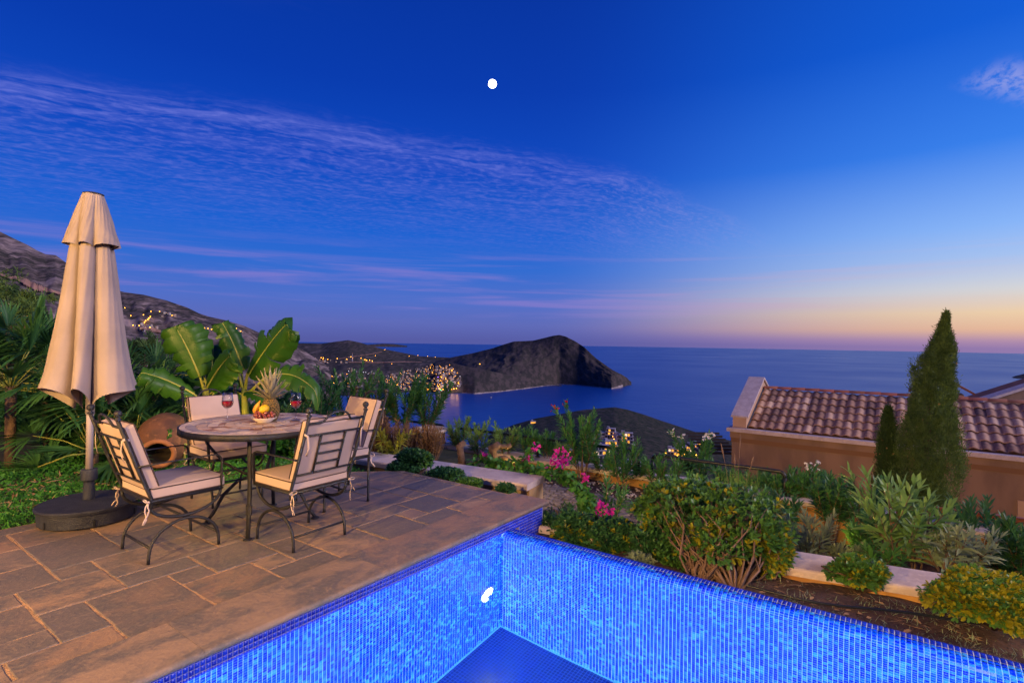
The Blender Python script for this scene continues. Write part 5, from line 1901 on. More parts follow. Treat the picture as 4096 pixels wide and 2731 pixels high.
MB().tube([(0.38 * math.cos(a), 0.38 * math.sin(a), TZ - 0.035) for a in np.linspace(0, 2 * PI, 32, endpoint=False)], 0.010, 6, closed=True).build('top_ring', iron_m, table, True)

# ------------------------------------------------------------------ on the table
glass_m = bpy.data.materials.new('clear_glass')
glass_m.use_nodes = True
t = NT(glass_m.node_tree)
glass_m.node_tree.nodes.clear()
lw = t.n('ShaderNodeLayerWeight'); lw.inputs[0].default_value = 0.28
tr_ = t.n('ShaderNodeBsdfTransparent'); tr_.inputs[0].default_value = (0.95, 0.96, 0.97, 1)
gs_ = t.n('ShaderNodeBsdfGlossy'); gs_.inputs['Roughness'].default_value = 0.03
mx_ = t.n('ShaderNodeMixShader')
t.put(mx_.inputs[0], lw.outputs['Facing'])
t.t.links.new(tr_.outputs[0], mx_.inputs[1]); t.t.links.new(gs_.outputs[0], mx_.inputs[2])
om = t.n('ShaderNodeOutputMaterial'); t.t.links.new(mx_.outputs[0], om.inputs[0])
wine_m = M('red_wine', (0.30, 0.004, 0.016), None, 1, 0.05, spec=0.6)
TT = TZ + 0.0065


def wine_glass(px, py, label):
    p = P(px, py, TT)
    e = empty('wine_glass', p, 0, label, 'wine glass', 'wine glasses on the table')
    s = 1.04
    MB().lathe([(0.0, 0.002), (0.033, 0.001), (0.034, 0.003), (0.010, 0.006), (0.004, 0.012), (0.0036, 0.085), (0.006, 0.092)], 28).build('stem', glass_m, e, True)
    MB().lathe([(0.006, 0.092), (0.026, 0.104), (0.039, 0.124), (0.0415, 0.142), (0.039, 0.170), (0.0335, 0.215), (0.0325, 0.215), (0.038, 0.170), (0.0403, 0.142), (0.038, 0.125), (0.025, 0.106), (0.0, 0.098)], 32).build('bowl', glass_m, e, True)
    MB().lathe([(0.0, 0.0985), (0.0245, 0.1065), (0.0375, 0.1255), (0.0396, 0.142), (0.0388, 0.152), (0.0, 0.152)], 32).build('wine', wine_m, e, True)
    e.scale = (s, s, s)
    return e


wine_glass(522, 966, 'glass of red wine in front of the chair facing the camera')
wine_glass(679, 965, 'glass of red wine beside the chair with its back to the pool')
pc = P(607, 969, TT)
plate = MB().lathe([(0.0, 0.002), (0.050, 0.0), (0.054, 0.006), (0.092, 0.036), (0.093, 0.039), (0.089, 0.038), (0.050, 0.010), (0.0, 0.008)], 40).build('fruit_dish', M('white_china', (0.70, 0.62, 0.56), None, 1, 0.25), None, True, pc)
tag(plate, 'shallow white china dish holding grapes', 'dish')
away = Vector((V_F.x, V_F.y, 0)); side = Vector((V_R0.x, V_R0.y, 0))
gr = empty('grape_bunch', pc, 0, 'bunch of red grapes heaped in the white dish', 'grapes')
grape_m = M('red_grape', (0.16, 0.028, 0.035), (0.24, 0.07, 0.045), 20, 0.28, rnd=0.25, spec=0.5)
gme = MB().ball((0, 0, 0), 0.0125, 12, 8, 0, (1, 1, 1.12)).mesh('grape', True); gme.materials.append(grape_m)
rg = random.Random(4)
for lay, (n, rr, z) in enumerate(((11, 0.062, 0.040), (8, 0.040, 0.042), (13, 0.072, 0.056), (9, 0.052, 0.064), (7, 0.060, 0.078), (5, 0.03, 0.066))):
    for i in range(n):
        a = 2 * PI * (i + 0.3 * lay) / n
        v = side * (rr * math.cos(a)) - away * (rr * 0.75 * math.sin(a)) + Vector((0, 0, z + rg.uniform(-.004, .006)))
        if lay == 4 and math.sin(a) < -0.2:
            continue
        o = link('grape', gme, None, gr, v)
        o.rotation_euler = (rg.uniform(-1, 1), rg.uniform(-1, 1), 0)
lem = MB().lathe([(0.001, -0.044), (0.010, -0.040), (0.028, -0.026), (0.034, 0.0), (0.029, 0.024), (0.012, 0.038), (0.006, 0.044), (0.001, 0.046)], 24, mat=Matrix.Rotation(1.2, 3, 'Y')).build('lemon', M('lemon_peel', (0.72, 0.47, 0.015), (0.66, 0.40, 0.01), 8, 0.4, 0.3, 180), None, True, pc + Vector((0, 0, 0.105)) - away * 0.015 + side * 0.004)
tag(lem, 'bright yellow lemon on top of the grapes', 'lemon')
bpts = [pc + side * (-0.072 + 0.028 * u) + away * 0.02 + Vector((0, 0, 0.062 + 0.105 * u - 0.015 * math.sin(u * PI))) - side * 0.018 * math.sin(u * PI) for u in np.linspace(0, 1, 9)]
ban = MB().tube(bpts, [0.006, 0.017, 0.022, 0.024, 0.024, 0.022, 0.017, 0.009, 0.005], 8).build('banana', M('banana_peel', (0.62, 0.30, 0.02), (0.52, 0.23, 0.02), 9, 0.5), None, True)
tag(ban, 'yellow banana leaning on the pineapple', 'banana')
pine = empty('pineapple', pc + away * 0.075 + side * 0.012, 0, 'pineapple with a tall spiky crown standing behind the dish', 'pineapple')
m2 = MB()
nr, ns = 12, 14
for i in range(nr):
    z = 0.012 + 0.155 * i / (nr - 1)
    R_ = 0.061 * math.sin(PI * (0.16 + 0.72 * i / (nr - 1))) ** 0.55
    for j in range(ns):
        a = 2 * PI * (j + 0.5 * (i % 2)) / ns
        m2.ball((R_ * math.cos(a), R_ * math.sin(a), z), 0.0145, 6, 4, 0, (1, 1, 0.8))
m2.lathe([(0.03, 0.0), (0.055, 0.02), (0.060, 0.085), (0.05, 0.15), (0.02, 0.175)], 16)
m2.build('body', M('pineapple_skin', (0.20, 0.12, 0.03), (0.09, 0.07, 0.025), 60, 0.7), pine, False)
crm = leafmat('pineapple_leaf', (0.22, 0.24, 0.17), (0.36, 0.30, 0.20), 0.55, 20, 0.1)
for i in range(46):
    u = i / 45
    a = i * 2.399
    L = 0.09 + 0.13 * u * random.uniform(0.75, 1.1)
    tilt_ = 1.15 - 1.02 * u + random.uniform(-.08, .08)
    d = Vector((math.cos(a) * math.sin(tilt_), math.sin(a) * math.sin(tilt_), math.cos(tilt_)))
    sd_ = Vector((-math.sin(a), math.cos(a), 0))
    b0 = Vector((0.018 * math.cos(a), 0.018 * math.sin(a), 0.165 + 0.055 * u))
    vs = []
    for k_, (s, w) in enumerate(((0, 0.014), (0.35, 0.016), (0.7, 0.010), (1.0, 0.0006))):
        c = b0 + d * (L * s) + Vector((math.cos(a), math.sin(a), 0)) * (0.03 * s * s * (1 - u)) + Vector((0, 0, 0.01 * s))
        up = d.cross(sd_) * -0.004
        vs += [c - sd_ * w - up, c + up * 0.6, c + sd_ * w - up]
    fs = []
    for k_ in range(3):
        fs += [(3 * k_, 3 * k_ + 1, 3 * k_ + 4, 3 * k_ + 3), (3 * k_ + 1, 3 * k_ + 2, 3 * k_ + 5, 3 * k_ + 4)]
    m2 = MB(); m2.add(vs, fs); m2.build('crown_leaf', crm, pine, True)

# ------------------------------------------------------------------ closed parasol in its ballast base
UX, UY = 1.505, 5.20
para = empty('parasol', (UX, UY, 0.004), 0, 'tall closed beige parasol standing in a dark round base', 'parasol')
dark_pl = M('dark_plastic', (0.018, 0.021, 0.034), (0.030, 0.034, 0.050), 12, 0.6, 0.5, 120)
base_ = MB().lathe([(0.0, 0.0), (0.305, 0.0), (0.315, 0.01), (0.318, 0.105), (0.330, 0.107), (0.335, 0.125), (0.325, 0.135), (0.06, 0.150), (0.0, 0.150)], 56).build('base', dark_pl, para, True)
smooth_by_angle(base_, 35)
for i in range(6):
    a = 2 * PI * i / 6 + 0.35
    o = MB().box(-0.007, 0.007, -0.003, 0.003, 0.012, 0.06).build('base_slot', M('slot_dark', (0.008, 0.008, 0.01), None, 1, 0.8) if i == 0 else bpy.data.materials['slot_dark'], base_)
    o.location = (0.3185 * math.cos(a), 0.3185 * math.sin(a), 0); o.rotation_euler = (0, 0, a + PI / 2)
MB().lathe([(0.040, 0.151), (0.036, 0.27), (0.036, 0.30), (0.052, 0.302), (0.055, 0.31), (0.055, 0.385), (0.050, 0.39), (0.03, 0.392)], 24).build('collar', dark_pl, para, True)
MB().tube([(0, 0, 0.38), (0, 0, 1.15)], 0.0245, 16).build('pole', M('grey_paint', (0.34, 0.30, 0.31), None, 1, 0.45), para, True)
MB().tube([(0, 0, 0.82), (0, 0, 2.5)], 0.030, 16).build('upper_pole', bpy.data.materials['grey_paint'], para, True)
canv_m = M('parasol_canvas', (0.335, 0.275, 0.255), (0.285, 0.235, 0.22), 2.5, 0.95, 0.2, 220, spec=0.1)
NTH, NZ = 240, 46


def fold(th, t, k_, ph):
    # pleats: broad outer lobes with narrow deep creases between
    v = 0.5 + 0.5 * math.cos(k_ * th + ph + 0.5 * math.sin(2 * th + ph))
    return v ** 0.34


def canopy(z_top, z_bot, r_fun, hem, k_, ph, depth_fun, name):
    vs = []
    for i in range(NZ + 1):
        t = i / NZ
        for j in range(NTH):
            th = 2 * PI * j / NTH
            f = fold(th + 0.25 * t * math.sin(3 * th), t, k_, ph)
            R_ = r_fun(t)
            r = R_ * (1 - depth_fun(t) * (1 - f)) * (1 + 0.05 * math.sin(2 * th + 1 + t * 2)) + 0.0022 * math.sin(11 * th + 4 * math.sin(5 * t + th)) * t + 0.0012 * math.sin(29 * th + 14 * t)
            z = z_top + (z_bot - z_top) * t
            if t > 0.8:
                z += hem(th, f) * ((t - 0.8) / 0.2) ** 1.5
            vs.append((r * math.cos(th), r * math.sin(th), z))
    fs = []
    for i in range(NZ):
        for j in range(NTH):
            k2 = (j + 1) % NTH
            fs.append((i * NTH + j, (i + 1) * NTH + j, (i + 1) * NTH + k2, i * NTH + k2))
    m2 = MB(); m2.add(vs, fs)
    return m2.build(name, canv_m, para, True)


def low_r(t):
    return float(np.interp(t, [0, 0.15, 0.4, 0.65, 0.85, 1.0], [0.085, 0.140, 0.18, 0.225, 0.270, 0.308]))


lower = canopy(2.33, 0.95, low_r, lambda th, f: 0.17 * f - 0.085 + 0.025 * math.sin(th * 2 + 0.7), 6, 0.4, lambda t: 0.34 + 0.40 * t ** 1.3, 'canopy')
upper = canopy(2.565, 2.145, lambda t: 0.064 + 0.120 * t ** 0.95, lambda th, f: 0.03 * (f - 0.5), 6, 0.9, lambda t: 0.10 + 0.28 * t, 'vent_tier')
MB().lathe([(0.0, 2.578), (0.04, 2.575), (0.070, 2.566), (0.072, 2.561), (0.064, 2.557)], 28).build('cap', dark_pl, para, True)
for i in range(6):
    th = (2 * PI * i - 0.4) / 6
    MB().tube([(0.05 * math.cos(th), 0.05 * math.sin(th), 2.0), (0.07 * math.cos(th), 0.07 * math.sin(th), 1.2), (0.08 * math.cos(th), 0.08 * math.sin(th), 1.0)], 0.006, 6).build('rib', bpy.data.materials['grey_paint'], para, True)

# ------------------------------------------------------------------ terracotta jar lying on its side
terra_m = M('old_terracotta', (0.13, 0.056, 0.030), (0.07, 0.037, 0.026), 3.5, 0.85, 0.5, 25, c3=(0.18, 0.08, 0.04))
jd = (-V_F * 0.82 + V_R0 * 0.36 + Vector((0, 0, -0.26))).normalized()
rotj = jd.to_track_quat('Z', 'Y').to_matrix()
jc = PD(376, 1011, 6.05)
jar = empty('terracotta_jar', (jc.x, jc.y, jc.z), 0, 'big terracotta jar lying on its side by the lawn', 'jar')
MB().lathe([(0.0, -0.36), (0.13, -0.35), (0.235, -0.24), (0.275, -0.08), (0.270, 0.08), (0.22, 0.21), (0.15, 0.28), (0.135, 0.30)], 40, mat=rotj).build('body', terra_m, jar, True)
MB().lathe([(0.135, 0.30), (0.165, 0.305), (0.172, 0.325), (0.160, 0.345), (0.135, 0.345), (0.122, 0.33), (0.120, 0.28), (0.19, 0.19), (0.24, 0.05), (0.22, -0.15), (0.0, -0.30)], 40, mat=rotj).build('mouth', M('terracotta_rim', (0.30, 0.13, 0.06), (0.22, 0.095, 0.045), 5, 0.85), jar, True)
MB().lathe([(0.121, 0.325), (0.119, 0.26), (0.10, 0.2), (0.0, 0.16)], 40, mat=rotj).build('inside', M('shaded_clay', (0.012, 0.008, 0.006), None, 1, 0.95), jar, True)  # near-black colour paints in the shade of the hollow jar

# ================================================================== plants
lm_ole = leafmat('oleander_leaf', (0.036, 0.138, 0.043), (0.085, 0.257, 0.058), 0.45, 3.0, 0.30)
lm_ole_y = leafmat('oleander_leaf_pale', (0.085, 0.221, 0.058), (0.239, 0.406, 0.105), 0.45, 3.0, 0.35)
lm_ole_d = leafmat('oleander_leaf_dark', (0.026, 0.101, 0.039), (0.053, 0.174, 0.055), 0.45, 3.0, 0.25)
lm_grey = leafmat('dusty_leaf', (0.166, 0.246, 0.157), (0.281, 0.351, 0.211), 0.6, 4.0, 0.25)
lm_pit = leafmat('pittosporum_leaf', (0.042, 0.138, 0.034), (0.107, 0.248, 0.051), 0.35, 4.0, 0.22)
lm_pity = leafmat('pittosporum_young', (0.22, 0.25, 0.018), (0.40, 0.36, 0.022), 0.4, 7.0, 0.35)
lm_pit_d = leafmat('pittosporum_dark', (0.030, 0.111, 0.043), (0.065, 0.185, 0.058), 0.35, 4.0, 0.2)
lm_palm = leafmat('fan_palm_leaf', (0.028, 0.106, 0.033), (0.073, 0.191, 0.051), 0.4, 2.0, 0.25)
lm_banana = leafmat('banana_leaf', (0.024, 0.100, 0.010), (0.060, 0.170, 0.016), 0.4, 1.4, 0.35, (0.10, 0.26, 0.02))
lm_banana_d = leafmat('banana_leaf_dark', (0.015, 0.079, 0.018), (0.031, 0.121, 0.024), 0.45, 1.4, 0.35)
lm_cyp = leafmat('cypress_leaf', (0.026, 0.072, 0.018), (0.15, 0.25, 0.055), 0.7, 7.0, 0.12)
lm_cyp2 = leafmat('young_cypress_leaf', (0.027, 0.068, 0.015), (0.058, 0.116, 0.024), 0.7, 2.4, 0.15)
lm_pine = leafmat('conifer_needles', (0.041, 0.100, 0.024), (0.087, 0.163, 0.033), 0.7, 1.5, 0.2)
lm_bou = leafmat('bougainvillea_leaf', (0.037, 0.156, 0.026), (0.087, 0.270, 0.045), 0.45, 5.0, 0.3)
lm_brk = leafmat('magenta_bract', (0.50, 0.010, 0.26), (0.70, 0.03, 0.42), 0.6, 9.0, 0.4)
lm_wht = leafmat('white_petal', (0.75, 0.72, 0.66), (0.80, 0.76, 0.72), 0.6, 9.0, 0.3)
lm_red = leafmat('red_petal', (0.45, 0.008, 0.012), (0.55, 0.02, 0.02), 0.6, 9.0, 0.3)
lm_heath = leafmat('heather_twig', (0.135, 0.074, 0.032), (0.223, 0.128, 0.057), 0.8, 5.0, 0.15)
lm_gras = leafmat('grass_blade', (0.078, 0.198, 0.033), (0.184, 0.312, 0.067), 0.5, 4.0, 0.35)
lm_lawn = leafmat('ground_cover_leaf', (0.032, 0.156, 0.021), (0.073, 0.270, 0.033), 0.5, 2.0, 0.35)
lm_dry = leafmat('dry_leaf', (0.24, 0.15, 0.08), (0.38, 0.26, 0.16), 0.8, 9.0, 0.2)
bark_m = M('brown_bark', (0.145, 0.090, 0.060), (0.085, 0.055, 0.040), 14, 0.9, 0.6, 40)
twig_m = M('pale_twig', (0.18, 0.115, 0.082), (0.12, 0.075, 0.055), 14, 0.9, 0.4, 50)
green_stem = M('green_stem', (0.20, 0.25, 0.04), (0.30, 0.30, 0.06), 6, 0.55)


def unit(v):
    return v / np.maximum(np.linalg.norm(v, axis=-1, keepdims=True), 1e-9)


def blades(Bp, D, L, W, droop=0.15, fold=0.25, roll=None, wpos=(0.3, 0.68), w2=0.8):
    """lance shaped leaves: base points, directions, lengths, half widths -> verts, tris, quads"""
    n = len(Bp)
    L = np.broadcast_to(np.asarray(L, float), (n,))[:, None]; W = np.broadcast_to(np.asarray(W, float), (n,))[:, None]
    D = unit(np.asarray(D, float))
    ref = np.tile(np.array([0, 0, 1.0]), (n, 1))
    S = np.cross(D, ref)
    bad = np.linalg.norm(S, axis=1) < 0.15
    S[bad] = np.cross(D[bad], np.array([1.0, 0, 0]))
    S = unit(S)
    Nn = np.cross(S, D)
    a = rng.uniform(-0.6, 0.6, n) if roll is None else rng.uniform(-roll, roll, n)
    S = S * np.cos(a)[:, None] + Nn * np.sin(a)[:, None]
    Nn = np.cross(S, D)
    dz = np.zeros((n, 3)); dz[:, 2] = -1
    dr = np.broadcast_to(np.asarray(droop, float), (n,))[:, None] * L
    p0 = Bp
    p1 = Bp + D * L * wpos[0] + dz * dr * wpos[0] ** 2
    p2 = Bp + D * L * wpos[1] + dz * dr * wpos[1] ** 2
    p3 = Bp + D * L + dz * dr
    V = np.stack([p0, p1 - S * W + Nn * W * fold, p1 + S * W + Nn * W * fold, p2 - S * W * w2 + Nn * W * fold, p2 + S * W * w2 + Nn * W * fold, p3, p1, p2], 1).reshape(-1, 3)
    b0 = (np.arange(n) * 8)[:, None]
    T = np.concatenate([b0 + np.array([[0, 6, 1]]), b0 + np.array([[0, 2, 6]]), b0 + np.array([[3, 7, 5]]), b0 + np.array([[7, 4, 5]])])
    Q = np.concatenate([b0 + np.array([[1, 6, 7, 3]]), b0 + np.array([[6, 2, 4, 7]])])
    return V, T, Q


def simple_blades(Bp, D, L, W, droop=0.0):
    n = len(Bp)
    L = np.broadcast_to(np.asarray(L, float), (n,))[:, None]; W = np.broadcast_to(np.asarray(W, float), (n,))[:, None]
    D = unit(np.asarray(D, float))
    S = unit(np.cross(D, rng.normal(size=(n, 3))))
    mid = Bp + D * L * 0.5
    tip = Bp + D * L
    tip[:, 2] -= (droop * L)[:, 0]
    V = np.stack([Bp, mid - S * W, tip, mid + S * W], 1).reshape(-1, 3)
    return V, None, np.arange(n * 4).reshape(n, 4)


def leaves(name, data, mat, parent, kind=None):
    V, T, Q = data
    o = link(name, fast_mesh(name, V, T, Q), mat, parent)
    if kind:
        o['kind'] = kind
    return o


def cat(datas):
    V, T, Q = [], [], []
    off = 0
    for (v, t_, q) in datas:
        V.append(v)
        if t_ is not None: T.append(t_ + off)
        if q is not None: Q.append(q + off)
        off += len(v)
    return np.concatenate(V), (np.concatenate(T) if T else None), (np.concatenate(Q) if Q else None)


def flowers(pts, r, mat, parent, n_pet=5, name='flower'):
    Bp, D = [], []
    for p in pts:
        ax = np.array([random.gauss(0, 1), random.gauss(0, 1), random.gauss(0.4, 1)]); ax /= np.linalg.norm(ax)
        u = unit(np.cross(ax, [0.3, 0.5, 0.8])); w = np.cross(ax, u)
        for i in range(n_pet):
            a = 2 * PI * i / n_pet
            Bp.append(np.array(p)); D.append(u * math.cos(a) + w * math.sin(a) + ax * 0.45)
    Bp = np.array(Bp)
    return leaves(name, blades(Bp, np.array(D), r, r * 0.42, 0.0, 0.1, 3.0, (0.45, 0.8), 0.95), mat, parent, 'stuff')


def stem_path(b, d, L, bend, n=7):
    pts = []
    for i in range(n):
        s = i / (n - 1)
        pts.append(b + d * (L * s) + bend * (s * s * L) + Vector((0, 0, 0.10 * L * s * s)))
    return pts


def oleander(base, h, spread, ns, leafL, mat, label, group, start=0.3, fl=None, wid=0.15, gap=0.027, name='oleander', dens=3, stemm=None):
    """shrub of several bare-footed stems with whorls of lance leaves"""
    e = empty(name, base, 0, label, 'shrub', group)
    st = MB()
    Bs, Ds, Ls = [], [], []
    tips = []
    for k_ in range(ns):
        a = 2 * PI * k_ / ns + random.uniform(-.4, .4)
        out = spread * random.uniform(0.35, 1.0)
        L = h * random.uniform(0.72, 1.0)
        d = Vector((math.cos(a) * out, math.sin(a) * out, h)).normalized()
        bend = Vector((math.cos(a), math.sin(a), 0)) * random.uniform(-0.05, 0.22)
        pts = stem_path(Vector((math.cos(a) * 0.03, math.sin(a) * 0.03, -0.05)), d, L, bend)
        st.tube(pts, [0.011 * (1 - 0.75 * i / 6) * (h / 1.2 + 0.3) for i in range(7)], 5)
        shoots = [(pts, start)]
        for q in range(random.choice([1, 2, 2, 3])):
            i0 = random.choice([2, 3, 4])
            a2 = a + random.uniform(-1.6, 1.6)
            d2 = (d + Vector((math.cos(a2), math.sin(a2), 0)) * random.uniform(0.5, 1.0)).normalized()
            p2 = stem_path(pts[i0], d2, L * random.uniform(0.3, 0.5), Vector((0, 0, 0.25)), 6)
            st.tube(p2, [0.006 * (1 - 0.6 * i / 5) for i in range(6)], 4)
            shoots.append((p2, 0.25))
        for (pp, s0) in shoots:
            LL = sum((pp[i + 1] - pp[i]).length for i in range(len(pp) - 1))
            m_ = max(3, int(LL * (1 - s0) / gap))
            for i in range(m_ + 1):
                s = s0 + (1 - s0) * i / m_
                f = s * (len(pp) - 1); j = min(int(f), len(pp) - 2)
                c = pp[j].lerp(pp[j + 1], f - j); tdir = (pp[j + 1] - pp[j]).normalized()
                o1 = tdir.orthogonal().normalized(); o2 = tdir.cross(o1)
                for w in range(dens):
                    aa = 2 * PI * w / dens + i * 1.05 + random.uniform(-.3, .3)
                    opening = 0.95 - 0.55 * (s - s0) / (1 - s0 + 1e-6) + random.uniform(-.2, .2)
                    dv = tdir * math.cos(opening) + (o1 * math.cos(aa) + o2 * math.sin(aa)) * math.sin(opening)
                    Bs.append(c); Ds.append(dv); Ls.append(leafL * random.uniform(0.7, 1.1) * (1.0 if i < m_ - 1 else 0.75))
            tips.append(pp[-1])
    st.build('stem', stemm or twig_m, e, True)
    n = len(Bs)
    Ls = np.array(Ls)
    leaves('foliage', blades(np.array(Bs), np.array(Ds), Ls, Ls * wid * 0.5 * 1.25, rng.uniform(0.05, 0.30, n), 0.3), mat, e)
    if fl:
        fm, cnt, fr = fl
        pts = []
        tips.sort(key=lambda q: -q.z)
        for q in tips[:cnt]:
            for i in range(7):
                pts.append(np.array(q) + rng.normal(size=3) * 0.035 + np.array([0, 0, 0.03]))
        flowers(pts, fr, fm, e)
    return e


def at_depth(px, py, depth):
    return PD(px, py, depth)


def ole(px, y0, y1, depth, spread_px, ns, leafL, mat, label, group, **kw):
    b_ = PD(px, y0, depth)
    h = (y0 - y1) * KPX / FPX * depth
    return oleander(b_, h, spread_px * KPX / FPX * depth, ns, leafL, mat, label, group, **kw)


G1 = 'oleanders behind the table'
ole(735, 1010, 862, 8.2, 45, 7, 0.12, lm_ole, 'oleander behind the table, left of the far chair', G1)
ole(800, 1010, 850, 8.6, 50, 8, 0.12, lm_ole, 'tall oleander rising behind the back of the far chair', G1)
ole(865, 1005, 862, 9.2, 42, 7, 0.13, lm_ole, 'oleander just right of the far chair', G1)
ole(925, 1000, 868, 9.2, 50, 9, 0.14, lm_ole, 'broad oleander behind the brown heather', G1)
ole(978, 1000, 876, 9.4, 48, 9, 0.14, lm_ole, 'oleander growing in the white planter', G1)
ole(690, 1000, 905, 7.6, 40, 6, 0.10, lm_ole_d, 'low dark oleander between the wine glass and the far chair', G1)
ole(630, 1010, 925, 7.4, 40, 6, 0.10, lm_ole_y, 'low pale leaved shrub behind the pineapple', G1, start=0.1)
G2 = 'oleanders along the retaining wall'
ole(1052, 1040, 958, 9.6, 26, 6, 0.13, lm_ole_y, 'pale oleander beside the white planter', G2)
ole(1100, 1050, 972, 9.2, 24, 5, 0.13, lm_ole_y, 'slim oleander above the gnarled bougainvillea stump', G2)
ole(1160, 1050, 976, 9.0, 30, 6, 0.14, lm_ole_y, 'oleander behind the gnarled stumps', G2)
ole(1212, 1052, 985, 8.8, 26, 5, 0.14, lm_ole, 'oleander above the magenta bougainvillea', G2)
ole(1258, 1058, 984, 8.7, 28, 6, 0.14, lm_ole, 'oleander left of the tall red flowering one', G2)
ole(1338, 1108, 962, 7.9, 40, 7, 0.15, lm_ole, 'tall oleander with a red flower before the white villas', G2, fl=(lm_red, 2, 0.022), start=0.38)
ole(1428, 1128, 1020, 7.4, 36, 5, 0.15, lm_ole, 'leaning oleander with bare stems at the wall foot', G2, start=0.38)
ole(1502, 1112, 1042, 7.4, 26, 4, 0.14, lm_ole, 'small oleander beside the railing bend', G2)
ole(1540, 1118, 1060, 7.3, 20, 4, 0.13, lm_ole, 'short oleander on the wall left of the white flowers', G2)
ole(1600, 1130, 1008, 8.6, 36, 7, 0.15, lm_ole, 'oleander crowned with white flowers beside the house corner', G2, fl=(lm_wht, 5, 0.026))
G3 = 'oleanders below the tiled house'
ole(1672, 1140, 1068, 7.6, 34, 6, 0.15, lm_ole, 'oleander at the left foot of the tiled house', G3, start=0.15)
ole(1735, 1160, 1078, 7.2, 40, 7, 0.15, lm_ole, 'dark oleander under the house wall behind the tall grass', G3, start=0.15)
ole(1800, 1165, 1080, 6.9, 38, 7, 0.15, lm_ole, 'dense oleander in the middle of the house wall', G3, start=0.15)
ole(1850, 1180, 1068, 6.8, 34, 7, 0.15, lm_ole, 'oleander with a white flower head before the house wall', G3, fl=(lm_wht, 2, 0.024))
ole(1908, 1250, 1092, 6.1, 34, 6, 0.15, lm_ole_d, 'bare footed oleander against the ochre wall', G3, start=0.50)
ole(1965, 1250, 1092, 6.0, 34, 6, 0.15, lm_ole_d, 'bare footed oleander left of the cypress', G3, start=0.50)
G4 = 'oleanders in front of the cypress'
ole(2055, 1305, 1100, 4.7, 46, 4, 0.23, lm_ole_y, 'tallest pale oleander in front of the cypress', G4, wid=0.15, gap=0.065, start=0.2)
ole(2105, 1300, 1135, 4.8, 36, 3, 0.23, lm_ole_y, 'pale oleander leaning towards the teak bench', G4, wid=0.15, gap=0.065, start=0.2)
ole(2165, 1300, 1190, 4.6, 55, 6, 0.18, lm_grey, 'broad dusty oleander above the pale slab', G4, wid=0.15, gap=0.055, start=0.1)
ole(2235, 1305, 1215, 4.7, 40, 5, 0.17, lm_grey, 'low dusty oleander behind the yellow bush', G4, wid=0.15, gap=0.055, start=0.1)
ole(1862, 1290, 1185, 4.9, 36, 5, 0.15, lm_grey, 'dusty oleander beside the big round bush', G4, wid=0.12, start=0.1)
ole(1930, 1300, 1235, 4.9, 30, 4, 0.15, lm_grey, 'low oleander shoots at the pale slab', G4, start=0.05)
ole(2290, 1330, 1180, 5.6, 60, 7, 0.17, lm_ole_d, 'dark oleander hiding the teak bench', G4, start=0.1)
ole(2345, 1340, 1205, 5.2, 50, 6, 0.18, lm_ole_d, 'dark oleander at the right edge of the garden', G4, start=0.1)
ole(2035, 1330, 1250, 4.6, 30, 4, 0.14, lm_ole, 'small oleander shoots between the slabs and the cypress', G4, start=0.05)
GE = 'filler shrubs of the lower garden'
ole(1660, 1205, 1120, 5.7, 34, 6, 0.14, lm_ole, 'oleander standing between the tall grass and the ochre wall', GE, start=0.15)
ole(1735, 1215, 1130, 5.8, 36, 6, 0.14, lm_ole, 'oleander in front of the ochre wall right of the tall grass', GE, start=0.2)
ole(1800, 1225, 1140, 5.9, 34, 6, 0.14, lm_ole_d, 'dark oleander in the middle of the ochre wall', GE, start=0.25)
ole(1990, 1280, 1190, 5.3, 34, 6, 0.16, lm_ole, 'green oleander before the slim young cypress', GE, start=0.1)
ole(1575, 1150, 1085, 6.6, 30, 5, 0.13, lm_ole, 'oleander peeping over the left crown of the big bush', GE, start=0.1)
ole(1300, 1062, 1010, 8.3, 26, 5, 0.13, lm_ole_y, 'short pale oleander left of the red flowering one', GE, start=0.1)
ole(1385, 1090, 1030, 8.0, 24, 5, 0.13, lm_ole, 'short oleander right of the red flowering one', GE, start=0.1)
ole(1470, 1100, 1050, 7.7, 22, 5, 0.13, lm_ole, 'short oleander under the railing bend', GE, start=0.1)
ole(2200, 1270, 1170, 6.4, 40, 6, 0.16, lm_ole_d, 'dark oleander right of the large cypress foot', GE, start=0.1)
# single shoots by the path
ole(1388, 1180, 1088, 6.0, 22, 1, 0.20, lm_ole, 'single narrow leaved shoot on the cobbled path', 'shoots by the path', wid=0.10, gap=0.05, start=0.05, stemm=green_stem)
ole(1412, 1178, 1120, 6.1, 26, 3, 0.18, lm_ole, 'spreading narrow leaved shoot beside the bougainvillea cane', 'shoots by the path', wid=0.10, gap=0.05, start=0.0, stemm=green_stem)
ole(1285, 1192, 1160, 5.6, 26, 4, 0.12, lm_ole_d, 'spiky tuft at the end of the pool coping', 'shoots by the path', start=0.0, stemm=green_stem)
ole(1325, 1188, 1150, 5.7, 22, 3, 0.12, lm_ole, 'small upright tuft before the bougainvillea cane', 'shoots by the path', start=0.0, stemm=green_stem)
ole(1478, 1190, 1150, 5.6, 26, 3, 0.12, lm_ole, 'thin tuft left of the big round bush', 'shoots by the path', start=0.0, stemm=green_stem)

# small plant lit from below by a garden spot
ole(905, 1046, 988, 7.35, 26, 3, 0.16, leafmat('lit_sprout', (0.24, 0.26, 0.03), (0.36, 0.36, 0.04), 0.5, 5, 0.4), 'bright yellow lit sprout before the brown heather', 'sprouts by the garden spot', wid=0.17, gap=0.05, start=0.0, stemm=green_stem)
ole(884, 1046, 1012, 7.3, 14, 2, 0.13, bpy.data.materials['lit_sprout'], 'small yellow lit shoot at the left of the lit sprout', 'sprouts by the garden spot', wid=0.17, gap=0.05, start=0.0, stemm=green_stem)


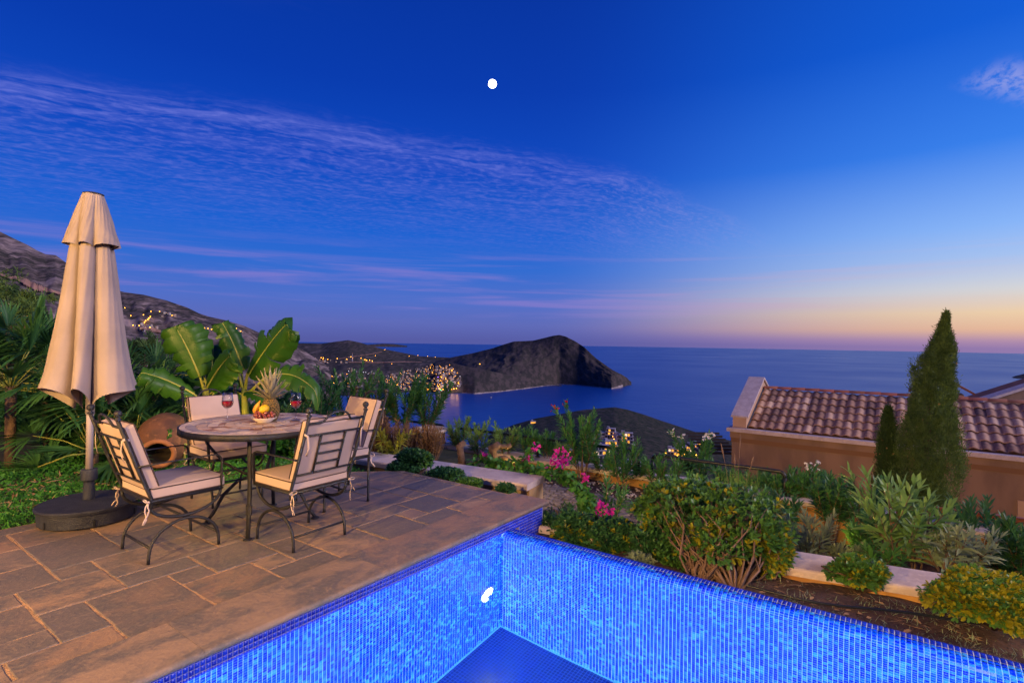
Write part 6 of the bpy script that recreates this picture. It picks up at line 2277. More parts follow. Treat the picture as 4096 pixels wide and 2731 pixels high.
# ------------------------------------------------------------------ heather: dense brown upright twigs
def heather(px, y0, y1, depth, wpx, label, n=1500):
    b_ = PD(px, y0, depth)
    h = (y0 - y1) * KPX / FPX * depth; w = wpx * KPX / FPX * depth
    e = empty('heather', b_, 0, label, 'shrub', 'brown heather bushes')
    st = MB()
    Bs, Ds = [], []
    for i in range(70):
        a = random.uniform(0, 2 * PI); r = w * math.sqrt(random.random())
        top = Vector((math.cos(a) * r, math.sin(a) * r, h * random.uniform(0.7, 1.0) * (1 - 0.35 * (r / w) ** 2)))
        bot = Vector((math.cos(a) * r * 0.35, math.sin(a) * r * 0.35, -0.1))
        st.tube([bot, bot.lerp(top, 0.5) + Vector((math.cos(a), math.sin(a), 0)) * 0.02, top], [0.005, 0.004, 0.002], 4)
        for q in range(n // 70):
            s = random.uniform(0.25, 1.0)
            c = bot.lerp(top, s)
            Bs.append(c); Ds.append((random.gauss(0, 0.45), random.gauss(0, 0.45), 1.0))
    st.build('stem', twig_m, e)
    leaves('foliage', simple_blades(np.array(Bs), np.array(Ds), rng.uniform(0.04, 0.11, len(Bs)), 0.0045), lm_heath, e)


heather(872, 1045, 942, 8.0, 30, 'brown heather bush beside the far chair', 2200)
heather(925, 1045, 962, 7.9, 45, 'brown heather bush behind the lit sprout', 2600)
heather(990, 1045, 974, 7.9, 42, 'brown heather bush below the white planter', 2400)


# ------------------------------------------------------------------ pittosporum: rosettes of spoon shaped leaves over a dome of twigs
def pitto(center, rx, ry, rz, nros, leafL, mat, label, group, mat2=None, share2=0.0, twigs=40, base=None, lift=-0.15, hollow=0.55, name='round_bush', wid=0.36, lowcut=-0.35, trunk=bark_m, twig_r=0.006):
    e = empty(name, center, 0, label, 'shrub', group)
    c = np.array([0.0, 0, 0])
    bl1, bl2 = [], []
    ros = []
    gold = PI * (3 - math.sqrt(5))
    for i in range(nros):
        zz = 1 - (i + 0.5) / nros * (1 - lowcut)
        a = gold * i
        r = math.sqrt(max(0, 1 - zz * zz))
        d = np.array([math.cos(a) * r, math.sin(a) * r, zz])
        lump = 1 + 0.16 * math.sin(3.1 * d[0] + 2 * d[1] + 1) + 0.12 * math.sin(5.3 * d[1] - 3.7 * d[2] + 2.2) + random.uniform(-0.10, 0.06)
        dep_ = random.uniform(0.80, 1.0) if random.random() < 0.72 else random.uniform(hollow, 0.85)
        p = d * np.array([rx, ry, rz]) * lump * dep_
        nd = unit(d / np.array([rx, ry, rz]) + rng.normal(size=3) * 0.35)
        ros.append((p, nd, dep_))
    for (p, nd, dep_) in ros:
        u = unit(np.cross(nd, [0.2, 0.3, 0.9])); w = np.cross(nd, u)
        k_ = random.choice([6, 7, 8, 9])
        young = random.random() < share2 and dep_ > 0.8
        for j in range(k_):
            a = 2 * PI * j / k_ * 1.0 + random.uniform(-.3, .3)
            op = random.uniform(0.55, 1.25) if j > 2 else random.uniform(0.2, 0.5)
            dv = nd * math.cos(op) + (u * math.cos(a) + w * math.sin(a)) * math.sin(op)
            (bl2 if young else bl1).append((p, dv, leafL * random.uniform(0.7, 1.15)))
    def mk(bl, mt, nm):
        if not bl: return
        Bp = np.array([q[0] for q in bl]); D = np.array([q[1] for q in bl]); L = np.array([q[2] for q in bl])
        leaves(nm, blades(Bp, D, L, L * wid * 0.5, 0.08, 0.2, 0.5, (0.42, 0.80), 1.0), mt, e)
    mk(bl1, mat, 'foliage'); mk(bl2, mat2, 'young_foliage')
    st = MB()
    bases = base or [(0, 0)]
    for i in range(twigs):
        p, nd, _ = random.choice(ros)
        if p[2] < lowcut * rz * 0.5 and random.random() < 0.6:
            continue
        bx, by = random.choice(bases)
        b0 = Vector((bx + random.uniform(-.02, .02), by + random.uniform(-.02, .02), lift))
        q = Vector(p)
        m1 = b0.lerp(q, 0.35) + Vector((random.gauss(0, .05), random.gauss(0, .05), 0.05 * rz + random.gauss(0, .02)))
        m3 = b0.lerp(q, 0.7) + Vector((random.gauss(0, .055), random.gauss(0, .055), 0.03 + random.gauss(0, .03)))
        st.tube([b0, m1, m3, q], [twig_r * 2.1, twig_r * 1.5, twig_r, twig_r * 0.5], 5)
    if st.v:
        st.build('branch', trunk, e, True)
    return e


GB = 'round bushes along the pool bed'
PR = Vector(V_R0); PF = Vector(V_F)
cb = PD(1640, 1250, 4.3)
pitto(cb, 0.50, 0.56, 0.46, 760, 0.058, lm_pit, 'big round bush with bare brown branches behind the pool edge', GB, lm_pity, 0.16, 105,
      [tuple((P(1602, 1340, -0.27) - cb)[:2]), tuple((P(1688, 1356, -0.27) - cb)[:2])], -0.16, 0.6, lowcut=0.2, trunk=twig_m, twig_r=0.0055)
pitto(PD(1535, 1165, 4.6), 0.26, 0.24, 0.17, 420, 0.055, lm_pit, 'left crown of the big round bush, dense and dark', GB, lm_pity, 0.12, 30, None, -0.3)
pitto(PD(1765, 1285, 4.1), 0.16, 0.16, 0.22, 300, 0.05, lm_pit, 'yellowing right flank of the big round bush', GB, lm_pity, 0.65, 50, [tuple((PD(1700, 1350, 4.1) - PD(1765, 1285, 4.1))[:2])], -0.24, trunk=twig_m)
pitto(PD(1560, 1290, 4.2), 0.20, 0.18, 0.10, 150, 0.05, lm_pit, 'low leafy sprays at the left foot of the big round bush', GB, lm_pity, 0.1, 14, None, -0.1, trunk=twig_m)
pitto(PD(1660, 1262, 4.0), 0.26, 0.20, 0.09, 70, 0.055, lm_pit, 'loose leaf sprays among the bare branches of the big bush', GB, lm_pity, 0.2, 0)
pitto(PD(1320, 1222, 4.75), 0.20, 0.18, 0.15, 340, 0.05, lm_pit_d, 'low dark bush at the end of the pool wall', GB, lm_pity, 0.14, 16)
pitto(PD(1258, 1215, 4.9), 0.11, 0.10, 0.13, 160, 0.045, lm_pit_d, 'small dark bush squeezed against the mosaic panel', GB, None, 0, 8)
pitto(PD(1410, 1245, 4.6), 0.26, 0.20, 0.17, 420, 0.05, lm_pit_d, 'low dark bush under the magenta flower cluster', GB, lm_pity, 0.06, 20)
pitto(PD(1500, 1270, 4.4), 0.22, 0.20, 0.18, 380, 0.05, lm_pit_d, 'dark bush before the big one, close to the pool lip', GB, None, 0, 30, trunk=twig_m)
pitto(PD(1470, 1300, 4.15), 0.10, 0.10, 0.07, 120, 0.05, lm_grey, 'small grey leaved sprig at the pool lip', GB, None, 0, 14, trunk=twig_m)
pitto(PD(1974, 1318, 3.85), 0.17, 0.17, 0.10, 420, 0.045, lm_pit, 'small clipped bush sitting on the pale slab', GB, lm_pity, 0.22, 30, None, -0.12)
pitto(PD(2282, 1385, 3.30), 0.30, 0.30, 0.155, 1700, 0.038, lm_pit, 'broad yellow tipped bush at the right edge', GB, lm_pity, 0.60, 40, None, -0.15)
# dark creeping bush over the garden wall and trailing along the terrace edge
GC = 'creepers at the terrace edge'
pitto(PD(952, 1058, 6.2), 0.17, 0.20, 0.10, 300, 0.06, lm_pit_d, 'dark bush climbing over the pale wall slab', GC, lm_pit, 0.2, 20)
pitto(PD(922, 1078, 6.1), 0.16, 0.14, 0.06, 180, 0.055, lm_pit_d, 'dark low creeper at the terrace corner', GC, None, 0, 10)
pitto(PD(1020, 1092, 5.9), 0.22, 0.16, 0.05, 240, 0.05, lm_pit_d, 'dark creeper along the terrace edge below the slab', GC, None, 0, 10)
pitto(PD(1075, 1112, 5.7), 0.16, 0.12, 0.04, 160, 0.045, lm_pit, 'thin creeper end along the terrace edge', GC, None, 0, 8)
pitto(PD(1160, 1126, 5.5), 0.11, 0.07, 0.05, 110, 0.045, lm_pit_d, 'small leafy clump near the pool coping end', GC, None, 0, 6)
# dim shrubs behind the lawn
GD = 'dark shrubs behind the lawn'
pitto(PD(340, 925, 7.6), 0.55, 0.5, 0.42, 520, 0.08, lm_ole_d, 'dark leafy shrub behind the parasol with magenta flowers', GD, None, 0, 20, None, -0.5, wid=0.24)
pitto(PD(640, 1010, 6.9), 0.50, 0.4, 0.28, 620, 0.055, lm_lawn, 'low green shrub seen under the table', GD, lm_pity, 0.08, 10)
pitto(PD(720, 1015, 6.9), 0.36, 0.3, 0.22, 380, 0.055, lm_pit_d, 'low dark shrub seen between table and chair', GD, None, 0, 10)
pitto(PD(560, 1035, 6.6), 0.40, 0.3, 0.20, 380, 0.05, lm_lawn, 'low green shrub behind the chair facing the camera', GD, None, 0, 10)
pitto(PD(225, 985, 7.0), 0.6, 0.5, 0.45, 520, 0.08, lm_ole_d, 'dark shrub behind the parasol pole', GD, None, 0, 10, None, -0.5, wid=0.2)
for (x_, y_, d_, r_, lb) in ((40, 880, 9.0, 0.9, 'dark shrub mass behind the fan palms at the left edge'), (150, 900, 9.2, 0.9, 'dark shrub behind the tall fan palm'), (260, 900, 9.0, 0.75, 'dark shrub behind the parasol canopy hem'),
                             (420, 930, 8.4, 0.6, 'dark shrub behind the first banana plant'), (520, 950, 8.2, 0.55, 'dark shrub between the banana plants'), (680, 930, 9.2, 0.6, 'dark shrub behind the drooping banana leaf'), (610, 950, 8.4, 0.5, 'dark shrub behind the second banana plant')):
    pitto(PD(x_, y_ + 40, d_), r_, r_ * 0.7, r_ * 0.75, 620, 0.12, lm_ole_d, lb, GD, None, 0, 8, None, -r_, wid=0.28, lowcut=-0.7)
e_ = empty('bougainvillea', PD(333, 900, 7.0), 0, 'spray of magenta bougainvillea beside the parasol canopy', 'flowers')
flowers([np.array(rng.normal(size=3) * np.array([0.07, 0.07, 0.06])) for i in range(46)], 0.032, lm_brk, e_, 3, 'bract')
st = MB()
for i in range(8):
    st.tube([(random.gauss(0, .05), random.gauss(0, .05), random.gauss(0, .05)), (0.1, 0.1, -0.4)], [0.002, 0.004], 4)
st.build('stem', twig_m, e_)

# ------------------------------------------------------------------ bougainvillea canes over the wall end, gnarled stumps
bou = empty('bougainvillea', PD(1300, 1100, 5.9), 0, 'bougainvillea cane arching over the wall end with magenta bracts', 'shrub')
o0 = bou.location.copy()
def rel(px, py, d): return PD(px, py, d) - o0
cane = [rel(1130, 1068, 6.9), rel(1180, 1066, 6.7), rel(1235, 1078, 6.4), rel(1285, 1083, 6.1), rel(1318, 1105, 5.9), rel(1345, 1140, 5.6), rel(1362, 1170, 5.3), rel(1385, 1190, 5.1)]
cane2 = [rel(1185, 1080, 6.6), rel(1210, 1050, 6.6), rel(1225, 1025, 6.6)]
cane3 = [rel(1080, 1068, 7.0), rel(1110, 1052, 6.9), rel(1150, 1062, 6.8)]
st = MB()
Bs, Ds = [], []
for pl, dn in ((cane, 105), (cane2, 30), (cane3, 40)):
    st.tube(pl, 0.007, 5)
    for i in range(len(pl) - 1):
        for q in range(dn):
            c = pl[i].lerp(pl[i + 1], random.random()) + Vector((random.gauss(0, .042), random.gauss(0, .042), random.gauss(0, .036)))
            Bs.append(c); Ds.append((random.gauss(0, 1), random.gauss(0, 1), random.gauss(-0.3, 0.7)))
st.build('stem', bark_m, bou, True)
leaves('foliage', blades(np.array(Bs), np.array(Ds), rng.uniform(0.05, 0.085, len(Bs)), 0.026, 0.2, 0.2, 1.0, (0.3, 0.6), 0.85), lm_bou, bou)
pts = []
for (px_, py_, d_, n_, s_) in ((1292, 1052, 6.1, 34, 0.055), (1275, 1062, 6.15, 16, 0.04), (1345, 1098, 5.8, 8, 0.02), (1340, 1112, 5.8, 5, 0.015), (1388, 1178, 5.05, 40, 0.045), (1228, 1030, 6.6, 7, 0.03), (1110, 1040, 6.9, 6, 0.02), (1212, 1050, 6.6, 8, 0.03)):
    for i in range(n_):
        pts.append(np.array(rel(px_, py_, d_)) + rng.normal(size=3) * s_)
flowers(pts, 0.03, lm_brk, bou, 3, 'bract')
for (pl, rad_, lab) in (([(1062, 1075), (1060, 1045), (1056, 1025), (1062, 1016)], 0.045, 'short gnarled stump left on the path bed'),
                        ([(1140, 1080), (1138, 1050), (1135, 1030), (1146, 1018)], 0.055, 'thick gnarled stump with a sawn arm')):
    b0 = PD(pl[0][0], pl[0][1], 7.0)
    e_ = empty('tree_stump', b0, 0, lab, 'stump')
    q = [PD(x, y, 7.0) - b0 + Vector((random.gauss(0, .015), random.gauss(0, .015), 0)) for x, y in pl]
    MB().tube(q, [rad_ * 1.2, rad_, rad_ * 1.15, rad_ * 0.8], 10).build('trunk', bark_m, e_, True)
    if rad_ > 0.05:
        for qq in ([(1135, 1032), (1150, 1024), (1168, 1026)], [(1140, 1055), (1158, 1050), (1172, 1058)], [(1138, 1060), (1120, 1064), (1108, 1056)], [(1160, 1027), (1174, 1022)]):
            MB().tube([PD(x, y, 7.0) - b0 for x, y in qq], rad_ * 0.55, 8).build('branch', bark_m, e_, True)

# white urn planter behind the heather
wp = PD(985, 998, 9.5)
pln = empty('planter', wp, 0, 'white stone planter holding an oleander', 'planter')
m2 = MB()
m2.lathe([(0.16, -0.5), (0.16, -0.42), (0.10, -0.36), (0.16, -0.2), (0.25, -0.02), (0.27, 0.05), (0.33, 0.07), (0.33, 0.11), (0.27, 0.11), (0.24, 0.0), (0.0, 0.0)], 24)
m2.build('urn', M('white_plaster', (0.58, 0.54, 0.52), (0.45, 0.42, 0.40), 6, 0.8), pln, True)

# ------------------------------------------------------------------ tall grass tuft
tg = empty('tall_grass', PD(1690, 1240, 4.75), 0, 'tall tuft of green grass rising behind the big round bush', 'grass')
n = 620
a = rng.uniform(0, 2 * PI, n); r = rng.uniform(0, 0.13, n)
Bp = np.stack([r * np.cos(a), r * np.sin(a), np.full(n, -0.1)], 1)
D = np.stack([np.cos(a) * rng.uniform(0.0, 0.42, n), np.sin(a) * rng.uniform(0.0, 0.42, n), np.ones(n)], 1)
leaves('blade', blades(Bp, D, rng.uniform(0.35, 0.82, n), 0.0035, rng.uniform(0.0, 0.22, n), 0.2), lm_gras, tg)
st = MB()
for (dx, dy, h) in ((0.05, 0.0, 0.85), (-0.04, 0.05, 0.78), (0.0, -0.06, 0.7), (0.09, 0.03, 0.66)):
    st.tube([(dx * 0.3, dy * 0.3, -0.1), (dx, dy, h * 0.6), (dx * 2, dy * 2, h)], 0.002, 4)
    st.tube([(dx * 1.8, dy * 1.8, h * 0.92), (dx * 2.1, dy * 2.1, h * 1.02), (dx * 2.3, dy * 2.3, h * 1.1)], [0.003, 0.008, 0.001], 6)
st.build('seed_head', twig_m, tg)


# ------------------------------------------------------------------ cypresses
def cypress(base, h, rfun, lean, ncl, mat, label, per=78, blade=(0.032, 0.065), wd=0.0062):
    e = empty('cypress', base, 0, label, 'tree', 'cypresses before the tiled house')
    MB().tube([(0, 0, -0.3), (lean[0] * .3, lean[1] * .3, h * 0.4), (lean[0] * .9, lean[1] * .9, h * 0.92)], [0.07, 0.05, 0.01], 8).build('trunk', bark_m, e, True)
    gold = PI * (3 - math.sqrt(5))
    Bs, Ds = [], []
    for i in range(ncl):
        t_ = 1 - math.sqrt(1 - (i + 0.5) / ncl * 0.985) if True else 0
        t_ = (i + 0.5) / ncl
        t_ = t_ ** 1.15
        a = gold * i + random.uniform(-.2, .2)
        lump = 0.90 + 0.17 * math.sin(2 * a + 13 * t_) + 0.16 * math.sin(3 * a - 23 * t_ + 1) + 0.09 * math.sin(a + 41 * t_) + random.uniform(-0.20, 0.06) + (0.22 if random.random() < 0.07 else 0.0)
        inner = random.random() < 0.30
        r = rfun(t_) * lump * (random.uniform(0.35, 0.75) if inner else 1.0)
        c = np.array([math.cos(a) * r + lean[0] * t_ ** 1.3, math.sin(a) * r + lean[1] * t_ ** 1.3, h * t_])
        cs = 0.028 + 0.062 * rfun(t_) / max(1e-3, rfun(0.3))
        axis = unit(np.array([math.cos(a) * 0.55, math.sin(a) * 0.55, 1.0]) + rng.normal(size=3) * 0.12)
        p = c + rng.normal(size=(per, 3)) * np.array([cs * 0.42, cs * 0.42, cs * 1.0]) + axis * rng.uniform(-1, 1, (per, 1)) * cs * 0.6
        Bs.append(p)
        Ds.append(axis[None] + rng.normal(size=(per, 3)) * 0.45)
    Bs = np.concatenate(Bs); Ds = np.concatenate(Ds)
    leaves('crown', simple_blades(Bs, Ds, rng.uniform(*blade, len(Bs)), wd), mat, e)
    m2 = MB()
    for i in range(26):
        t_ = random.uniform(0.15, 0.8); a = random.uniform(0, 2 * PI)
        r = rfun(t_) * 1.03
        m2.ball((math.cos(a) * r + lean[0] * t_, math.sin(a) * r + lean[1] * t_, h * t_), 0.016, 6, 4)
    m2.build('cone', M('cypress_cone', (0.40, 0.24, 0.09), None, 1, 0.8), e)
    return e


cyb = PD(2100, 1262, 9.3)
cyh = (1262 - 722) * KPX / FPX * 9.3
def cyr(t_):
    return float(np.interp(t_, [0, 0.115, 0.207, 0.30, 0.39, 0.485, 0.578, 0.67, 0.744, 0.80, 0.856, 0.93, 0.97, 1.0], [0.22, 0.32, 0.40, 0.46, 0.47, 0.43, 0.36, 0.32, 0.27, 0.22, 0.15, 0.06, 0.03, 0.01]))
ln = V_R0 * (66 * KPX / FPX * 9.3)
cypress(cyb, cyh, cyr, (ln.x, ln.y), 1400, lm_cyp, 'large cypress tree in front of the tiled roof')
c2b = PD(2030, 1230, 9.6)
def cyr2(t_):
    return float(np.interp(t_, [0, 0.3, 0.6, 0.85, 1.0], [0.11, 0.135, 0.125, 0.08, 0.015]))
ln = V_R0 * (6 * KPX / FPX * 9.6)
cypress(c2b, (1230 - 940) * KPX / FPX * 9.6, cyr2, (ln.x, ln.y), 420, lm_cyp2, 'slim young cypress left of the large one')


# ------------------------------------------------------------------ fan palms on the left
def frond(m_st, Bs, Ds, Ls, b0, tip, nrm, R, nl=26):
    m_st.tube([b0, b0.lerp(tip, 0.5) + Vector((0, 0, 0.04)), tip], [0.008, 0.006, 0.005], 5)
    d = (tip - b0).normalized()
    s = d.cross(nrm).normalized()
    for i in range(nl):
        a = -1.75 + 3.5 * i / (nl - 1)
        dv = d * math.cos(a) + s * math.sin(a) + nrm * (0.12 + 0.10 * abs(math.sin(a)))
        Bs.append(tip + dv * 0.02); Ds.append(dv); Ls.append(R * random.uniform(0.85, 1.05) * (1 - 0.22 * abs(a) / 1.75))


def fan_palm(base, n, h, R, label, seed, dirs=None, droop=0.25, mat=None):
    rr = random.Random(seed)
    e = empty('fan_palm', base, 0, label, 'palm', 'fan palms by the lawn')
    st = MB()
    gnd = -0.15 - base[2]
    st.tube([(0, 0, gnd), (0, 0, h * 0.25)], [0.05, 0.05], 8)
    tr = MB()
    for i in range(n):
        a = i * 2.399 + rr.uniform(-.3, .3)
        el = rr.uniform(-0.35, 1.25)
        L = h * rr.uniform(0.55, 1.0)
        d = Vector((math.cos(a) * math.cos(el), math.sin(a) * math.cos(el), math.sin(el)))
        b0 = Vector((0, 0, h * 0.2)); tip = b0 + d * L
        nrm = (Vector((0, 0, 1)) - d * d.z)
        nrm = (nrm.normalized() if nrm.length > 0.1 else V_F.copy()) * 0.9 - V_F * 0.6
        nrm = (nrm - d * nrm.dot(d)).normalized()
        Bs, Ds, Ls = [], [], []
        frond(tr, Bs, Ds, Ls, b0, tip, nrm, R * rr.uniform(0.8, 1.1))
        Ls = np.array(Ls)
        leaves('frond', blades(np.array(Bs), np.array(Ds), Ls, Ls * 0.036, rng.uniform(0.05, droop, len(Ls)), 0.5, 0.25, (0.35, 0.7), 0.8), mat or lm_palm, e)
    tr.build('leaf_stalk', green_stem, e, True)
    st.build('trunk', bark_m, e, True)


fan_palm(P(50, 1120, -0.05) + V_F * 0.9, 24, 0.80, 0.56, 'fan palm at the left edge of the lawn', 3)
fan_palm(P(205, 1085, -0.05) + V_F * 0.7, 24, 0.80, 0.52, 'fan palm behind the parasol pole', 4)
fan_palm(P(130, 1060, -0.05) + V_F * 1.3, 26, 1.15, 0.58, 'tall fan palm between the other two by the lawn', 6)
fan_palm(PD(25, 925, 6.0), 24, 0.75, 0.66, 'large fan palm high at the left edge', 7)
fan_palm(PD(110, 885, 6.6), 18, 0.70, 0.58, 'fan palm whose leaves point up beside the parasol canopy', 8)
fan_palm(PD(285, 1000, 7.0), 18, 0.60, 0.46, 'small fan palm right of the parasol pole', 9)


# ------------------------------------------------------------------ banana plants
def banana_leaf(parent, b0, tip, w, nrm, mat, tears, sag, seed):
    rr = random.Random(seed)
    d = tip - b0
    L = d.length
    d = d.normalized()
    nrm = (nrm - d * nrm.dot(d)).normalized()
    s = d.cross(nrm)
    NU = 22
    rib = []
    for i in range(NU + 1):
        u = i / NU
        rib.append(b0 + d * (L * u) + Vector((0, 0, 1)) * (sag * L * (0.9 * math.sin(u * PI) * 0.5 - 0.55 * u * u)) - (Vector((0, 0, 1)) * 0.20 + d * 0.10) * (L * max(0.0, (u - 0.80) / 0.20) ** 2))
    vs, fs = [], []
    for sgn in (-1, 1):
        cuts = sorted(rr.sample(range(3, NU - 1), min(tears, NU - 5))) if tears else []
        seg_start = 0
        segs = []
        for c in cuts + [NU]:
            segs.append((seg_start, c)); seg_start = c
        for (i0, i1) in segs:
            tw = rr.uniform(-0.55, 0.55) if tears else 0
            base_i = len(vs)
            for i in range(i0, i1 + 1):
                u = i / NU
                ww = w * (math.sin(PI * min(1, u * 0.93 + 0.05)) ** 0.55) * (1 if u < 0.97 else 0.35)
                edge_cut = 0.86 if (tears and i in (i0, i1) and i not in (0, NU)) else 1.0
                for k_ in range(4):
                    v = k_ / 3.0
                    ang = 0.30 - (0.85 + tw) * v * v * 0.9
                    q = rib[i] + s * (sgn * ww * v * edge_cut * math.cos(ang * 0.8)) + nrm * (ww * v * math.sin(ang)) + Vector((0, 0, -0.02 * math.sin(i * 1.9) * v))
                    vs.append(q)
            m_ = i1 - i0 + 1
            for i in range(m_ - 1):
                for k_ in range(3):
                    a = base_i + i * 4 + k_
                    f = (a, a + 1, a + 5, a + 4)
                    fs.append(f if sgn > 0 else f[::-1])
    m2 = MB(); m2.add(vs, fs)
    o = m2.build('leaf', mat, parent, True)
    MB().tube(rib, [0.014 * (1 - 0.85 * i / NU) for i in range(NU + 1)], 6).build('midrib', green_stem, o, True)
    return o


def banana(base, label, stems, lvs):
    e = empty('banana_plant', base, 0, label, 'banana plant', 'banana plants behind the table')
    for (pl, r0, r1) in stems:
        q = [PD(x, y, d_) - base for x, y, d_ in pl]
        n = len(q)
        MB().tube(q, [r0 + (r1 - r0) * i / (n - 1) for i in range(n)], 10).build('stem', green_stem, e, True)
    for i, (bx, by, bd, tx, ty, td, wpx, mat, tears, sag, face) in enumerate(lvs):
        b0 = PD(bx, by, bd) - base; tip = PD(tx, ty, td) - base
        nrm = -V_F * face[0] + Vector((0, 0, 1)) * face[1] + V_R0 * face[2]
        banana_leaf(e, b0, tip, wpx * KPX / FPX * bd, nrm, mat, tears, sag, i * 7 + int(bx))


BL, BD = lm_banana, lm_banana_d
bb = PD(478, 985, 6.7)
banana(bb, 'banana plant with broad torn leaves beside the parasol',
       [([(478, 990, 6.7), (476, 940, 6.7), (470, 890, 6.7)], 0.05, 0.03), ([(470, 900, 6.7), (464, 880, 6.7), (455, 850, 6.65)], 0.02, 0.012), ([(474, 930, 6.7), (490, 905, 6.7), (498, 880, 6.65)], 0.02, 0.012),
        ([(470, 930, 6.7), (455, 912, 6.6), (440, 902, 6.5)], 0.018, 0.012), ([(478, 940, 6.7), (478, 900, 6.7), (466, 850, 6.75)], 0.015, 0.01)],
       [(459, 865, 6.65, 390, 722, 6.55, 56, BL, 6, 0.10, (0.9, 0.3, 0.2)),
        (446, 905, 6.5, 300, 842, 6.1, 34, BL, 3, 0.10, (0.75, 0.7, 0.1)),
        (476, 890, 6.6, 540, 798, 6.4, 44, BL, 3, 0.12, (0.9, 0.35, -0.1)),
        (474, 880, 6.8, 350, 868, 7.1, 24, BD, 2, 0.25, (0.35, 0.9, 0.0)),
        (472, 850, 6.9, 430, 755, 7.3, 26, BD, 3, 0.15, (0.6, 0.5, -0.4)),
        (485, 870, 6.9, 492, 772, 7.3, 28, BD, 4, 0.2, (0.8, 0.3, 0.3)),
        (482, 905, 6.7, 560, 862, 7.0, 22, BD, 2, 0.2, (0.5, 0.8, 0.0))])
bb = PD(566, 975, 6.9)
banana(bb, 'banana plant with one big leaf standing up behind the pineapple',
       [([(566, 985, 6.9), (563, 930, 6.9), (560, 890, 6.9)], 0.055, 0.03), ([(560, 900, 6.9), (552, 870, 6.9), (545, 840, 6.9)], 0.02, 0.012), ([(562, 900, 6.9), (568, 860, 6.9), (582, 825, 6.85)], 0.022, 0.014),
        ([(562, 910, 6.9), (590, 885, 6.8), (612, 865, 6.75)], 0.02, 0.014), ([(560, 920, 6.9), (556, 860, 6.95), (553, 830, 7.0)], 0.016, 0.01)],
       [(571, 862, 6.85, 676, 716, 6.5, 50, BL, 4, 0.08, (0.9, 0.25, -0.3)),
        (560, 850, 6.95, 500, 715, 6.9, 34, BL, 7, 0.12, (0.85, 0.3, 0.35)),
        (553, 850, 7.05, 480, 790, 7.4, 24, BD, 4, 0.2, (0.5, 0.7, 0.2)),
        (548, 845, 7.0, 520, 770, 7.5, 24, BD, 4, 0.2, (0.7, 0.5, 0.2)),
        (608, 868, 6.75, 745, 890, 6.7, 36, BL, 8, 0.35, (0.75, 0.55, 0.1)),
        (592, 885, 6.8, 700, 880, 7.3, 26, BD, 3, 0.3, (0.4, 0.9, 0.0)),
        (560, 900, 6.9, 640, 930, 6.6, 18, BD, 2, 0.25, (0.5, 0.8, 0.1)),
        (555, 905, 6.9, 480, 905, 7.2, 20, BD, 2, 0.25, (0.5, 0.8, 0.1))])
# young banana leaves beside the jar
bb = PD(425, 1035, 6.0)
banana(bb, 'young banana shoot with two leaves in front of the jar', [([(425, 1060, 6.0), (422, 1030, 6.0), (415, 1010, 6.0)], 0.012, 0.008)],
       [(420, 1005, 6.0, 382, 992, 5.8, 15, BL, 0, 0.1, (0.8, 0.5, 0.2)), (428, 1022, 6.0, 384, 1012, 5.8, 13, BL, 0, 0.15, (0.8, 0.5, 0.0)), (425, 945, 6.4, 430, 900, 6.4, 12, BL, 0, 0.1, (0.9, 0.2, 0.2))])


# ------------------------------------------------------------------ conifers on the left
def conifer(base, pts, depth, label, spread, n, seed):
    e = empty('conifer', base, 0, label, 'tree', 'dark conifers on the left')
    rr = np.random.default_rng(seed)
    q0 = Vector((0, 0, 0))
    st = MB()
    Bs, Ds = [], []
    for (px_, py_, r_px) in pts:
        c = PD(px_, py_, depth + rr.uniform(-.6, .6)) - base
        r_ = r_px * KPX / FPX * depth
        st.tube([(0, 0, 0), tuple(Vector((0, 0, 0)).lerp(c, 0.6) + Vector((0, 0, 0.1))), tuple(c)], [0.05, 0.03, 0.012], 6)
        for k_ in range(18):
            cc = np.array(c) + rr.normal(size=3) * r_ * 0.55
            ax = unit(rr.normal(size=3) + np.array([0, 0, 0.5]))
            m_ = n
            p = cc + rr.normal(size=(m_, 3)) * r_ * 0.16 + ax * rr.uniform(-1, 1, (m_, 1)) * r_ * 0.35
            Bs.append(p); Ds.append(ax[None] + rr.normal(size=(m_, 3)) * 0.7)
    st.build('trunk', bark_m, e, True)
    Bs = np.concatenate(Bs); Ds = np.concatenate(Ds)
    leaves('crown', simple_blades(Bs, Ds, rr.uniform(0.05, 0.11, len(Bs)) * depth / 8, 0.006 * depth / 8), lm_pine, e)


conifer(PD(-60, 1000, 8.5), [(20, 680, 30), (-20, 660, 40), (60, 690, 24), (40, 720, 30), (-10, 740, 40), (78, 715, 18), (20, 750, 26), (95, 728, 12), (60, 750, 20), (-50, 720, 50)], 8.5, 'dark conifer at the left edge before the mountain lights', 1, 60, 5)
conifer(PD(330, 850, 26), [(310, 800, 16), (335, 795, 18), (355, 806, 14), (322, 815, 16), (345, 818, 14)], 26, 'small dark pine on the rocky slope beside the parasol', 1, 60, 6)

# ------------------------------------------------------------------ ground cover, grass, fallen leaves
def scatter_poly(poly, n):
    xs = [p[0] for p in poly]; ys = [p[1] for p in poly]
    out = []
    while len(out) < n:
        x = rng.uniform(min(xs), max(xs)); y = rng.uniform(min(ys), max(ys))
        if inpoly(x, y, poly):
            out.append((x, y))
    return np.array(out)


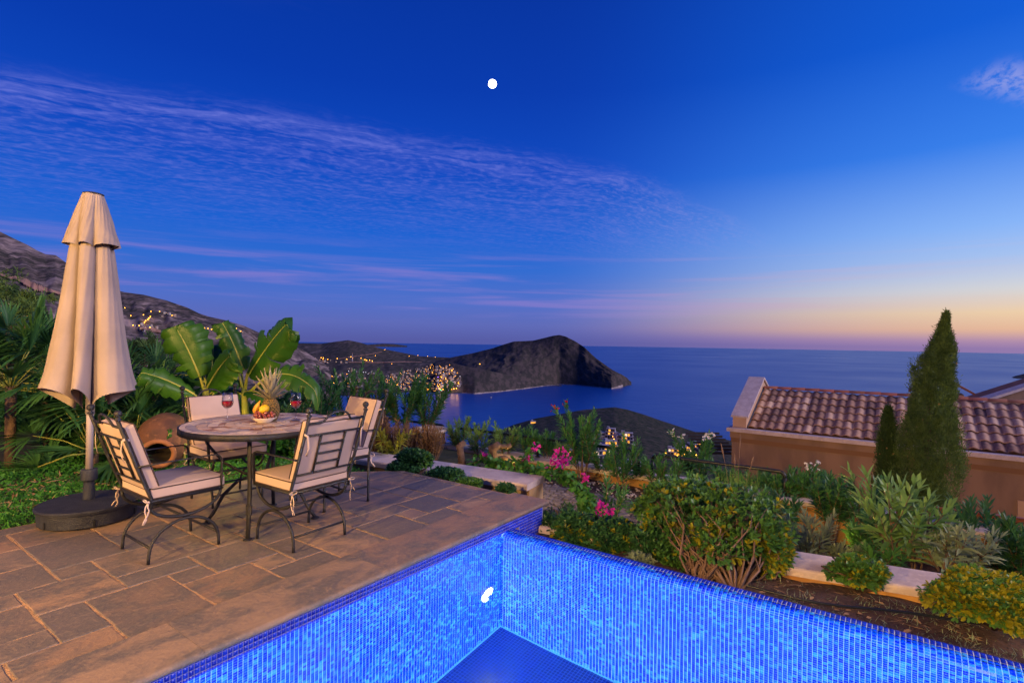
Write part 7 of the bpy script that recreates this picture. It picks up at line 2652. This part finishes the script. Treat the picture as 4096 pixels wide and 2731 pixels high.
A_ = scatter_poly([(0.2, 5.42), (3.2, 5.42), (4.0, 4.7), (4.4, 4.6), (4.4, 6.4), (3.6, 7.4), (1.5, 8.2), (0.2, 7.5)], 20000)
z = np.array([lawn_z(x, y) for x, y in A_]) + rng.uniform(0.0, 0.075, len(A_)) * (0.5 + 0.5 * np.sin(A_[:, 0] * 5) * np.cos(A_[:, 1] * 6))
Bp = np.stack([A_[:, 0], A_[:, 1], z], 1)
D = np.stack([rng.normal(size=len(A_)), rng.normal(size=len(A_)), rng.uniform(0.1, 0.9, len(A_))], 1)
o = leaves('ground_cover', simple_blades(Bp, D, rng.uniform(0.025, 0.055, len(A_)), rng.uniform(0.007, 0.013, len(A_))), lm_lawn, None)
tag(o, 'low green ground cover spreading beside the terrace', None, None, 'stuff')
A_ = scatter_poly([(0.2, 5.42), (2.6, 5.42), (2.6, 6.6), (0.2, 6.8)], 2600)
Bp = np.stack([A_[:, 0], A_[:, 1], np.full(len(A_), -0.05)], 1)
D = np.stack([rng.normal(size=len(A_)) * 0.5, rng.normal(size=len(A_)) * 0.5, np.ones(len(A_))], 1)
o = leaves('grass', blades(Bp, D, rng.uniform(0.06, 0.15, len(A_)), 0.0022, 0.25, 0.2), lm_lawn, None)
tag(o, 'thin grass blades among the ground cover', None, None, 'stuff')
A_ = scatter_poly([(3.82, 0.9), (4.35, 0.8), (4.75, -1.0), (5.0, -2.4), (3.82, -2.4)], 11000)
A_ = A_[rng.uniform(size=len(A_)) < np.clip(0.15 + 0.7 * (0.6 - A_[:, 1]) / 1.6 + 0.3 * np.sin(A_[:, 0] * 9) * np.cos(A_[:, 1] * 7), 0.05, 1)]
Bp = np.stack([A_[:, 0], A_[:, 1], np.array([bed_z(x, y) for x, y in A_]) - 0.01], 1)
D = np.stack([rng.normal(size=len(A_)) * 0.9, rng.normal(size=len(A_)) * 0.9, np.ones(len(A_))], 1)
o = leaves('grass', blades(Bp, D, rng.uniform(0.03, 0.10, len(A_)), 0.0018, 0.3, 0.2), lm_grey, None)
tag(o, 'sparse dull grass on the soil bed by the pool', None, None, 'stuff')
A_ = scatter_poly([(3.82, 1.6), (4.3, 1.4), (4.6, -0.4), (4.9, -1.6), (3.85, -1.6)], 420)
Bp = np.stack([A_[:, 0], A_[:, 1], np.array([bed_z(x, y) for x, y in A_]) + 0.012], 1)
D = np.stack([rng.normal(size=len(A_)), rng.normal(size=len(A_)), rng.normal(size=len(A_)) * 0.12], 1)
o = leaves('fallen_leaves', cat([blades(Bp[:160], D[:160], rng.uniform(0.03, 0.06, 160), 0.010, 0.0, 0.3), simple_blades(Bp[160:], D[160:], rng.uniform(0.05, 0.22, len(A_) - 160), 0.0015)]), lm_dry, None)
tag(o, 'dry fallen leaves and straw on the soil bed', None, None, 'stuff')
A_ = scatter_poly([(1.0, 5.9), (2.9, 5.8), (3.2, 7.0), (1.0, 7.2)], 700)
Bp = np.stack([A_[:, 0], A_[:, 1], np.full(len(A_), -0.02)], 1)
D = np.stack([rng.normal(size=len(A_)), rng.normal(size=len(A_)), rng.normal(size=len(A_)) * 0.3], 1)
o = leaves('fallen_leaves', simple_blades(Bp, D, rng.uniform(0.05, 0.16, len(A_)), 0.006), lm_dry, None)
tag(o, 'dry palm litter under the fan palms', None, None, 'stuff')

# ================================================================== lamps of the garden
lant_m = emit('lantern_glass', (1.0, 0.55, 0.18), 6.0)


def post_lamp(x, y, h, power, label, z0=0.0):
    e = empty('post_lamp', (x, y, z0), 0, label, 'lamp', 'lantern posts of the villa')
    MB().tube([(0, 0, 0), (0, 0, h - 0.16)], [0.035, 0.025], 10).build('post', iron_m, e, True)
    MB().lathe([(0.07, h - 0.16), (0.08, h - 0.15), (0.02, h - 0.14)], 12).build('tray', iron_m, e)
    MB().lathe([(0.045, h - 0.139), (0.06, h - 0.01), (0.0, h - 0.009)], 8).build('glass', nosamp(lant_m), e)
    MB().lathe([(0.10, h + 0.0), (0.02, h + 0.07), (0.0, h + 0.09)], 8).build('hood', iron_m, e)
    lamp('lamp_light', (0, 0, h + 0.16), power, (1.0, 0.57, 0.16), 0.12, e)


post_lamp(-4.6, 3.6, 2.6, 2400, 'lantern post on the terrace beside the parasol side')
post_lamp(-4.4, 0.4, 3.2, 3000, 'lantern post on the near deck behind the pool')


def spot(px, py, depth, power, label, col=(1.0, 0.62, 0.12), up=False):
    p = PD(px, py, depth)
    e = empty('garden_spot', p, 0, label, 'garden light', 'garden spots')
    MB().lathe([(0.0, -0.06), (0.035, -0.05), (0.04, 0.0), (0.034, 0.0), (0.0, -0.01)], 12).build('housing', iron_m, e, True)
    MB().lathe([(0.032, -0.004), (0.0, 0.001)], 12).build('lens', nosamp(lant_m), e)
    if up:                       # shaded fixture that only shines upwards
        sp_ = bpy.data.lights.new('lamp_light', 'SPOT')
        sp_.energy = power; sp_.color = col; sp_.shadow_soft_size = 0.03; sp_.spot_size = math.radians(100); sp_.spot_blend = 0.6
        l_ = bpy.data.objects.new('lamp_light', sp_); COL.objects.link(l_); l_.parent = e
        l_.location = (0, 0, 0.03); l_.rotation_euler = (PI, 0, 0)
    else:
        lamp('lamp_light', (0, 0, 0.06), power, col, 0.03, e)


spot(900, 1050, 7.25, 9, 'small garden spot under the lit sprout', (1.0, 0.70, 0.08), True)
spot(520, 990, 6.3, 14, 'garden spot at the foot of the banana plants')
spot(1195, 1092, 6.9, 10, 'garden spot at the foot of the retaining wall by the path')
spot(1560, 1175, 6.0, 10, 'garden spot at the foot of the retaining wall behind the big bush')
spot(1900, 1290, 5.4, 14, 'garden spot at the foot of the ochre wall left of the cypress')
spot(1760, 1150, 11.5, 110, 'added unseen lamp washing the left of the house wall', (1.0, 0.55, 0.24))  # added lamp hidden by bushes, only there to brighten the house wall
spot(2345, 1200, 9.6, 110, 'added unseen lamp washing the right of the house wall', (1.0, 0.55, 0.24))  # second added lamp, unseen, lifts the right of the wall
